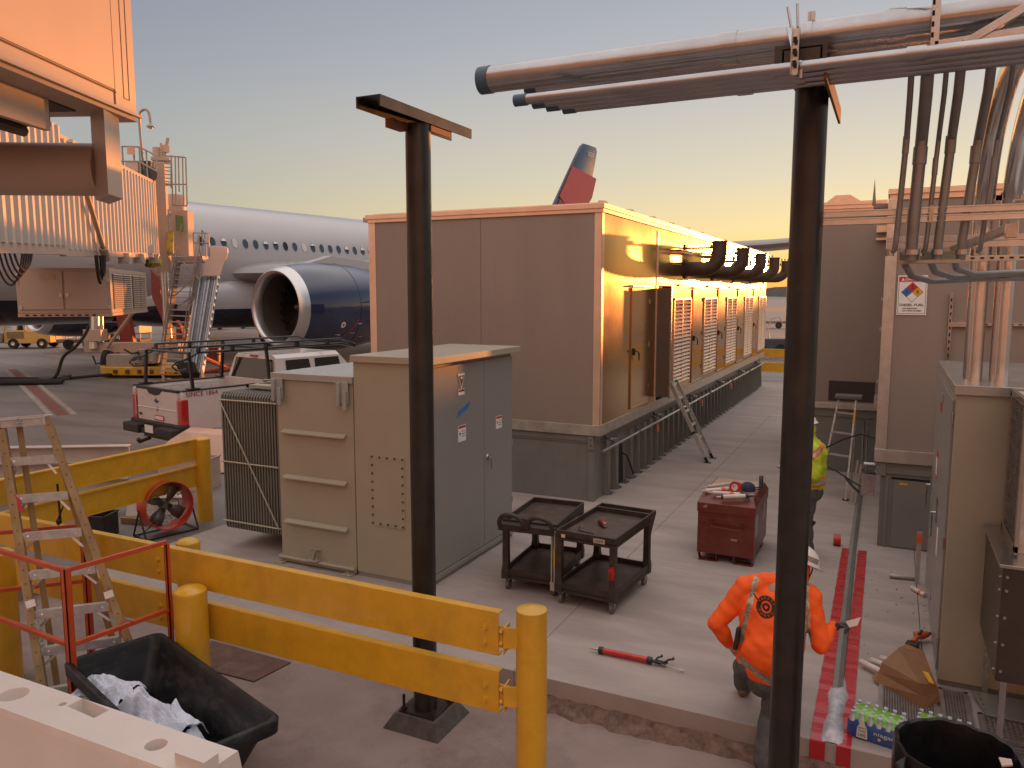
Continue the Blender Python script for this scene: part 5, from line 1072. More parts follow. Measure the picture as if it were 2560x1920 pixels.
# ================================================================ ALUMINIUM LADDERS
def rails_ladder(name,label,feet,top,w_,nr,mt,grp):
    T=thing(name,label,'ladder',feet,group=grp); f=Vector(feet); t=Vector(top); d=(t-f); l=d.length; d.normalize(); s=Vector((0,1,0)); s=(s-d*s.dot(d)).normalized(); nrm=d.cross(s)
    for k in (-1,1):
        m=M(); p=f+s*k*w_/2; q=t+s*k*w_/2; m.bar(p,q,.008,.07,up=nrm); m.bar(p+nrm*.033-s*k*.012,q+nrm*.033-s*k*.012,.03,.005,up=nrm); m.bar(p-nrm*.033-s*k*.012,q-nrm*.033-s*k*.012,.03,.005,up=nrm); put('side_rail',m,mt,T)
        m=M(); m.box(p.x-.07,p.x+.07,p.y-.03,p.y+.03,0,.012); m.bar(p+Vector((0,0,.01)),p+d*.12,.02,.06,up=nrm); put('foot',m,rub,T)
    for i in range(nr):
        c=f+d*(.22+i*.30); m=M(); m.bar(c-s*w_/2,c+s*w_/2,.055,.022,up=nrm); put('rung',m,mt,T)
    m=M(); p=f+d*.66-s*w_/2; m.bar(p-nrm*.05,p+nrm*.05,.04,.04,up=d); put('rail_clip',m,bkp,T)
    return T
rails_ladder('leaning_ladder','short aluminium ladder leaning against the generator house base','',None,0,0,None,None) if 0 else None
rails_ladder('leaning_ladder','short bronze-toned aluminium ladder leaning on the long side of the generator house',(-3.2,15.95,0),(-4.02,15.98,1.60),.50,6,alud,None)
T=thing('step_ladder','aluminium step ladder standing by the far container behind the lime-clad worker','ladder',(-.70,14.1,0))
fl,fr2=Vector((-.97,14.0,0)),Vector((-.54,13.80,0)); tl,tr=Vector((-.74,14.35,1.66)),Vector((-.47,14.25,1.66)); bl,br=Vector((-1.02,14.9,0)),Vector((-.50,14.85,0))
for p,q,nm in ((fl,tl,'side_rail'),(fr2,tr,'side_rail'),(bl,tl+Vector((0,.08,0)),'rear_leg'),(br,tr+Vector((0,.08,0)),'rear_leg')):
    m=M(); m.bar(p,q,.028,.07 if nm=='side_rail' else .035,up=(0,1,0)); put(nm,m,alud,T,bev=.002)
for t in (.2,.42,.64,.84):
    m=M(); m.bar(fl.lerp(tl,t),fr2.lerp(tr,t),.09,.02); put('tread',m,alud,T)
m=M(); m.box(-.80,-.38,14.15,14.5,1.64,1.69); put('top_cap',m,mat('cap_grey',(.12,.115,.11),.5),T,bev=.006)
m=M(); m.bar(fr2.lerp(tr,.76)-Vector((0,.045,0)),fr2.lerp(tr,.88)-Vector((0,.045,0)),.03,.003); put('yellow_label',m,mat('label_yellow',(.65,.35,.02)),T)
for p in (fl,fr2): 
    m=M(); m.box(p.x-.05,p.x+.05,p.y-.04,p.y+.04,0,.015); put('foot',m,rub,T)
for (x,y) in ((-.47,13.6),(-1.05,14.5)):
    m=M(); m.bar((x+.02,y,.02),(x+.09,y+.03,.72),.03,.02,up=(0,1,0)); m.bar((x+.08,y,.02),(x+.14,y+.03,.66),.03,.02,up=(0,1,0)); m.box(x-.02,x+.12,y-.04,y+.03,0,.02); put('outrigger',m,alum,T)
m=M(); m.box(-.95,-.2,14.92,14.99,1.50,1.86); single('dark_sheet',m,mat('panel_dark',(.035,.025,.02),.6),'dark rectangular sheet on the wall behind the aluminium step ladder','sheet',bev=.004)
m=M(); m.tube([(-.13,13.5,1.12),(-.35,13.6,1.16),(-.62,13.9,1.0),(-.95,14.2,.75)],.012,8); m.tube([(-.95,13.9,.55),(-.7,13.7,.5),(-.4,13.3,.42),(-.28,13.2,.38),(-.13,13.2,.42)],.012,8); m.tube([(-.55,13.5,.45),(-.4,13.2,.36),(-.33,13.1,.33)],.018,8); single('black_cable',m,rub,'black cable looped around the aluminium step ladder','cable')
m=M(); m.tube([(-.33,14.6,.0),(-.34,14.6,.9),(-.34,14.6,1.25)],.02,8); m.tube([(-.27,14.6,.0),(-.28,14.6,1.25)],.012,8); single('riser_pipe',m,galv,'thin galvanised riser pipe between the step ladder and the container','pipe')
# ================================================================ PEOPLE
from mathutils.bvhtree import BVHTree
def cap_(m,p,q,r0,r1=None,n=14):
    """tapered capsule"""
    r1=r0 if r1 is None else r1; p=Vector(p);q=Vector(q); l=(q-p).length; pr=[]
    for k in range(6): a=PI/2*(1-k/5); pr.append((r0*math.cos(a),-r0*math.sin(a)))
    for k in range(6): a=PI/2*k/5; pr.append((r1*math.cos(a),l+r1*math.sin(a)))
    m.lathe(pr,p,q-p,n)
def chain(m,pts):
    for (p,r),(q,s) in zip(pts,pts[1:]): cap_(m,p,q,r,s)
def skin(name,m,vox,mats,parent,fn=None,sm=6,noise=0,label=None):
    """union of overlapping volumes -> one continuous smooth surface; fn(centre, normal) picks the material slot"""
    o=put(name+'_raw',m,mats,None); a=o.modifiers.new('r','REMESH'); a.mode='VOXEL'; a.voxel_size=vox
    s=o.modifiers.new('s','SMOOTH'); s.iterations=sm; s.factor=.5
    bpy.context.view_layer.update(); me=bpy.data.meshes.new_from_object(o.evaluated_get(bpy.context.evaluated_depsgraph_get())); bpy.data.objects.remove(o)
    if noise:
        N_=[v.normal.copy() for v in me.vertices]
        for v,nm_ in zip(me.vertices,N_):
            c=v.co.copy(); k=noise*(math.sin(c.z*38+math.sin(c.x*23)*2+c.y*9)*.6+math.sin(c.x*31-c.z*19+c.y*27)*.5+math.sin(c.z*71+c.x*40)*.25); v.co=c+nm_*k
    me.materials.clear()
    for x in (mats if isinstance(mats,list) else [mats]): me.materials.append(x)
    for p in me.polygons: 
        p.use_smooth=True; p.material_index=fn(p.center,p.normal) if fn else 0
    bv=BVHTree.FromPolygons([v.co.copy() for v in me.vertices],[list(p.vertices) for p in me.polygons])
    me.transform(WM[parent.name].inverted()); t=bpy.data.objects.new(name,me); scn.collection.objects.link(t); t.parent=parent; rec(t,parent)
    if label: t['label']=label
    return t,bv
skinm=mat('skin',(.40,.20,.13),.5,0,.1,20); glovem=mat('glove_grey',(.06,.065,.08),.7,0,.3,30)
orm=mat('hi_vis_orange',(.92,.115,.008),.75,0,.08,6,bump=.15,bsc=90); tapeg=mat('reflective_camo',(.36,.30,.22),.35,.4,.55,26,bump=.2,bsc=60)
limem=mat('hi_vis_lime',(.46,.56,.03),.75,0,.1,6,bump=.15,bsc=90); silv=mat('reflective_silver',(.62,.52,.46),.35,.4,.1,20); orst=mat('stripe_orange',(.75,.16,.03),.7)
jean=mat('work_trousers',(.085,.082,.085),.85,0,.25,14,bump=.25,bsc=120,dirt=.3,dcol=(.16,.14,.13),dsc=4); bootm=mat('boot_tan',(.20,.12,.06),.7,0,.25,12)
helm=mat('helmet_white',(.72,.68,.66),.3,0,.04,6,coat=.5)
def hand(m,wr,dirv,palmn,s=1,curl=.5,thumb=1):
    """palm, four unequal bent fingers and a thumb leaving the side of the palm"""
    d=Vector(dirv).normalized(); n=Vector(palmn).normalized(); sd=d.cross(n).normalized(); w=Vector(wr)
    for k in (-1,0,1): cap_(m,w+sd*.018*k*s,w+d*.075*s+sd*.024*k*s,.015*s,.014*s,10)
    for k,(o_,l) in enumerate(((-.031,.062),(-.010,.075),(.011,.070),(.030,.056))):
        p=w+d*.08*s+sd*o_*s; c1=d*math.cos(curl)+n*math.sin(curl); c2=d*math.cos(curl*2.2)+n*math.sin(curl*2.2); q=p+c1*l*.5*s; cap_(m,p,q,.0095*s,.0088*s,8); cap_(m,q,q+c2*l*.5*s,.0088*s,.0075*s,8)
    p=w+d*.025*s-sd*.025*s*thumb; q=p+(d*.6-sd*.7*thumb+n*.35).normalized()*.04*s; cap_(m,p,q,.013*s,.011*s,8); cap_(m,q,q+(d*.8+n*.5-sd*.1*thumb).normalized()*.032*s,.011*s,.009*s,8)
def head(m,c,f,up,s=1):
    """head with face: skull, jaw, nose, brow, ears; f = facing direction"""
    c=Vector(c); f=Vector(f).normalized(); up=Vector(up).normalized(); sd=f.cross(up).normalized(); up=sd.cross(f)
    Rm=Matrix((sd,f,up)).transposed()
    m.ell(c+up*.02,(.077*s,.096*s,.105*s),Rm); m.ell(c+f*.035-up*.055,(.056*s,.06*s,.06*s),Rm); m.ell(c+f*.096-up*.015,(.012*s,.02*s,.026*s),Rm); m.ell(c+f*.082+up*.018,(.05,.018,.014),Rm); m.ell(c+f*.086-up*.058,(.026,.014,.009),Rm)
    for k in (-1,1): m.ell(c+sd*.078*k-up*.01,(.012,.022,.034),Rm)
def helmet(parent,c,f,up,s=1,tilt=0):
    c=Vector(c); f=Vector(f).normalized(); up=Vector(up).normalized(); sd=f.cross(up).normalized(); up=sd.cross(f).normalized()
    def P(a,b,h): return c+sd*a+f*b+up*h
    rings=[]
    for k in range(9):
        t=PI/2*k/8; rr=math.cos(t); rings.append([P(.118*s*rr*math.cos(2*PI*j/36),.145*s*rr*math.sin(2*PI*j/36),.02+.115*s*math.sin(t)+(.006 if abs(math.cos(2*PI*j/36))<.18 else 0)) for j in range(36)])
    brim=[P(.140*s*math.cos(2*PI*j/36),(.165+.05*max(0,math.sin(2*PI*j/36))**2)*s*math.sin(2*PI*j/36),.008) for j in range(36)]
    m=M(); m.loft([[q-up*.004 for q in brim],brim]+rings,closed=True); m.add(rings[-1],[tuple(range(36))]); h=put('helmet',m,helm,parent,ang=60)
    o=h.modifiers.new('t','SOLIDIFY'); o.thickness=-.003
    m=M(); m.loft([[P(.1195*s*math.cos(a),.1465*s*math.sin(a),hh) for a in [R(-35+k*5) for k in range(10)]] for hh in (.035,.075)],closed=False); put('sticker',m,mat('sticker_print',(.30,.26,.25),.5,0,.8,90),h)
    m=M(); m.tube([P(.105,.02,.0),P(.10,.03,-.05),P(.06,.05,-.115),P(0,.06,-.135),P(-.06,.05,-.115),P(-.10,.03,-.05),P(-.105,.02,.0)],.006,6); put('chin_strap',m,bkp,h)
    return h
# ---- orange worker
W1=thing('person','worker in orange hooded sweatshirt and white helmet bending over the pad edge, trowel in hand','person',(-.72,6.1,-.25))
fw=Vector((.32,.95,-.12)).normalized()
hipL,hipR=Vector((-.86,6.16,.46)),Vector((-.62,6.12,.44)); kneeL,kneeR=Vector((-.97,6.46,.30)),Vector((-.70,6.14,.08)); ankL,ankR=Vector((-.985,6.58,.08)),Vector((-.72,5.93,-.17))
shL,shR=Vector((-.955,6.28,1.06)),Vector((-.47,6.40,1.02)); elL,elR=Vector((-1.145,6.16,.76)),Vector((-.375,6.30,.68)); wrL,wrR=Vector((-1.055,6.22,.585)),Vector((-.30,6.44,.79)); hd=Vector((-.575,6.50,1.22)); nk=Vector((-.66,6.37,1.10))
m=M(); chain(m,[((-.74,6.15,.46),.15),((-.74,6.2,.75),.15),((-.71,6.3,1.0),.15),(nk,.06),(hd,.06)]); head(m,hd,(.45,.7,-.5),(.1,.35,.93))
for s_,e_,w_ in ((shL,elL,wrL),(shR,elR,wrR)): chain(m,[(s_,.06),(e_,.046),(w_,.03)])
for h_,k_,a_ in ((hipL,kneeL,ankL),(hipR,kneeR,ankR)): chain(m,[(h_,.09),(k_,.06),(a_,.042)])
chain(m,[(shL,.06),(nk,.07),(shR,.06)])
hand(m,wrL-Vector((-.01,0,.02)),(.55,.05,-.8),(.6,.5,.4),1.0,.25,-1)
skin('body',m,.0075,skinm,W1,sm=2)
m=M(); hand(m,wrR+Vector((.01,.0,.0)),(.85,.1,.25),(.1,-.6,-.75),1.12,1.05,1); cap_(m,wrR-Vector((.03,.02,.02)),wrR+Vector((.02,0,0)),.04,.036); skin('glove',m,.006,glovem,W1,sm=2)
m=M(); cap_(m,(-.74,6.17,.50),(-.735,6.2,.62),.20,.205); cap_(m,(-.86,6.17,.50),(-.85,6.24,.92),.125,.13); cap_(m,(-.62,6.16,.48),(-.60,6.30,.92),.13,.135); cap_(m,(-.74,6.16,.7),(-.72,6.28,.96),.18,.17); chain(m,[(shL,.085),((-.80,6.31,1.10),.09),(nk,.085),((-.58,6.38,1.08),.09),(shR,.085)])
m.ell((-.72,6.08,.62),(.22,.14,.20))
for s_,e_,w_ in ((shL,elL,wrL),(shR,elR,wrR)): chain(m,[(s_,.088),(s_.lerp(e_,.5)+Vector((0,0,-.01)),.078),(e_,.072),(e_.lerp(w_,.6),.060),(w_,.044)])
# hood up over the head, under the helmet
Rm=RX(R(-20)); m.ell(hd+Vector((-.005,-.01,-.01)),(.098,.118,.135),Rm); chain(m,[(nk,.09),(hd-Vector((0,0,.06)),.095)])
def f1(c,n):
    x,y,z=c
    zc=.485+.22*(-.74-x)+.02*math.sin(x*20)      # hem band slopes
    if zc-.032<z<zc+.034 and (c-elL).length>.13 and (c-wrL).length>.17 and (c-wrR).length>.2: return 1
    xl=-.90+.10*(z-.75)/.3; 
    if abs(x-(-.925+.17*(z-.8)))<.022 and z>.66 and y<6.30 and z<1.16: return 1
    if abs(x-(-.47-.10*(z-.8)))<.022 and z>.66 and y<6.45 and z<1.14: return 1
    return 0
hood,bv1=skin('sweatshirt',m,.009,[orm,tapeg],W1,f1,4,.0055)
m=M()
cap_(m,(-.74,6.16,.40),(-.74,6.17,.52),.17,.18)
chain(m,[(hipL,.125),(hipL.lerp(kneeL,.6),.105),(kneeL,.09),(kneeL.lerp(ankL,.5),.082),(ankL,.078)]); chain(m,[(hipR,.13),(hipR.lerp(kneeR,.5),.112),(kneeR,.088),(kneeR.lerp(ankR,.5),.083),(ankR,.078)]); skin('trousers',m,.010,jean,W1,None,4,.006)
for a_ in (ankL,ankR):
    m=M(); z0=a_.z-.08; chain(m,[(a_-Vector((0,0,.02)),.052),(a_+Vector((0,-.01,-.045)),.045)]); chain(m,[((a_.x,a_.y-.04,z0+.04),.042),((a_.x+.03,a_.y+.16,z0+.038),.038)]); skin('boot',m,.009,bootm,W1,sm=2)
helmet(W1,hd+Vector((.012,.01,.02)),(.5,.75,-.42),(.2,.28,.93),1.1)
# tape roll clipped at his hip: black holder
m=M(); m.bar((-.985,6.10,.60),(-.965,6.12,.78),.05,.035); put('belt_tool',m,bkp,W1,bev=.01)
# back print: ring with lettering, projected onto the cloth
cc=Vector((-.765,5.6,.985))
def onback(a,b,off=.003):
    o=Vector((cc.x+a,5.2,cc.z+b)); loc,nr,_,_=bv1.ray_cast(o,Vector((.0,1,0)));
    if loc is None: return Vector((cc.x+a,6.1,cc.z+b))
    return loc+Vector((0,-off,0))
inkb=mat('print_dark',(.025,.018,.015),.8)
def ringprint(r0,r1,nm,mt,off,n=36,a0=0,a1=2*PI):
    V=[];Fs=[]; K=4
    for k in range(K+1):
        for j in range(n+1): r_=r0+(r1-r0)*k/K; a=a0+(a1-a0)*j/n; V.append(onback(r_*math.cos(a),r_*math.sin(a),off))
    for k in range(K):
        for j in range(n): q=k*(n+1)+j; Fs.append((q,q+1,q+n+2,q+n+1))
    m=M(); m.add(V,Fs,True); return put(nm,m,mt,W1)
ringprint(.043,.076,'back_print',inkb,.003); ringprint(.0,.030,'back_print',inkb,.003); ringprint(.0,.012,'back_print',orm,.005)
V=[onback(-.11+.05*t,.055-.035*t+.012*s_,.003) for s_ in (0,1) for t in (0,.5,1,1.5)]; m=M(); m.add(V,[(0,1,5,4),(1,2,6,5),(2,3,7,6)]); put('back_print',m,inkb,W1)
for word,aa,sg in (('SAFETY',(150,30),1),('WORKS',(215,325),-1)):
    for k,ch in enumerate(word):
        a=R(aa[0]+(aa[1]-aa[0])*k/(len(word)-1)); p=onback(.0595*math.cos(a),.0595*math.sin(a),.0065); rot=a-PI/2 if sg>0 else a+PI/2
        t=text('lettering',ch,.021,orm,W1,(0,0,0),(0,0,0),.001); t.matrix_local=WM[W1.name].inverted()@Matrix.Translation(p)@Matrix.Rotation(R(90),4,'X')@Matrix.Rotation(rot,4,'Z')
# trowel in hand
T=thing('scraper','white-bladed scraper with wooden handle held in the orange worker\'s gloved hand','scraper',(-.16,6.42,.84))
m=M(); m.tube([(-.27,6.44,.80),(-.21,6.43,.825)],[.014,.011],10); put('handle',m,mat('wood_handle',(.35,.2,.1),.6),T)
m=M(); m.prism([(-.215,6.415,.80),(-.125,6.40,.845),(-.105,6.42,.905),(-.205,6.435,.85)],(.004,-.006,.002)); put('blade',m,mat('blade_white',(.65,.62,.6),.4),T)
# ---- lime worker
W2=thing('person','worker in lime hooded jacket and white helmet standing half hidden behind the black post','person',(-.86,10.6,0))
m=M(); hd=Vector((-.935,10.60,1.70)); nk=Vector((-.87,10.62,1.52)); hN,hF=Vector((-.84,10.52,.90)),Vector((-.84,10.72,.90)); kN,kF=Vector((-.87,10.50,.48)),Vector((-.93,10.74,.48)); aN,aF=Vector((-.83,10.50,.08)),Vector((-.89,10.76,.08)); sN,sF=Vector((-.79,10.42,1.43)),Vector((-.82,10.82,1.43)); eN,eF=Vector((-.76,10.36,1.12)),Vector((-.85,10.88,1.12)); wN,wF=Vector((-1.02,10.34,1.15)),Vector((-1.1,10.74,1.18))
chain(m,[((-.84,10.62,.92),.14),((-.83,10.62,1.2),.14),((-.83,10.62,1.38),.14),(nk,.06),(hd,.06)]); head(m,hd,(-1,0,-.35),(0,0,1)); chain(m,[(sN,.06),(nk,.07),(sF,.06)])
for s_,e_,w_ in ((sN,eN,wN),(sF,eF,wF)): chain(m,[(s_,.06),(e_,.046),(w_,.03)])
for h_,k_,a_ in ((hN,kN,aN),(hF,kF,aF)): chain(m,[(h_,.09),(k_,.06),(a_,.042)])
hand(m,wN,(-1,.1,.12),(0,.9,-.3),1,.4,1); hand(m,wF,(-1,-.1,.1),(0,-.9,-.3),1,.4,-1)
m.ell((-1.21,10.36,1.19),(.03,.02,.02)); skin('body',m,.008,skinm,W2,sm=2)
m=M(); cap_(m,(-.84,10.62,.98),(-.83,10.62,1.36),.185,.18); cap_(m,(-.83,10.50,1.0),(-.82,10.5,1.36),.12); cap_(m,(-.83,10.74,1.0),(-.82,10.74,1.36),.12); chain(m,[(sN,.085),(nk,.085),(sF,.085)]); m.ell(hd-Vector((-.02,0,.02)),(.118,.10,.135)); chain(m,[(nk,.09),(hd-Vector((-.02,0,.07)),.095)])
for s_,e_,w_ in ((sN,eN,wN),(sF,eF,wF)): chain(m,[(s_,.085),(s_.lerp(e_,.5),.078),(e_,.075),(e_.lerp(w_,.6),.065),(w_,.045)])
def f2(c,n):
    x,y,z=c
    far=(c-eN).length>.12 and (c-wN).length>.2
    if far and .985<z<1.05: return 1
    if far and (.955<z<=.985 or 1.05<=z<1.08): return 2
    q=abs(z-(1.38+.9*(x+.80)))
    if z>1.2 and y<10.56 and x<-.72 and q<.03: return 1
    if z>1.2 and y<10.56 and x<-.70 and q<.055: return 2
    return 0
skin('jacket',m,.010,[limem,silv,orst],W2,f2,4,.006)
m=M(); cap_(m,(-.84,10.62,.86),(-.84,10.62,.94),.165); 
for h_,k_,a_ in ((hN,kN,aN),(hF,kF,aF)): chain(m,[(h_,.115),(k_,.09),(k_.lerp(a_,.5),.085),(a_,.082)])
skin('trousers',m,.010,jean,W2,None,4,.007)
for k_ in (kN,kF): m=M(); m.ell(k_+Vector((-.03,0,-.03)),(.085,.082,.13)); m2=put('knee_pad',m,mat('knee_pad_tan',(.28,.19,.12),.6),W2); mm=M(); mm.bar(k_+Vector((.07,0,.0)),k_+Vector((.115,0,-.02)),.03,.06); put('strap',mm,bkp,m2,bev=.008)
for a_ in (aN,aF):
    m=M(); chain(m,[(a_,.052),(a_-Vector((0,0,.04)),.045)]); chain(m,[((a_.x+.05,a_.y,.042),.042),((a_.x-.17,a_.y,.038),.038)]); skin('boot',m,.009,bootm,W2,sm=2)
helmet(W2,hd+Vector((.0,0,.02)),(-1,0,-.22),(-.1,0,1),1.0)
m=M(); m.lathe([(.012,0),(.012,.05)],(-.86,10.505,1.665),(0,-1,0),10); m.cyl((-.86,10.50,1.665),(-.86,10.48,1.665),.02); put('ear_clip',m,bkp,W2)
# ================================================================ AIRLINER
AL=thing('airliner','large white airliner with dark belly and navy engine parked behind the jet bridge','airplane',(-36.16,9.36,APZ),-R(8.92))
acw=mat('aircraft_white',(.42,.41,.425),.22,0,.03,.5,coat=.5); acb=mat('aircraft_navy',(.010,.014,.035),.25,0,.1,1,coat=.6); navy=mat('engine_navy',(.008,.014,.055),.08,0,.05,1,coat=1.0,rv=.02)
lipm=mat('inlet_metal',(.62,.60,.60),.32,.9,.04,1); wgm=mat('wing_grey',(.27,.255,.25),.35,.2,.05,.6,coat=.3); ducm=mat('duct_grey',(.10,.085,.075),.5,.2,.1,3)
def ring(y,cz,rx,rz,n=64): return [Vector((rx*math.cos(2*PI*k/n),y,cz+rz*math.sin(2*PI*k/n))) for k in range(n)]
st=[(0,4.0,.05,.05),(.4,4.02,.55,.5),(1.2,4.15,1.15,1.1),(2.4,4.45,1.8,1.75),(4,4.75,2.35,2.4),(6,4.98,2.75,2.8),(8.5,5.08,2.93,3.0),(11,5.1,2.98,3.04)]+[(y,5.1,2.98,3.04) for y in (14,18,22,26,30,34,38,42)]+[(46,5.2,2.85,2.9),(50,5.45,2.5,2.5),(54,5.8,2.0,2.05),(58,6.2,1.45,1.5),(62,6.6,.85,.95),(65.5,6.9,.3,.4),(66,6.92,.15,.2)]
m=M(); rr=[ring(*s_) for s_ in st]; n=64; base=0; P=[p for r in rr for p in r]
for p in P: m.v.append(p)
for i in range(len(rr)-1):
    for j in range(n):
        q=[i*n+j,i*n+(j+1)%n,(i+1)*n+(j+1)%n,(i+1)*n+j]; m.f.append(q); m.sm.append(True); c=sum((m.v[k] for k in q),Vector())/4
        lim=3.25 if c.y<42 else 3.25+(c.y-42)*.14
        m.m.append(1 if c.z<lim-.15 else 0)
put('fuselage',m,[acw,acb],AL,world=False,ang=70)
m=M(); rr=[]
for y,w_,zt,zb in ((16,2.3,3.4,2.15),(18,2.95,4.1,1.85),(21,3.2,4.5,1.65),(26,3.35,4.6,1.55),(34,3.3,4.5,1.6),(39,3.0,3.8,1.85),(43,2.2,3.3,2.15)):
    c=(zt+zb)/2; h=(zt-zb)/2; rr.append([Vector((w_*(abs(math.cos(a))**.6)*(1 if math.cos(a)>0 else -1),y,c+h*(abs(math.sin(a))**.7)*(1 if math.sin(a)>0 else -1))) for a in [2*PI*k/40 for k in range(40)]])
n=40
for r in rr: m.v+=r
for i in range(len(rr)-1):
    for j in range(n):
        q=[i*n+j,i*n+(j+1)%n,(i+1)*n+(j+1)%n,(i+1)*n+j]; m.f.append(q); m.sm.append(True); c=sum((m.v[k] for k in q),Vector())/4; m.m.append(1 if c.z<2.75-(c.y-22)*.03 else 0)
put('wing_fairing',m,[acw,acb],AL,world=False,ang=70)
# cabin windows
gl=[glass('cabin_glass',(.05,.07,.10)),glass('cabin_glass_dark',(.012,.014,.02)),mat('window_shade',(.60,.57,.56),.5)]
random.seed(11); wz=5.97; kk=0
def fz(z,y=20): 
    t=(z-5.1)/3.04; return 2.98*math.sqrt(max(0,1-t*t))
def oval(rx,rz,off,y,z,n=18):
    P=[]
    for k in range(n):
        a=2*PI*k/n; zz=z+rz*math.sin(a); P.append(Vector((fz(zz)+off,y+rx*math.cos(a),zz)))
    return P
seq=[0,0,0,1,0,0,2,0,0,0,0,1,0,2,0,0,0,0,0,0,0,0,0,0]
for i in range(24):
    y=17.55+i*.635; k=seq[i]
    m=M(); a=oval(.195,.285,.006,y,wz); m.add(a,[tuple(range(18))]); m.v+=[]; fr_=put('window',m,mat('window_frame',(.42,.43,.45),.35,.4),AL,world=False)
    m=M(); a=oval(.155,.24,.014,y,wz); m.add(a,[tuple(range(18))]); p_=put('pane',m,gl[k],fr_,world=False)
    if k==0 and random.random()<.5: m=M(); h=random.uniform(.02,.12); a=[p for p in oval(.152,.235,.018,y,wz)]; a=[Vector((p.x,p.y,max(p.z,wz+h))) for p in a]; m.add(a,[tuple(range(18))]); put('shade',m,gl[2],p_,world=False)
for yy in (14.5,33.6):
    m=M(); P=[Vector((fz(z)+.008,yy+dy,z)) for dy,z in ((-.5,4.7),(.5,4.7),(.5,6.6),(-.5,6.6))]
    m.tube(P,.012,4,closed=True); put('door_outline',m,mat('window_frame',(.4,.4,.4)),AL,world=False)
# wings
def wing(sgn):
    secs=[(2.2,20.6,14.0,4.45,1.5),(5.5,22.9,12.0,4.5,1.35),(10.5,26.1,9.2,4.65,1.1),(18,31.4,6.2,5.35,.8),(25,36.4,4.2,5.9,.6),(29.5,39.8,3.0,6.4,.42),(31.2,41.6,2.0,6.8,.25),(32.0,43.4,1.0,7.5,.1),(32.3,44.6,.35,8.0,.04)]
    R_=[]
    for x,y,c,z,t in secs:
        pr=[]
        for k in range(24):
            a=2*PI*k/24; u=.5+.5*math.cos(a); th=t*.5*math.sin(a)*(1.35*(math.sqrt(max(0,1-u)) if u>.0 else 1)*.9+.25*u*(1-u))*1.2
            yy=y+c*(1-u); uu=1-u; th=t*1.05*(1.4845*math.sqrt(max(0,uu))-.63*uu-1.758*uu*uu+1.4215*uu**3-.518*uu**4)*(1 if math.sin(a)>=0 else -.75)*1.0
            pr.append(Vector((sgn*x,yy,z+th)))
        R_.append(pr)
    m=M(); m.loft(R_,caps=True); return put('wing',m,wgm,AL,world=False,ang=50)
for s_ in (1,-1):
    wg=wing(s_)
    for x,y,z in ((7.5,31,3.4),(13.5,33,4.0),(19.5,35.5,4.6)):
        m=M(); m.tube([(s_*x,y-1.5,z+.15),(s_*x,y,z-.1),(s_*x,y+3,z-.15),(s_*x,y+5.2,z+.25)],[.12,.32,.32,.06],12); put('flap_fairing',m,wgm,wg,world=False)
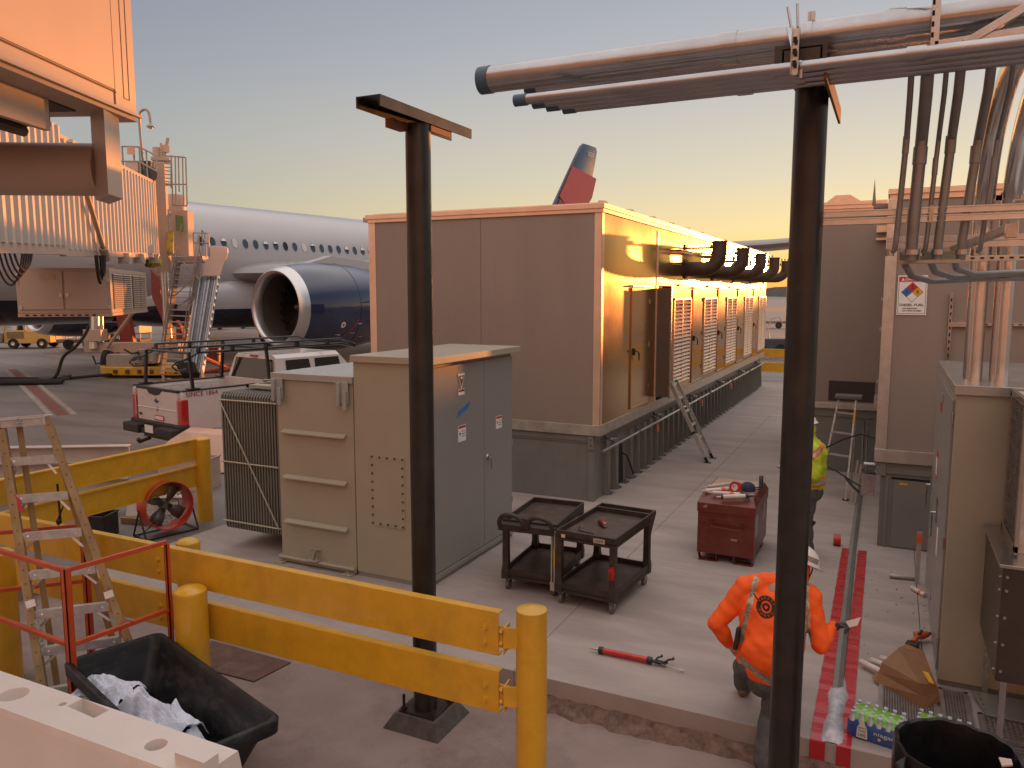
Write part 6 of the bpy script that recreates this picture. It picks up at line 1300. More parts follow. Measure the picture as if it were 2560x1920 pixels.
# engines
def engine(sgn):
    ex,ey,ez=sgn*10.5,17.6,2.86; o=(ex,ey,ez)
    m=M(); m.lathe([(1.74,.42),(1.86,1.0),(1.93,1.9),(1.94,2.8),(1.88,3.9),(1.72,5.0),(1.50,5.9),(1.44,5.9),(1.5,5.2)],o,(0,1,0),64); e=put('engine_cowl',m,navy,AL,world=False,ang=60)
    m=M(); m.lathe([(1.74,.42),(1.68,.22),(1.60,.06),(1.53,0),(1.46,.03),(1.40,.14),(1.36,.42)],o,(0,1,0),64); put('inlet_lip',m,lipm,e,world=False)
    m=M(); m.lathe([(1.36,.42),(1.38,1.0),(1.48,1.7)],o,(0,1,0),64); put('inlet_duct',m,ducm,e,world=False)
    m=M(); m.lathe([(0,1.75),(1.5,1.75)],o,(0,1,0),48); m.lathe([(0,1.0),(.16,1.12),(.34,1.5),(.38,1.7)],o,(0,1,0),24)
    for k in range(22):
        a=2*PI*k/22; b=a+.26; u=(math.cos(a),math.sin(a)); v=(math.cos(b),math.sin(b))
        P=[Vector((ex+.36*u[0],ey+1.5,ez+.36*u[1])),Vector((ex+1.46*math.cos(a+.12),ey+1.35,ez+1.46*math.sin(a+.12))),Vector((ex+1.46*math.cos(b+.16),ey+1.7,ez+1.46*math.sin(b+.16))),Vector((ex+.36*v[0],ey+1.72,ez+.36*v[1]))]
        m.add(P,[(0,1,2,3)])
    put('fan_disc',m,mat('fan_dark',(.07,.055,.045),.35,.6),e,world=False)
    m=M(); m.lathe([(1.0,5.2),(.95,6.3),(.62,7.4),(.30,7.4),(.1,8.3),(0,8.4)],o,(0,1,0),32); put('exhaust_cone',m,lipm,e,world=False)
    m=M(); m.loft([[Vector((ex-.22,ey+1.6,ez+1.85)),Vector((ex+.22,ey+1.6,ez+1.85)),Vector((ex+.22,ey+1.7,ez+1.9)),Vector((ex-.22,ey+1.7,ez+1.9))],[Vector((ex-.25,ey+3,ez+1.7)),Vector((ex+.25,ey+3,ez+1.7)),Vector((ex+.22,ey+3,ez+2.25)),Vector((ex-.22,ey+3,ez+2.25))],[Vector((ex-.28,ey+9,ez+.9)),Vector((ex+.28,ey+9,ez+.9)),Vector((ex+.22,ey+9,ez+1.75)),Vector((ex-.22,ey+9,ez+1.75))]],caps=True,smooth=False); put('pylon',m,acw,e,world=False,bev=.05)
    for yy in (3.05,5.05):
        m=M(); m.lathe([(1.935 if yy<4 else 1.716,yy),(1.943 if yy<4 else 1.722,yy+.012),(1.933 if yy<4 else 1.71,yy+.024)],o,(0,1,0),64); put('panel_seam',m,acb,e,world=False)
    def on(yy,a,off=.012):
        r_=1.945; return Vector((ex+sgn*(r_+off)*math.cos(a),ey+yy,ez+(r_+off)*math.sin(a)))
    if sgn>0:
        m=M(); m.loft([[on(2.9-.5*t*t-.5*t,R(-15-33*t)+0,.01) for t in [k/8 for k in range(9)]],[on(2.93-.5*t*t-.5*t+.035,R(-15-33*t),.01) for t in [k/8 for k in range(9)]]],closed=False); put('red_stripe',m,mat('stripe_red',(.45,.06,.05),.4),e,world=False)
        m=M(); P=[on(2.1+.13*math.cos(a),R(-22)+.07*math.sin(a)) for a in [2*PI*k/16 for k in range(16)]]; m.add(P,[tuple(range(16))]); w_=put('warning_disc',m,lbl,e,world=False)
        m=M(); P=[on(2.1+.06*math.cos(a),R(-22)+.035*math.sin(a),.02) for a in [2*PI*k/12 for k in range(12)]]; m.add(P,[tuple(range(12))]); put('print',m,lblred,w_,world=False)
        m=M()
        for y0,a0,w_,h in ((1.8,-36,.3,.02),(1.95,-38,.2,.025),(2.65,-35,.25,.02),(2.95,-22,.22,.03),(3.3,-42,.2,.02)):
            m.add([on(y0,R(a0)),on(y0+w_,R(a0)),on(y0+w_,R(a0)+h),on(y0,R(a0)+h)],[(0,1,2,3)])
        put('stencil',m,mat('stencil_grey',(.4,.4,.45),.5),e,world=False)
for s_ in (1,-1): engine(s_)
# fin and stabilisers
m=M(); R_=[]
for z,y,c,t in ((7.2,53.1,7.5,.9),(9.5,54.9,6.6,.75),(12.5,57.3,5.4,.6),(15.6,59.8,4.1,.45),(16.9,60.9,3.4,.38),(17.25,61.5,2.6,.2)):
    R_.append([Vector((t*.5*q,y+c*u,z)) for u,q in ((0,0),(.03,.45),(.12,.8),(.35,1),(.7,.6),(1,.04),(1,-.04),(.7,-.6),(.35,-1),(.12,-.8),(.03,-.45))])
m.loft(R_,caps=True); fin=put('tail_fin',m,mat('fin_navy',(.05,.075,.14),.3,0,.05,.5,coat=.4),AL,world=False,ang=50)
def finpoly(pts,mt,nm,off=.03):
    m=M(); P=[Vector((.34+off-.02*(z-9),y,z)) for y,z in pts]; n=len(P); m.add(P+[Vector((p.x-.05,p.y,p.z)) for p in P],[tuple(range(n)),tuple(range(2*n-1,n-1,-1))]); put(nm,m,mt,fin,world=False)
fr1=mat('fin_red',(.50,.03,.035),.35,coat=.3); fr2=mat('fin_crimson',(.26,.015,.03),.35,coat=.3)
finpoly([(59.3,14.9),(63.8,14.3),(62.9,12.4),(60.2,10.0),(57.0,12.0)],fr1,'fin_emblem'); finpoly([(57.1,11.8),(60.0,9.9),(58.6,8.2),(54.4,8.2)],fr2,'fin_emblem')
m=M(); m.tube([(0,53.3,7.2),(0,55.1,9.5),(0,57.5,12.5),(0,60.0,15.6),(0,61.1,16.9)],[.12,.11,.1,.09,.08],8); put('leading_edge',m,lipm,fin,world=False)
t_=text('lettering','3520',.42,lbl,fin,(.30,62.6,16.35),(R(90),0,R(90)),.01)
m=M()
for s_ in (1,-1): m.loft([[Vector((s_*x,y+c*u,z+t*q)) for u,q in ((0,0),(.1,.4),(.4,.5),(1,.02),(.4,-.4),(.1,-.3))] for x,y,c,z,t in ((.8,56.5,6,6.9,.6),(9.3,62.5,2.2,7.6,.25))],caps=True)
put('stabiliser',m,wgm,AL,world=False,ang=50)
# landing gear
for gx in (5.3,-5.3):
    m=M(); m.cyl((gx,31.2,1.0),(gx*.95,30.8,3.4),.16,n=14); m.bar((gx,30.2,.78),(gx,32.2,.78),.22,.25); m.bar((gx,31.2,1.2),(gx*.8,32.6,3.2),.12,.12); m.box(gx-.05+.35,gx+.35,30.2,31.9,1.5,3.2); g_=put('landing_gear',m,wgm,AL,world=False)
    for dx in (-.7,.7):
        for y in (30.2,32.2):
            m=M(); m.lathe([(.25,-.26),(.55,-.26),(.66,-.20),(.70,-.08),(.70,.08),(.66,.20),(.55,.26),(.25,.26)],(gx+dx,y,.70),(1,0,0),28); m.mat(1); m.lathe([(0,-.2),(.34,-.22),(.36,-.26)],(gx+dx,y,.7),(1,0,0),20); m.lathe([(0,.2),(.34,.22),(.36,.26)],(gx+dx,y,.7),(1,0,0),20); put('wheel',m,[rub,lipm],g_,world=False)
m=M(); m.cyl((0,5.2,.6),(0,5.2,2.6),.12); m.lathe([(.2,-.2),(.5,-.2),(.53,0),(.5,.2),(.2,.2)],(.45,5.2,.53),(1,0,0),20); m.lathe([(.2,-.2),(.5,-.2),(.53,0),(.5,.2),(.2,.2)],(-.45,5.2,.53),(1,0,0),20); put('nose_gear',m,rub,AL,world=False)
m=M(); m.ell((2.99,17.0,3.25),(.05,.13,.09)); put('scoop',m,dark,AL,world=False)
# ================================================================ NEAR JET BRIDGE (top left)
NB=thing('jet_bridge','peach-lit white jet bridge end hanging over the top left corner','jet bridge',(-9,4,4.2))
def pz(px,py,z):
    p=pxl(px,py,1)-Vector((0,0,3.4)); k=(z-3.4)/p.z; return Vector((0,0,3.4))+p*k
o=pxl(344,291,8.0); zb=o.z; o.z=0; a_=pz(0,146,zb); a_.z=0; dv=(a_-o).normalized(); nr=Vector((-dv.y,dv.x,0)); nr=nr if nr.dot(camw(1,0,0))>0 else -nr
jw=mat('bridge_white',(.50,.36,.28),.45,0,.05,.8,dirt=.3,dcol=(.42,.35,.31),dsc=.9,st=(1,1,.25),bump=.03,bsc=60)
def nb(t,n,z): return o+dv*t+nr*n+Vector((0,0,z))
def nbox(m,t0,t1,n0,n1,z0,z1):
    P=[nb(t,n,z) for z in (z0,z1) for t,n in ((t0,n0),(t1,n0),(t1,n1),(t0,n1))]; m.add(P,[(0,3,2,1),(4,5,6,7),(0,1,5,4),(1,2,6,5),(2,3,7,6),(3,0,4,7)])
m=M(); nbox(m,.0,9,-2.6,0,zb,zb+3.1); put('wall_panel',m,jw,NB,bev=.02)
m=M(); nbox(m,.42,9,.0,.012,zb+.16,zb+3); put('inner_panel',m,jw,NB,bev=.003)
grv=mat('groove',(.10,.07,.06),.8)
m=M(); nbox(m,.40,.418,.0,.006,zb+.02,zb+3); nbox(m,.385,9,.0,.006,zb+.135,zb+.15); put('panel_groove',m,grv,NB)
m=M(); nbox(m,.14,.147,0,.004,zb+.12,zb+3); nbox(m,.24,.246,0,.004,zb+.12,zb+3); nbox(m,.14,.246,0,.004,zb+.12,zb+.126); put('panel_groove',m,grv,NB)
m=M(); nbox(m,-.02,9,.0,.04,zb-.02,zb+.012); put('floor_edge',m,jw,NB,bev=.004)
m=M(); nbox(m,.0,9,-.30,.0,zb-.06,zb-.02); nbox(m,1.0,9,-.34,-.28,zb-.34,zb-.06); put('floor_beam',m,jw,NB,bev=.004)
um=mat('under_grey',(.13,.10,.085),.7,0,.3,3)
for k in range(6): m=M(); m.cyl(nb(.9,-.6-.33*k,zb-.32),nb(9,-.6-.33*k,zb-.32),.05,n=8); put('underfloor_pipe',m,um,NB)
for k in range(6): m=M(); nbox(m,.9+k*1.3,1.0+k*1.3,-2.5,-.34,zb-.28,zb-.06); put('cross_member',m,um,NB)
m=M(); nbox(m,.5,9,-2.58,-.34,zb-.06,zb-.025); put('floor_pan',m,um,NB)
q0=pxl(271,486,7.5); q1=pz(308,498,q0.z); q2=pz(238,500,q0.z)
def prz(P,z0,z1,mm): mm.prism([Vector((p.x,p.y,z0)) for p in P],(0,0,z1-z0))
w_in=(q1-q0); l_in=(q2-q0); l_in.z=0; w_in.z=0
m=M(); prz([q0,q0+w_in*1.0,q0+w_in+l_in,q0+l_in],q0.z,zb-.03,m); put('column_box',m,jw,NB,bev=.006)
ln=l_in.normalized(); m=M(); tcz=pxl(250,404,7.55).z; c0=q0+l_in*.9+w_in*.5; c0.z=tcz; m.cyl(c0,c0+camw(-5,-.35),.262,n=40); put('cross_tube',m,jw,NB)
def cp(px,py,D): return pxl(px,py,D)
# ================================================================ CORRUGATED JET BRIDGE
JBt=thing('jet_bridge','corrugated white jet bridge with ladder cage, lift columns and stairs, reaching the airliner','jet bridge',camw(-14,26,APZ))
o2=camw(-10.12,16.2,0); d2=(camw(-10.12-.253,17.2,0)-o2).normalized(); n2=Vector((d2.y,-d2.x,0)); n2=n2 if n2.dot(camw(1,0,0))>0 else -n2
sl=.65/16
def jb_(t,n,z): return o2+d2*t+n2*n+Vector((0,0,z+sl*t))
def jbox(m,t0,t1,n0,n1,z0,z1):
    P=[jb_(t,n,z) for z in (z0,z1) for t,n in ((t0,n0),(t1,n0),(t1,n1),(t0,n1))]; m.add(P,[(0,3,2,1),(4,5,6,7),(0,1,5,4),(1,2,6,5),(2,3,7,6),(3,0,4,7)])
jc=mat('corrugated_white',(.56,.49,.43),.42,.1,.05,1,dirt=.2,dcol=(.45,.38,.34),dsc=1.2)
def corr(t0,t1,n,z0,z1,pitch):
    m=M(); k=int((t1-t0)/pitch); P0=[];P1=[]
    for i in range(k):
        for a,b in ((0,0),(.22,0),(.36,.07),(.64,.07),(.78,0)):
            t=t0+(i+a)*(t1-t0)/k; P0.append(jb_(t,n+b,z0)); P1.append(jb_(t,n+b,z1))
    m.loft([P0,P1],closed=False,smooth=False); return m
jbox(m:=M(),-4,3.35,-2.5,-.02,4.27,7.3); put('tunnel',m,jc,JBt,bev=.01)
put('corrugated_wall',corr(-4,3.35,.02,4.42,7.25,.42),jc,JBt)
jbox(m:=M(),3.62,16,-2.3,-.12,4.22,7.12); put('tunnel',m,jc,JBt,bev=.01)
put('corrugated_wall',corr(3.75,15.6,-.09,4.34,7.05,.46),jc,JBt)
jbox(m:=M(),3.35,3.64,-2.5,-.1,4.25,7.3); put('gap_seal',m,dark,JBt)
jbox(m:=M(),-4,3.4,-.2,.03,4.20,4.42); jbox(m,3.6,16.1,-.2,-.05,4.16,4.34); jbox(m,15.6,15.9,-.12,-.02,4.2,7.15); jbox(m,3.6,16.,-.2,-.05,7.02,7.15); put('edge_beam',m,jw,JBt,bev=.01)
for t in (9.9,12.2,15.0): jbox(m:=M(),t,t+.28,-.25,.10,3.95,4.3); put('hanger',m,alud,JBt,bev=.01)
m=M(); m.cyl(jb_(3.9,.12,7.0),jb_(6.6,.12,4.35),.07,n=10); m.cyl(jb_(6.5,.12,4.42),jb_(6.8,.12,4.1),.12,n=10); put('brace_tube',m,mat('brace_tan',(.35,.28,.2),.5,.3),JBt)
m=M()
for k in range(5): m.tube([jb_(-1.3+k*.2+(1.5-.12*k)*t/10,.05+.02*k,4.2-(.62-.07*k)*math.sin(PI*t/10)**.7) for t in range(11)],.022,8)
m.tube([jb_(5.7+.6*t/10,.12,4.2-.75*math.sin(PI*t/10)**.6) for t in range(11)],.05,8); m.tube([jb_(5.8+.45*t/10,.2,4.2-.55*math.sin(PI*t/10)**.6) for t in range(11)],.04,8); put('cable_loop',m,rub,JBt)
# cooling unit under the tunnel
AC=thing('cooling_unit','white boxy air conditioning unit with louvred side hung under the corrugated bridge','air conditioner',camw(-13,25,2.7))
def ab(t0,t1,n0,n1,z0,z1,m):
    P=[o2+d2*t+n2*n+Vector((0,0,z)) for z in (z0,z1) for t,n in ((t0,n0),(t1,n0),(t1,n1),(t0,n1))]; m.add(P,[(0,3,2,1),(4,5,6,7),(0,1,5,4),(1,2,6,5),(2,3,7,6),(3,0,4,7)])
m=M(); ab(7.9,13.2,-2.6,-.06,2.80,4.15,m); put('casing',m,jw,AC,bev=.02)
for a,b in ((-2.5,-1.36),(-1.30,-.16)): m=M(); ab(7.86,7.9,a,b,2.92,4.06,m); put('door',m,jw,AC,bev=.01)
m=M(); ab(7.88,7.9,-2.6,-.06,2.70,2.80,m); ab(7.9,13.2,-.10,-.05,2.72,2.80,m); put('skirt',m,jw,AC)
m=M(); 
for k in range(10): ab(7.865,7.88,-2.4+k*.2,-2.3+k*.2,2.73,2.77,m)
put('slot',m,dark,AC)
m=M()
for a,b in ((8.15,9.4),(9.5,10.6),(10.85,11.9),(12.0,13.0)): ab(a,b,-.07,-.055,2.92,4.02,m)
put('louvre_recess',m,mat('louvre_dark',(.06,.05,.05),.7),AC)
for a,b in ((8.15,9.4),(9.5,10.6),(10.85,11.9),(12.0,13.0)):
    m=M()
    for k in range(17): z=2.93+k*.064; m.prism([o2+d2*a+n2*(-.055)+Vector((0,0,z+.04)),o2+d2*a+n2*(-.01)+Vector((0,0,z)),o2+d2*a+n2*(-.01)+Vector((0,0,z+.012)),o2+d2*a+n2*(-.055)+Vector((0,0,z+.052))],d2*(b-a))
    put('louvre_blade',m,jw,AC)
m=M(); ab(7.84,7.86,-1.95,-1.55,3.82,3.98,m); put('name_plate',m,mat('plate_tan',(.45,.32,.2),.5),AC)
m=M()
for n_,z in ((-2.56,3.75),(-2.5,2.98),(-1.42,3.35),(-1.24,3.35),(-.1,3.8),(-.1,3.0)): ab(7.83,7.86,n_-.04,n_+.04,z-.05,z+.05,m)
put('latch',m,alum,AC)
# lift columns, cab, cage, rails
def col(m,px,D,py0,py1,w_):
    p=pxl(px,(py0+py1)/2,D); z0=pxl(px,py0,D).z; z1=pxl(px,py1,D).z; m.ob((p.x,p.y,(z0+z1)/2),(w_,w_,abs(z0-z1)),RZ(YAW+.24)); return p
m=M(); col(m,404,32.2,410,681,.50); put('lift_column',m,jw,JBt,bev=.02)
m=M(); m.cyl(cp(411,681,32.2),cp(420,845,32.4),.17,n=14); m.cyl(cp(236,790,33.2),cp(236,872,33.2),.2,n=14); m.cyl(cp(250,790,33.4),cp(251,872,33.4),.14,n=14); put('lift_tube',m,alum,JBt)
m=M(); m.ob(cp(404,400,32.2),(.7,.7,.12),RZ(YAW+.24)); m.cyl(cp(392,395,32),cp(392,370,32),.17,n=14); m.bar(cp(408,400,32),cp(420,345,32),.1,.12); m.ob(cp(414,372,32),(.2,.2,.3)); m.cyl(cp(404,400,32),cp(403,358,32),.06); put('beacon',m,jw,JBt)
# cab (rotunda drum and door panel)
pc=cp(440,560,34.0); m=M(); m.lathe([(.44,6.9),(.45,7.55),(.40,7.62),(0,7.65)],(pc.x,pc.y,sl*0),(0,0,1),28); m.lathe([(.44,5.05),(.44,6.9)],(pc.x,pc.y,0),(0,0,1),28); m.lathe([(0,5.05),(.44,5.05)],(pc.x,pc.y,0),(0,0,1),28); put('cab',m,jw,JBt)
m=M(); m.lathe([(.45,6.75),(.50,6.78),(.50,6.85),(.45,6.88)],(pc.x,pc.y,0),(0,0,1),28); put('cab_band',m,alud,JBt)
pq=[cp(x,y,32.6) for x,y in ((438,537),(456,540),(457,580),(440,577))]; m=M(); m.prism(pq,Vector((.03,.02,0))); put('green_poster',m,mat('poster_green',(.14,.22,.10),.6),JBt)
m=M(); m.prism([cp(x,y,32.9) for x,y in ((426,522),(468,526),(472,640),(430,636))],camw(.1,.4)); put('cab_door',m,jw,JBt,bev=.01)
# ribbed yellow-black bellows
m=M(); m.tube([cp(426,580+k*6,32.0) for k in range(10)],[.15,.12]*5,10); m.tube([cp(367+k*4,658+2*math.sin(k*.5),31) for k in range(10)],[.17,.13]*5,10); put('hose_bellows',m,mat('hose_yellow',(.45,.33,.04),.6,0,.7,3),JBt)
steel=mat('stair_steel',(.30,.25,.22),.5,.5,.15,4)
def wire(m,pts,D,r_=.03): m.tube([cp(x,y,D) for x,y in pts],r_,6)
m=M()
for pts in (((305,366),(348,367),(391,389)),((302,403),(348,404),(391,428)),((305,366),(309,428)),((348,367),(352,440)),((333,366),(336,404)),((365,376),(370,445)),((391,389),(392,430))): wire(m,pts,30.5,.035)
for pts in (((412,390),(464,393)),((412,390),(410,480)),((464,393),(468,515)),((428,388),(432,512)),((438,394),(440,512)),((446,394),(448,480)),((456,392),(459,512)),((410,460),(466,461)),((430,512),(470,515)),((428,392),(428,470))): wire(m,pts,32.0,.03)
for k in range(8): wire(m,((412,400+k*9),(428,401+k*9)),32,.02)
put('roof_railing',m,steel,JBt)
m=M(); m.prism([cp(x,y,30.3) for x,y in ((317,367),(334,367),(335,387),(318,386))],Vector((.03,.03,0))); put('sign_flag',m,mat('flag_peach',(.55,.30,.2),.6),JBt)
m=M(); m.ob(cp(338,420,30.8),(.5,.6,.35),RZ(YAW)); put('roof_box',m,jw,JBt,bev=.02)
m=M(); m.ob(cp(366,420,31),(.45,.4,.5),RZ(YAW)); m.lathe([(.0,0),(.28,0),(.3,.05),(0,.06)],cp(376,436,30.6),(.4,-.9,0),20); put('roof_fan',m,mat('dark_vent',(.05,.05,.05),.6),JBt)
# street lamp on the roof
Lp=thing('street_lamp','gooseneck lamp with bell shade rising behind the bridge roof railing','lamp',cp(360,450,30.8))
m=M(); m.tube([cp(x,y,30.8) for x,y in ((362,450),(357,400),(350,330),(348,292),(351,280),(358,274),(366,274),(372,281),(375,295),(376,305))],[.05]*10,8); put('pole',m,steel,Lp)
t_=cp(376,306,30.8); m=M(); m.lathe([(.03,.02),(.06,-.05),(.10,-.10),(.16,-.16),(.15,-.19),(0,-.19)],t_,(0,0,1),20); put('lamp_shade',m,mat('lamp_grey',(.35,.32,.28),.4,.3),Lp)
m=M(); m.lathe([(.09,-.19),(.08,-.24),(0,-.25)],t_,(0,0,1),16); put('lens',m,mat('lens_pale',(.5,.5,.48),.3),Lp)
# bogie
m=M(); m.bar(cp(225,868,33.6),cp(455,868,32.6),.5,.42); m.ob(cp(226,852,33.8),(.35,.5,1.0),RZ(YAW)); m.bar(cp(268,868,33),cp(336,775,30.5),.10,.12); m.ob(cp(240,838,33.2),(.7,.6,.5),RZ(YAW)); put('bogie_beam',m,jw,JBt,bev=.02)
m=M(); a=cp(278,905,33.4); a.z=APZ+.55; 
for q in (0,1.9): m.lathe([(.15,-.25),(.45,-.27),(.55,-.22),(.57,0),(.55,.22),(.45,.27),(.15,.25)],a+camw(q*1.0,-.1*q),camw(1,.1),28); 
put('bogie_wheel',m,rub,JBt)
m=M(); P=[cp(x,y,32.5) for x,y in ((245,922),(262,915),(450,905),(455,915),(430,935),(270,945),(250,935))]
lo=[(-17.2,33.6),(-16.6,34.4),(-13.4,33.7),(-13.2,32.4),(-13.6,31.8),(-16.6,31.9),(-17.2,32.6)]
m.prism([camw(X,D,APZ+.12) for X,D in lo],(0,0,.35)); bp=put('bumper_skirt',m,yel,JBt,bev=.04)
m=M()
for k in range(6): X=-16.2+k*.5; p=camw(X,31.85+.0,APZ+.28); m.ob((p.x,p.y,p.z),(.14,.10,.16),RZ(YAW))
put('skirt_slot',m,mat('dark_brown',(.10,.05,.03),.7),bp)
m=M(); m.ob(cp(310,900,32.6),(1.2,.6,.5),RZ(YAW)); m.ob(cp(370,890,32.6),(.8,.6,.6),RZ(YAW)); m.cyl(cp(345,905,32),cp(345,880,32),.15); m.cyl(cp(385,905,32),cp(390,880,32),.2); put('drive_motor',m,mat('motor_pale',(.35,.31,.28),.5),JBt,bev=.03)
m=M()
for pts in (((270,875),(258,905),(240,910),(232,890)),((310,873),(330,885),(345,880),(352,900)),((380,870),(400,880),(420,872),(440,880))): wire(m,pts,31.8,.035)
put('drive_cable',m,rub,JBt)
# hydraulic hose lying on the apron
def smooth(P,n=6):
    P=[Vector(p) for p in P]; P=[P[0]*2-P[1]]+P+[P[-1]*2-P[-2]]; o_=[]
    for i in range(1,len(P)-2):
        for k in range(n):
            t=k/n; o_.append(.5*((2*P[i])+(P[i+1]-P[i-1])*t+(2*P[i-1]-5*P[i]+4*P[i+1]-P[i+2])*t*t+(3*P[i]-P[i-1]-3*P[i+1]+P[i+2])*t**3))
    return o_+[P[-2]]
h0=cp(222,815,30.5); m=M(); m.tube(smooth([h0,cp(212,838,30.4),cp(188,868,30.3),cp(158,893,30.2),camw(-17.6,30.0,APZ+.25),camw(-18.4,29.9,APZ+.07),camw(-19.5,30.4,APZ+.06)]),.06,8); m.tube([camw(-24,31.6,APZ+.06),camw(-20,31.3,APZ+.06),camw(-18,31.2,APZ+.06),camw(-15.8,32.2,APZ+.2)],.06,8); m.tube([camw(-24,30,APZ+.15),camw(-20.5,29.4,APZ+.1),camw(-18.4,29.5,APZ+.12),camw(-17.2,29.8,APZ+.08)],.13,8)
single('ground_hose',m,rub,'thick black ground power hose snaking from the bridge bogie to the left edge','hose')
m=M(); m.ob(camw(-15.5*1.16,31.3,APZ+.12),(.5,.25,.2),RZ(YAW)); m.ob(camw(-17.9,30.3,APZ+.12),(.8,.4,.25),RZ(YAW)); single('hose_coupling',m,mat('coupling_mix',(.10,.08,.06),.5,.3,.8,9),'dark hose coupling resting on the apron beside the hose','coupling',bev=.03)
# ================================================================ RED BRACES
RS=thing('red_stand','dark red steel struts crossing behind the aircraft stairs','steel stand',cp(370,880,36))
rp=mat('deep_red_paint',(.22,.028,.018),.5,0,.15,3)
for pts,D in ((((375,672),(380,745),(405,800),(425,865),(432,840),(412,780),(392,690)),35),(((288,785),(318,780),(335,865),(303,868)),35),(((440,800),(450,815),(468,865),(458,880),(440,850)),36),(((452,868),(464,868),(462,890),(450,890)),34)):
    m=M(); m.prism([cp(x,y,D) for x,y in pts],camw(.0,.35)); put('strut',m,rp,RS,bev=.02)
# ================================================================ AIRCRAFT STAIRS (ladder) AND CHUTE
AS=thing('access_stairs','steep grey service stairs with handrails climbing to the bridge cab','stairs',camw(-13.2,31,APZ))
tl_,tr_=cp(448,645,31.8),cp(500,645,31.8); bl_,br_=camw(-13.7,30.6,APZ),camw(-12.7,30.6,APZ)
bl_=cp(405,935,31.2); br_=cp(455,938,31.2)
m=M()
for a,b in ((bl_,tl_),(br_,tr_)): m.bar(a,b,.06,.20)
put('stringer',m,steel,AS)
for k in range(19):
    t=.03+k*.052; m=M(); m.bar(bl_.lerp(tl_,t),br_.lerp(tr_,t),.22,.04); put('tread',m,alud,AS)
m=M()
for a,b in ((bl_,tl_),(br_,tr_)):
    up=Vector((0,0,1.0)); off=-d2*.2
    m.tube([a+Vector((0,0,.3)),a+up*1.0,b+up*.95,b+Vector((0,0,.2))],.025,6); m.tube([a+up*.55,b+up*.5],.02,6)
    for t in (.25,.5,.75): p=a.lerp(b,t); m.tube([p,p+up],.02,6)
for pts in (((483,582),(521,583),(523,645)),((483,582),(486,645)),((484,607),(522,608)),((504,575),(508,640)),((504,575),(512,583),(516,645)),((442,600),(455,560)),((498,622),(503,640))): wire(m,pts,32,.025)
put('handrail',m,steel,AS)
m=M(); m.prism([cp(x,y,32) for x,y in ((430,642),(505,640),(508,655),(432,658))],camw(0,.8)); put('platform',m,steel,AS)
m=M()
for pts in (((458,655),(500,702)),((436,740),(480,700)),((470,760),(490,745)),((440,770),(475,745))): wire(m,pts,31.6,.025)
for x,y in ((410,955),(420,955),(470,955)): m.ob(cp(x,y-6,31),(.15,.15,.12))
m.bar(bl_,cp(412,948,31),.05,.05); m.bar(bl_,cp(410,955,30.8),.05,.05); m.bar(cp(405,950,31),cp(460,950,31),.05,.05); m.mat(0); put('brace',m,mat('brace_tan',(.35,.28,.2)),AS)
CH=thing('baggage_chute','long ribbed aluminium baggage chute with pale hood leaning against the aircraft stairs','chute',camw(-12.2,31,APZ))
a1,a2,b1,b2=cp(498,690,32.2),cp(549,690,32.2),cp(461,938,30.4),cp(505,944,30.4)
m=M(); nrm=(a2-a1).cross(b1-a1).normalized(); nrm=nrm if nrm.dot(camw(0,-1))>0 else -nrm; K=36; rowt=[];rowb=[]
for k in range(K+1):
    t=k/K; e_=.02*math.sin(k*1.7)+(.05 if k in (9,10,22,23) else 0); rowt.append(a1.lerp(a2,t)+nrm*e_); rowb.append(b1.lerp(b2,t)+nrm*e_)
m.loft([rowt,rowb],closed=False,smooth=False); put('slide_bed',m,mat('slide_metal',(.36,.36,.38),.38,.8,.2,2.2,st=(6,6,.3)),CH)
m=M(); m.bar(a1+nrm*.06,b1+nrm*.06,.05,.22,up=nrm); m.bar(a2+nrm*.06,b2+nrm*.06,.05,.22,up=nrm); put('side_guard',m,mat('guard_pale',(.55,.50,.45),.5,.2,.1,5),CH)
m=M()
for k in range(14): p=a2.lerp(b2,.04+k*.07); m.bar(p+nrm*.0,p+nrm*.2+(a2-a1).normalized()*.07,.04,.12)
put('guard_clip',m,alum,CH)
m=M(); m.prism([cp(x,y,32) for x,y in ((505,690),(550,690),(556,670),(562,655),(569,632),(568,620),(560,616),(530,614),(524,620),(527,640),(514,650),(508,665))],camw(.0,.12)); put('hood',m,mat('hood_pale',(.60,.46,.40),.45,0,.06,2),CH,bev=.02)
m=M(); m.prism([cp(x,y,30.3) for x,y in ((445,920),(495,918),(505,945),(460,948))],camw(.0,-.3,.25)); put('foot_pad',m,mat('pad_dark',(.03,.028,.026),.8,bump=.6,bsc=6),CH,bev=.03)
m=M(); m.bar(cp(503,930,30.2),cp(507,955,30.2),.12,.12); put('foot',m,mat('foot_orange',(.55,.33,.18),.5),CH)
# orange hose coil on the apron
m=M(); m.tube([cp(510,895+0,33.0)+Vector((0,0,0)),camw(-12.7,35.0,APZ+.08),camw(-12.2,36.0,APZ+.1),camw(-12.7,36.6,APZ+.1),camw(-13.3,36.5,APZ+.1),camw(-12.9,35.8,APZ+.12)],.10,8); m.tube([camw(-13.6,33.8,APZ+.08),camw(-12.9,34.3,APZ+.1),camw(-12.2,35.2,APZ+.15),camw(-12.1,36.1,APZ+.18)],.1,8); single('orange_hose',m,mat('hose_orange',(.45,.10,.05),.6,0,.3,6),'orange hose coiled on the apron right of the chute','hose')
HD=thing('hose_drum','small red drum with yellow cage standing behind the chute foot','drum',cp(530,905,35)); m=M(); m.cyl(cp(530,905,35),cp(530,870,35),.38,n=16); put('drum',m,rp,HD)
m=M(); c_=cp(532,850,35); m.lathe([(.42,0),(.46,.0),(.46,.05),(.42,.05)],c_,(0,.3,1),16,closed=True); m.lathe([(.42,-.6),(.46,-.6),(.46,-.55),(.42,-.55)],c_,(0,.3,1),16,closed=True)
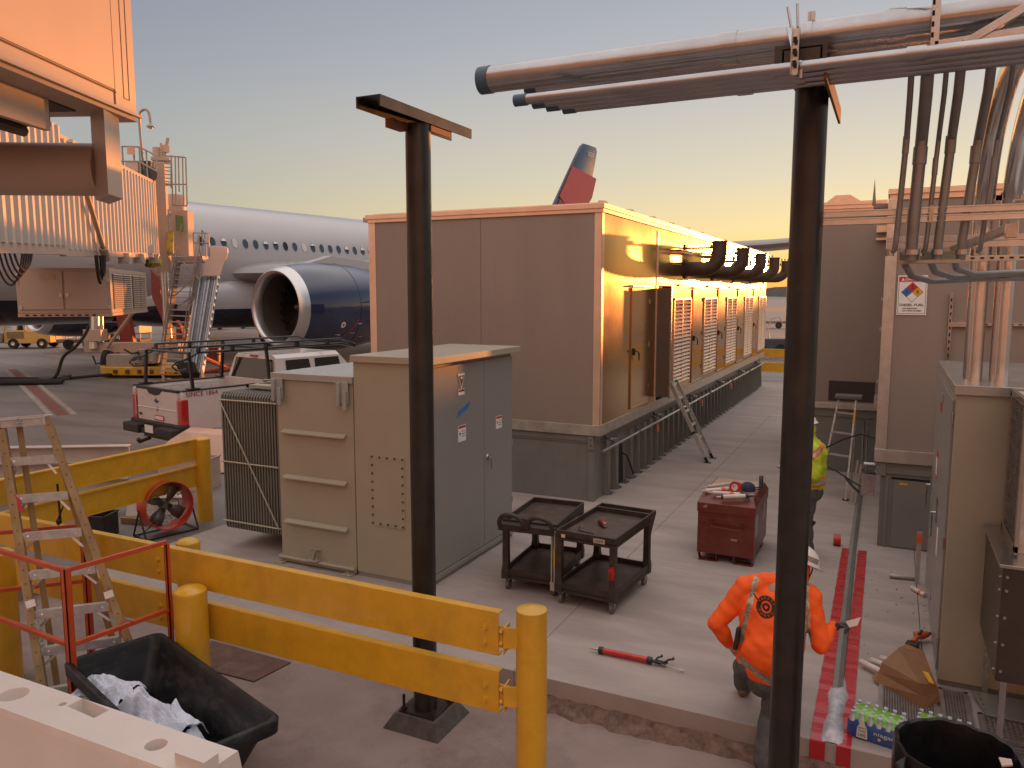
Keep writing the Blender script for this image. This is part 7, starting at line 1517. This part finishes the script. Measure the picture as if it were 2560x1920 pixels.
for k in range(6): a=2*PI*k/6; m.bar(c_+Vector((.44*math.cos(a),.44*math.sin(a),.05)),c_+Vector((.44*math.cos(a),.44*math.sin(a)-.18,-.6)),.04,.04)
put('cage',m,mat('hose_yellow2',(.4,.28,.05),.5),HD)
# ================================================================ PICKUP TRUCK
PT=thing('pickup_truck','white crew-cab pickup truck with black ladder rack, SINCE 1864 on its side','pickup truck',(-13.92,11.53,APZ),-R(11.5))
twh=mat('truck_white',(.62,.57,.55),.28,0,.03,1,coat=.7); trim=mat('truck_trim',(.022,.02,.02),.55,0,.2,9,bump=.05,bsc=70)
def q(m_,*a): return put(*a) 
W_=1.0
m=M()   # box sides with wheel arch
def side(sx_):
    m=M(); pr=[(0,.68),(0,1.40),(.05,1.46),(2.25,1.46),(2.25,.62),(1.95,.62)]+[(1.42+.50*math.cos(a),.60+.50*math.sin(a)) for a in [R(5+k*17) for k in range(11)]]+[(.85,.60)]
    m.prism([(sx_*W_,y,z) for y,z in pr],(-sx_*.08,0,0)); return put('bed_side',m,twh,PT,world=False,bev=.02)
bs=side(1); side(-1)
text('lettering','SINCE 1864',.10,mat('text_maroon',(.30,.02,.03),.5),bs,(W_+.004,.45,1.385),(R(90),0,R(90)),.004,.72)
m=M(); m.box(-.80,.80,.0,.06,.72,1.42); m.box(-.80,.80,-.012,.02,1.02,1.05); tg=put('tailgate',m,twh,PT,world=False,bev=.02)
m=M(); m.box(-.82,.82,-.01,.08,1.42,1.47); m.prism([(-.38,-.015,1.43),(.22,-.015,1.43),(.12,-.015,1.34),(-.02,-.015,1.31),(-.28,-.015,1.34)],(0,.02,0)); put('top_trim',m,trim,tg,world=False,bev=.008)
m=M(); m.lathe([(.0,-.008),(.085,-.006),(.095,0)],(.0,-.003,1.20),(0,1,0),28); 
for i,v in enumerate(m.v): m.v[i]=Vector((v.x,v.y,1.20+(v.z-1.20)*.55))
em=put('badge',m,mat('badge_chrome',(.5,.5,.5),.2,.9),tg,world=False)
m=M(); m.lathe([(.0,-.013),(.075,-.011)],(.0,-.003,1.20),(0,1,0),28)
for i,v in enumerate(m.v): m.v[i]=Vector((v.x,v.y,1.20+(v.z-1.20)*.5))
put('badge_face',m,mat('badge_blue',(.03,.05,.12),.3),em,world=False)
m=M(); m.prism([(.0,-.016,.98),(.03,-.016,.98),(.045,-.016,1.07),(.06,-.016,1.10)],(0,.003,0)); m.box(-.72,-.62,-.016,-.012,.85,.90); put('decal',m,ink,tg,world=False)
m=M(); m.box(-.08,.28,-.018,-.012,.79,.90); mm=put('plate_frame',m,lblred,tg,world=False); m=M(); m.box(-.06,.26,-.021,-.017,.81,.88); put('sticker',m,lbl,mm,world=False)
text('lettering','ADVANCE',.035,lblred,mm,(.10,-.023,.845),(R(90),0,0),.001,.26) if 0 else None
for sx_ in (-1,1):
    m=M(); m.box(sx_*.80,sx_*1.012,-.02,.14,.74,1.30); l_=put('tail_light',m,mat('lamp_red',(.42,.01,.012),.15,0,.1,8,coat=1),PT,world=False,bev=.03)
    m=M(); m.box(sx_*.815,sx_*.86,-.026,-.018,.84,1.26); put('lens',m,mat('lamp_clear',(.55,.30,.28),.15,coat=1),l_,world=False,bev=.01)
m=M(); m.box(-1.0,-.36,-.26,.0,.50,.70); m.box(.36,1.0,-.26,.0,.50,.70); m.box(-.36,.36,-.20,.0,.50,.62); m.box(-1.04,1.04,-.06,.15,.56,.76); bmp=put('bumper',m,trim,PT,world=False,bev=.03)
m=M(); m.box(-.14,.18,-.215,-.205,.55,.71); put('licence_plate',m,lbl,bmp,world=False)
m=M(); m.box(-.5,.5,-.05,.15,.40,.50); m.bar((-.1,-.12,.42),(-.1,-.38,.36),.06,.06); m.ell((-.1,-.38,.41),(.045,.045,.05)); put('hitch',m,mat('hitch_dark',(.08,.06,.05),.5,.5),bmp,world=False)
m=M(); m.box(-.92,.92,.06,2.2,.85,.90); m.box(-.92,-.85,.06,2.2,.9,1.42); m.box(.85,.92,.06,2.2,.9,1.42); m.box(-.92,.92,2.17,2.22,.85,1.5)
for k in range(4):
    for s_ in (-1,1): m.box(s_*.80,s_*.85,.3+k*.5,.5+k*.5,.9,1.35)
put('bed_liner',m,mat('bed_pale',(.50,.45,.43),.5),PT,world=False,bev=.008)
m=M()
for s_ in (-1,1): m.box(s_*.91,s_*1.01,.02,2.25,1.46,1.485)
put('bed_cap',m,trim,PT,world=False,bev=.006)
# cab
def cabring(y,wb,wt,z0,z1,zt): return [Vector((-wb,y,z0)),Vector((-W_,y,z1)),Vector((-wt,y,zt)),Vector((wt,y,zt)),Vector((W_,y,z1)),Vector((wb,y,z0))]
m=M(); m.loft([[Vector((s*(x),y,z)) for s,x,z in ((-1,W_,.55),(-1,W_+.01,1.1),(-1,.97,1.42),(-1,.80,2.0),(-1,.70,2.06),(1,.70,2.06),(1,.80,2.0),(1,.97,1.42),(1,W_+.01,1.1),(1,W_,.55))] if 0 else [Vector((s*x,y+(dy if z>1.45 else 0),z)) for s,x,z in ((-1,W_,.55),(-1,W_+.01,1.1),(-1,.97,1.42),(-1,.80,1.97),(-1,.66,2.05),(1,.66,2.05),(1,.80,1.97),(1,.97,1.42),(1,W_+.01,1.1),(1,W_,.55))] for y,dy in ((2.32,.12),(2.5,.12),(4.3,0),(4.75,-.45))],caps=True,smooth=False); put('cab',m,twh,PT,world=False,bev=.05)
m=M(); m.loft([[Vector((s*x,y,z)) for s,x,z in ((-1,W_,.55),(-1,W_,1.15),(-1,.9,zt),(1,.9,zt),(1,W_,1.15),(1,W_,.55))] for y,zt in ((4.6,1.38),(5.6,1.33),(6.2,1.22))],caps=True,smooth=False); put('bonnet',m,twh,PT,world=False,bev=.06)
tg_=glass('truck_glass',(.03,.028,.025),.04)
m=M(); m.prism([(-.80,2.315,1.46),(.80,2.315,1.46),(.70,2.42,1.95),(-.70,2.42,1.95)],(0,-.02,0)); put('rear_window',m,tg_,PT,world=False,bev=.01)
m=M(); m.box(-.13,.13,2.38,2.44,1.985,2.03); put('brake_light',m,mat('lamp_red',(.4,.01,.01)),PT,world=False,bev=.01)
for s_ in (-1,1):
    for y0,y1 in ((2.62,3.35),(3.45,4.25)):
        m=M(); m.prism([(s_*.965,y0,1.46),(s_*.965,y1,1.46),(s_*.83,y1-.02,1.92),(s_*.83,y0+.06,1.92)],(s_*.012,0,.004)); put('side_window',m,tg_,PT,world=False)
    m=M(); m.box(s_*(W_+.03),s_*(W_+.25),4.15,4.25,1.42,1.72); put('wing_mirror',m,twh,PT,world=False,bev=.03)
    for y in (1.42,5.4):
        m=M(); m.lathe([(.22,-.13),(.37,-.13),(.41,-.08),(.41,.08),(.37,.13),(.22,.13)],(s_*.86,y,.41),(1,0,0),28); m.mat(1); m.lathe([(0,.08),(.2,.09),(.23,.13)],(s_*.86,y,.41),(s_,0,0),20); put('wheel',m,[rub,alud],PT,world=False)
# ladder rack
m=M(); H_=2.23
for s_ in (-1,1):
    for y in (.28,2.15): m.bar((s_*.95,y,1.48),(s_*.85,y,H_),.055,.06); m.box(s_*.95-.09,s_*.95+.09,y-.12,y+.12,1.485,1.51)
    m.tube([(s_*.88,-.02,H_-.22),(s_*.85,.22,H_-.12),(s_*.85,.5,H_),(s_*.85,4.3,H_),(s_*.83,4.8,H_-.1)],.028,8); m.tube([(s_*.85,.5,H_+.12),(s_*.85,4.3,H_+.12),(s_*.83,4.8,H_-.05)],.025,8)
    for y in (.5,1.3,2.15,3.0,3.9): m.bar((s_*.85,y,H_),(s_*.85,y,H_+.12),.12,.03,up=(0,1,0))
    m.tube([(s_*.86,.28,H_-.10),(s_*.86,.0,H_-.16),(s_*.86,-.1,H_-.25),(s_*.86,.0,H_-.34),(s_*.86,.2,H_-.33)],.02,8)
for y in (.3,2.15,4.0): m.tube([(-.85,y,H_),(.85,y,H_)],.028,8)
put('ladder_rack',m,mat('rack_black',(.014,.013,.013),.3,.2,.2,6,coat=.4),PT,world=False)
# ================================================================ DISTANT VEHICLES
TUG=thing('baggage_tractor','yellow baggage tractor with open cab at the left edge','tractor',camw(-30.5,50,APZ),R(8))
ty=mat('tractor_yellow',(.62,.36,.10),.5,0,.06,2)
TUG.rotation_euler=(0,0,YAW+R(6)); rec(TUG)
m=M(); m.prism([(-1.4,-.8,.3),(1.35,-.8,.35),(1.35,-.8,1.05),(-.1,-.8,1.15),(-1.4,-.8,1.1)],(0,1.6,0)); put('body',m,ty,TUG,world=False,bev=.05)
m=M(); m.box(-1.4,-.05,-.8,.8,1.75,1.85); m.bar((-1.35,-.78,1.1),(-1.2,-.78,1.8),.08,.08); m.bar((-.1,-.78,1.1),(-.1,-.78,1.8),.08,.08); m.bar((-1.35,.78,1.1),(-1.2,.78,1.8),.08,.08); m.bar((-.1,.78,1.1),(-.1,.78,1.8),.08,.08); put('cab_frame',m,ty,TUG,world=False,bev=.02)
m=M(); m.box(-1.2,-.2,-.82,-.80,.65,1.08); put('side_panel',m,mat('panel_brown',(.22,.14,.06),.6),TUG,world=False)  # side panel in a darker brown than the body
for x in (-.85,.85):
    for y in (-.75,.75): m=M(); m.lathe([(.12,-.12),(.3,-.12),(.33,0),(.3,.12),(.12,.12)],(x,y,.33),(0,1,0),20); m.mat(1); m.lathe([(0,.10),(.14,.12)],(x,y,.33),(0,-1 if y<0 else 1,0),14); put('wheel',m,[rub,lipm],TUG,world=False)
m=M(); m.ell((-.75,0,1.25),(.16,.2,.3)); m.ell((-.72,0,1.62),(.1,.1,.13)); put('driver_seat',m,mat('tool_dark',(.06,.055,.055)),TUG,world=False)
VN=thing('service_van','white service truck front with dark windscreen cut by the left edge','van',camw(-33.2,49.5,APZ)); VN.rotation_euler=(0,0,YAW+R(6)); rec(VN)
m=M(); m.prism([(-2.2,-.95,.35),(1.2,-.95,.35),(1.3,-.95,1.0),(1.15,-.95,1.25),(.9,-.95,1.95),(-2.2,-.95,1.95)],(0,1.9,0)); put('body',m,twh,VN,world=False,bev=.05)
m=M(); m.box(-1.2,1.0,-.965,-.95,1.2,1.8); put('side_window',m,tg_,VN,world=False)
m=M(); m.box(-2.2,1.25,-.97,-.95,.35,.5); put('skirt',m,mat('bumper_brown',(.18,.12,.10),.7),VN,world=False)
text('lettering','TLD',.38,mat('text_navy',(.02,.02,.05),.5),VN,(.55,-.965,.98),(R(90),0,0),.01)
text('lettering','DELTA',.14,mat('text_navy',(.02,.02,.05),.5),VN,(.55,-.965,.66),(R(90),0,0),.01,.6)
m=M(); m.cyl((1.05,-.97,.85),(1.05,-.95,.85),.12,n=14); put('headlight',m,mat('headlight_glass',(.8,.8,.75),.1,coat=1),VN,world=False)
for x in (.4,-1.6): m=M(); m.lathe([(.12,-.12),(.3,-.12),(.33,0),(.3,.12),(.12,.12)],(x,-.85,.33),(0,1,0),20); put('wheel',m,rub,VN,world=False)
def far_box(name,label,cat,X,D,w_,h_,dd,mt,n_w=2,z0=.5,grp=None,extra=None,kw=.33):
    T=thing(name,label,cat,camw(X,D,APZ),0,grp); T.rotation_euler=(0,0,YAW); rec(T)
    m=M(); m.box(-w_/2,w_/2,-dd/2,dd/2,z0,z0+h_); put('body',m,mt,T,world=False,bev=.04)
    for i in range(n_w):
        x=-w_/2*.7+w_*.7*i/max(1,n_w-1); m=M(); m.lathe([(.06,-.1),(kw-.03,-.1),(kw,0),(kw-.03,.1),(.06,.1)],(x,-dd/2,kw),(0,1,0),16); put('wheel',m,rub,T,world=False)
    if extra: extra(T)
    return T
wv=mat('far_white',(.55,.50,.47),.5,0,.1,1)
def cart_rails(w_):
    def f(T):
        m=M()
        for k in range(9): x=-w_/2+w_*k/8; m.bar((x,-.7,.6),(x,-.7,.95),.05,.05); m.bar((x,.7,.6),(x,.7,.95),.05,.05)
        m.bar((-w_/2,-.7,.95),(w_/2,-.7,.95),.05,.05); m.bar((-w_/2,.7,.95),(w_/2,.7,.95),.05,.05); put('cart_rail',m,wv,T,world=False)
    return f
cg='low baggage carts on the far apron'
far_box('baggage_cart','long low baggage cart seen beyond the yellow tractor under the bridge','baggage cart',-25.5,49,5.2,.22,1.5,mat('cart_rust',(.22,.17,.15),.7),4,.42,cg,cart_rails(5.2))
far_box('baggage_cart','low white baggage cart seen under the airliner belly right of the chute','baggage cart',-25,78,4.2,.2,1.5,wv,3,.5,cg,cart_rails(4.2))
far_box('baggage_cart','low white baggage cart under the airliner nearer the main gear','baggage cart',-20.6,79,3.2,.2,1.5,wv,2,.5,cg,cart_rails(3.2))
far_box('baggage_cart','small baggage cart on the taxiway right of the generator house far end','baggage cart',24.4,78,5.2,.25,1.5,mat('cart_rust',(.2,.2,.2)),3,.5,cg,cart_rails(5.2))
far_box('belt_truck','white truck nose seen between stairs and chute under the airliner','truck',-29,76,3.0,1.6,1.8,wv,2,.5)
def ext(T):
    m=M(); m.box(-1.6,1.9,-1.02,-1.0,1.1,2.5); put('curtain',m,mat('curtain_blue',(.02,.035,.12),.6,0,.3,1.5),T,world=False)
    m=M(); m.box(-1.85,-1.7,-1.03,-1,.5,2.9); m.box(1.9,2.0,-1.03,-1,.9,2.9); m.box(-1.8,2,-1.03,-1,.95,1.1); put('frame',m,wv,T,world=False)
far_box('covered_dolly','pale covered dolly with dark blue curtain side behind the yellow tractor','dolly',-28.6,57,4.0,2.3,2.0,wv,3,.6,None,ext)
far_box('hut','small pale ground-service hut behind the left-edge van','hut',-36,60,4.0,2.6,2.0,wv,0,.0)
# far airfield clutter along the hills
random.seed(31); NTH=['first','first','second','second','third','third','fourth','fourth','fifth','fifth','sixth','sixth','seventh','seventh','eighth','eighth']
for i in range(13):
    D=random.uniform(230,420); X=D*(-.42+i*.05+random.uniform(-.01,.01)); far_box('far_truck' if i%2 else 'far_shed',['small pale shed','tiny white service truck'][i%2]+' on the distant airfield edge, %s from the left'%NTH[i],'truck' if i%2 else 'shed',X,D,random.uniform(5,14 if i%2==0 else 8),random.uniform(2,3.2),3,wv,2,.6,'pale specks on the distant airfield')
for i,(X,D) in enumerate(((96,300),(115,330))):
    T=thing('floodlight_mast',['left','right'][i]+' of two tiny floodlight masts on the horizon between generator house and post','light mast',camw(X,D,0),0,'distant floodlight masts'); m=M(); m.cyl(camw(X,D,0),camw(X,D,17),.25,n=6); put('pole',m,steel,T); m=M(); p=camw(X,D,17); 
    for k in range(5): m.ob((p.x+(k-2)*1.3*math.cos(YAW),p.y+(k-2)*1.3*math.sin(YAW),17.3),(.8,.5,.7))
    put('lamp_head',m,steel,T)
# flying aircraft speck and small sweeper by the far rail
m=M(); p=camw(345,1000,3.4+(733-620)/1960*1000); m.tube([p-camw(9,0),p-camw(-9,0)],[.4,1.6],8); m.bar(p-camw(2,-6,-1),p-camw(2,6,1),.3,3.); single('distant_airplane',m,mat('far_dark',(.12,.07,.04),.6),'tiny airplane climbing in the orange sky beyond the exhaust elbows','airplane')
far_box('lawn_cart','small dark machine with curved pale handle beyond the far yellow rail','cart',14.4,44,1.6,.6,1.0,mat('machine_dark',(.05,.06,.09),.4),2,.35)
m=M(); m.tube([camw(14.3,43.6,.9),camw(14.2,43.6,1.5),camw(14.4,43.6,2.0),camw(14.8,43.6,2.1),camw(15.0,43.6,1.8)],.03,6); single('hooked_pipe',m,wv,'thin pale hooked pipe standing beyond the far yellow rail','pipe')
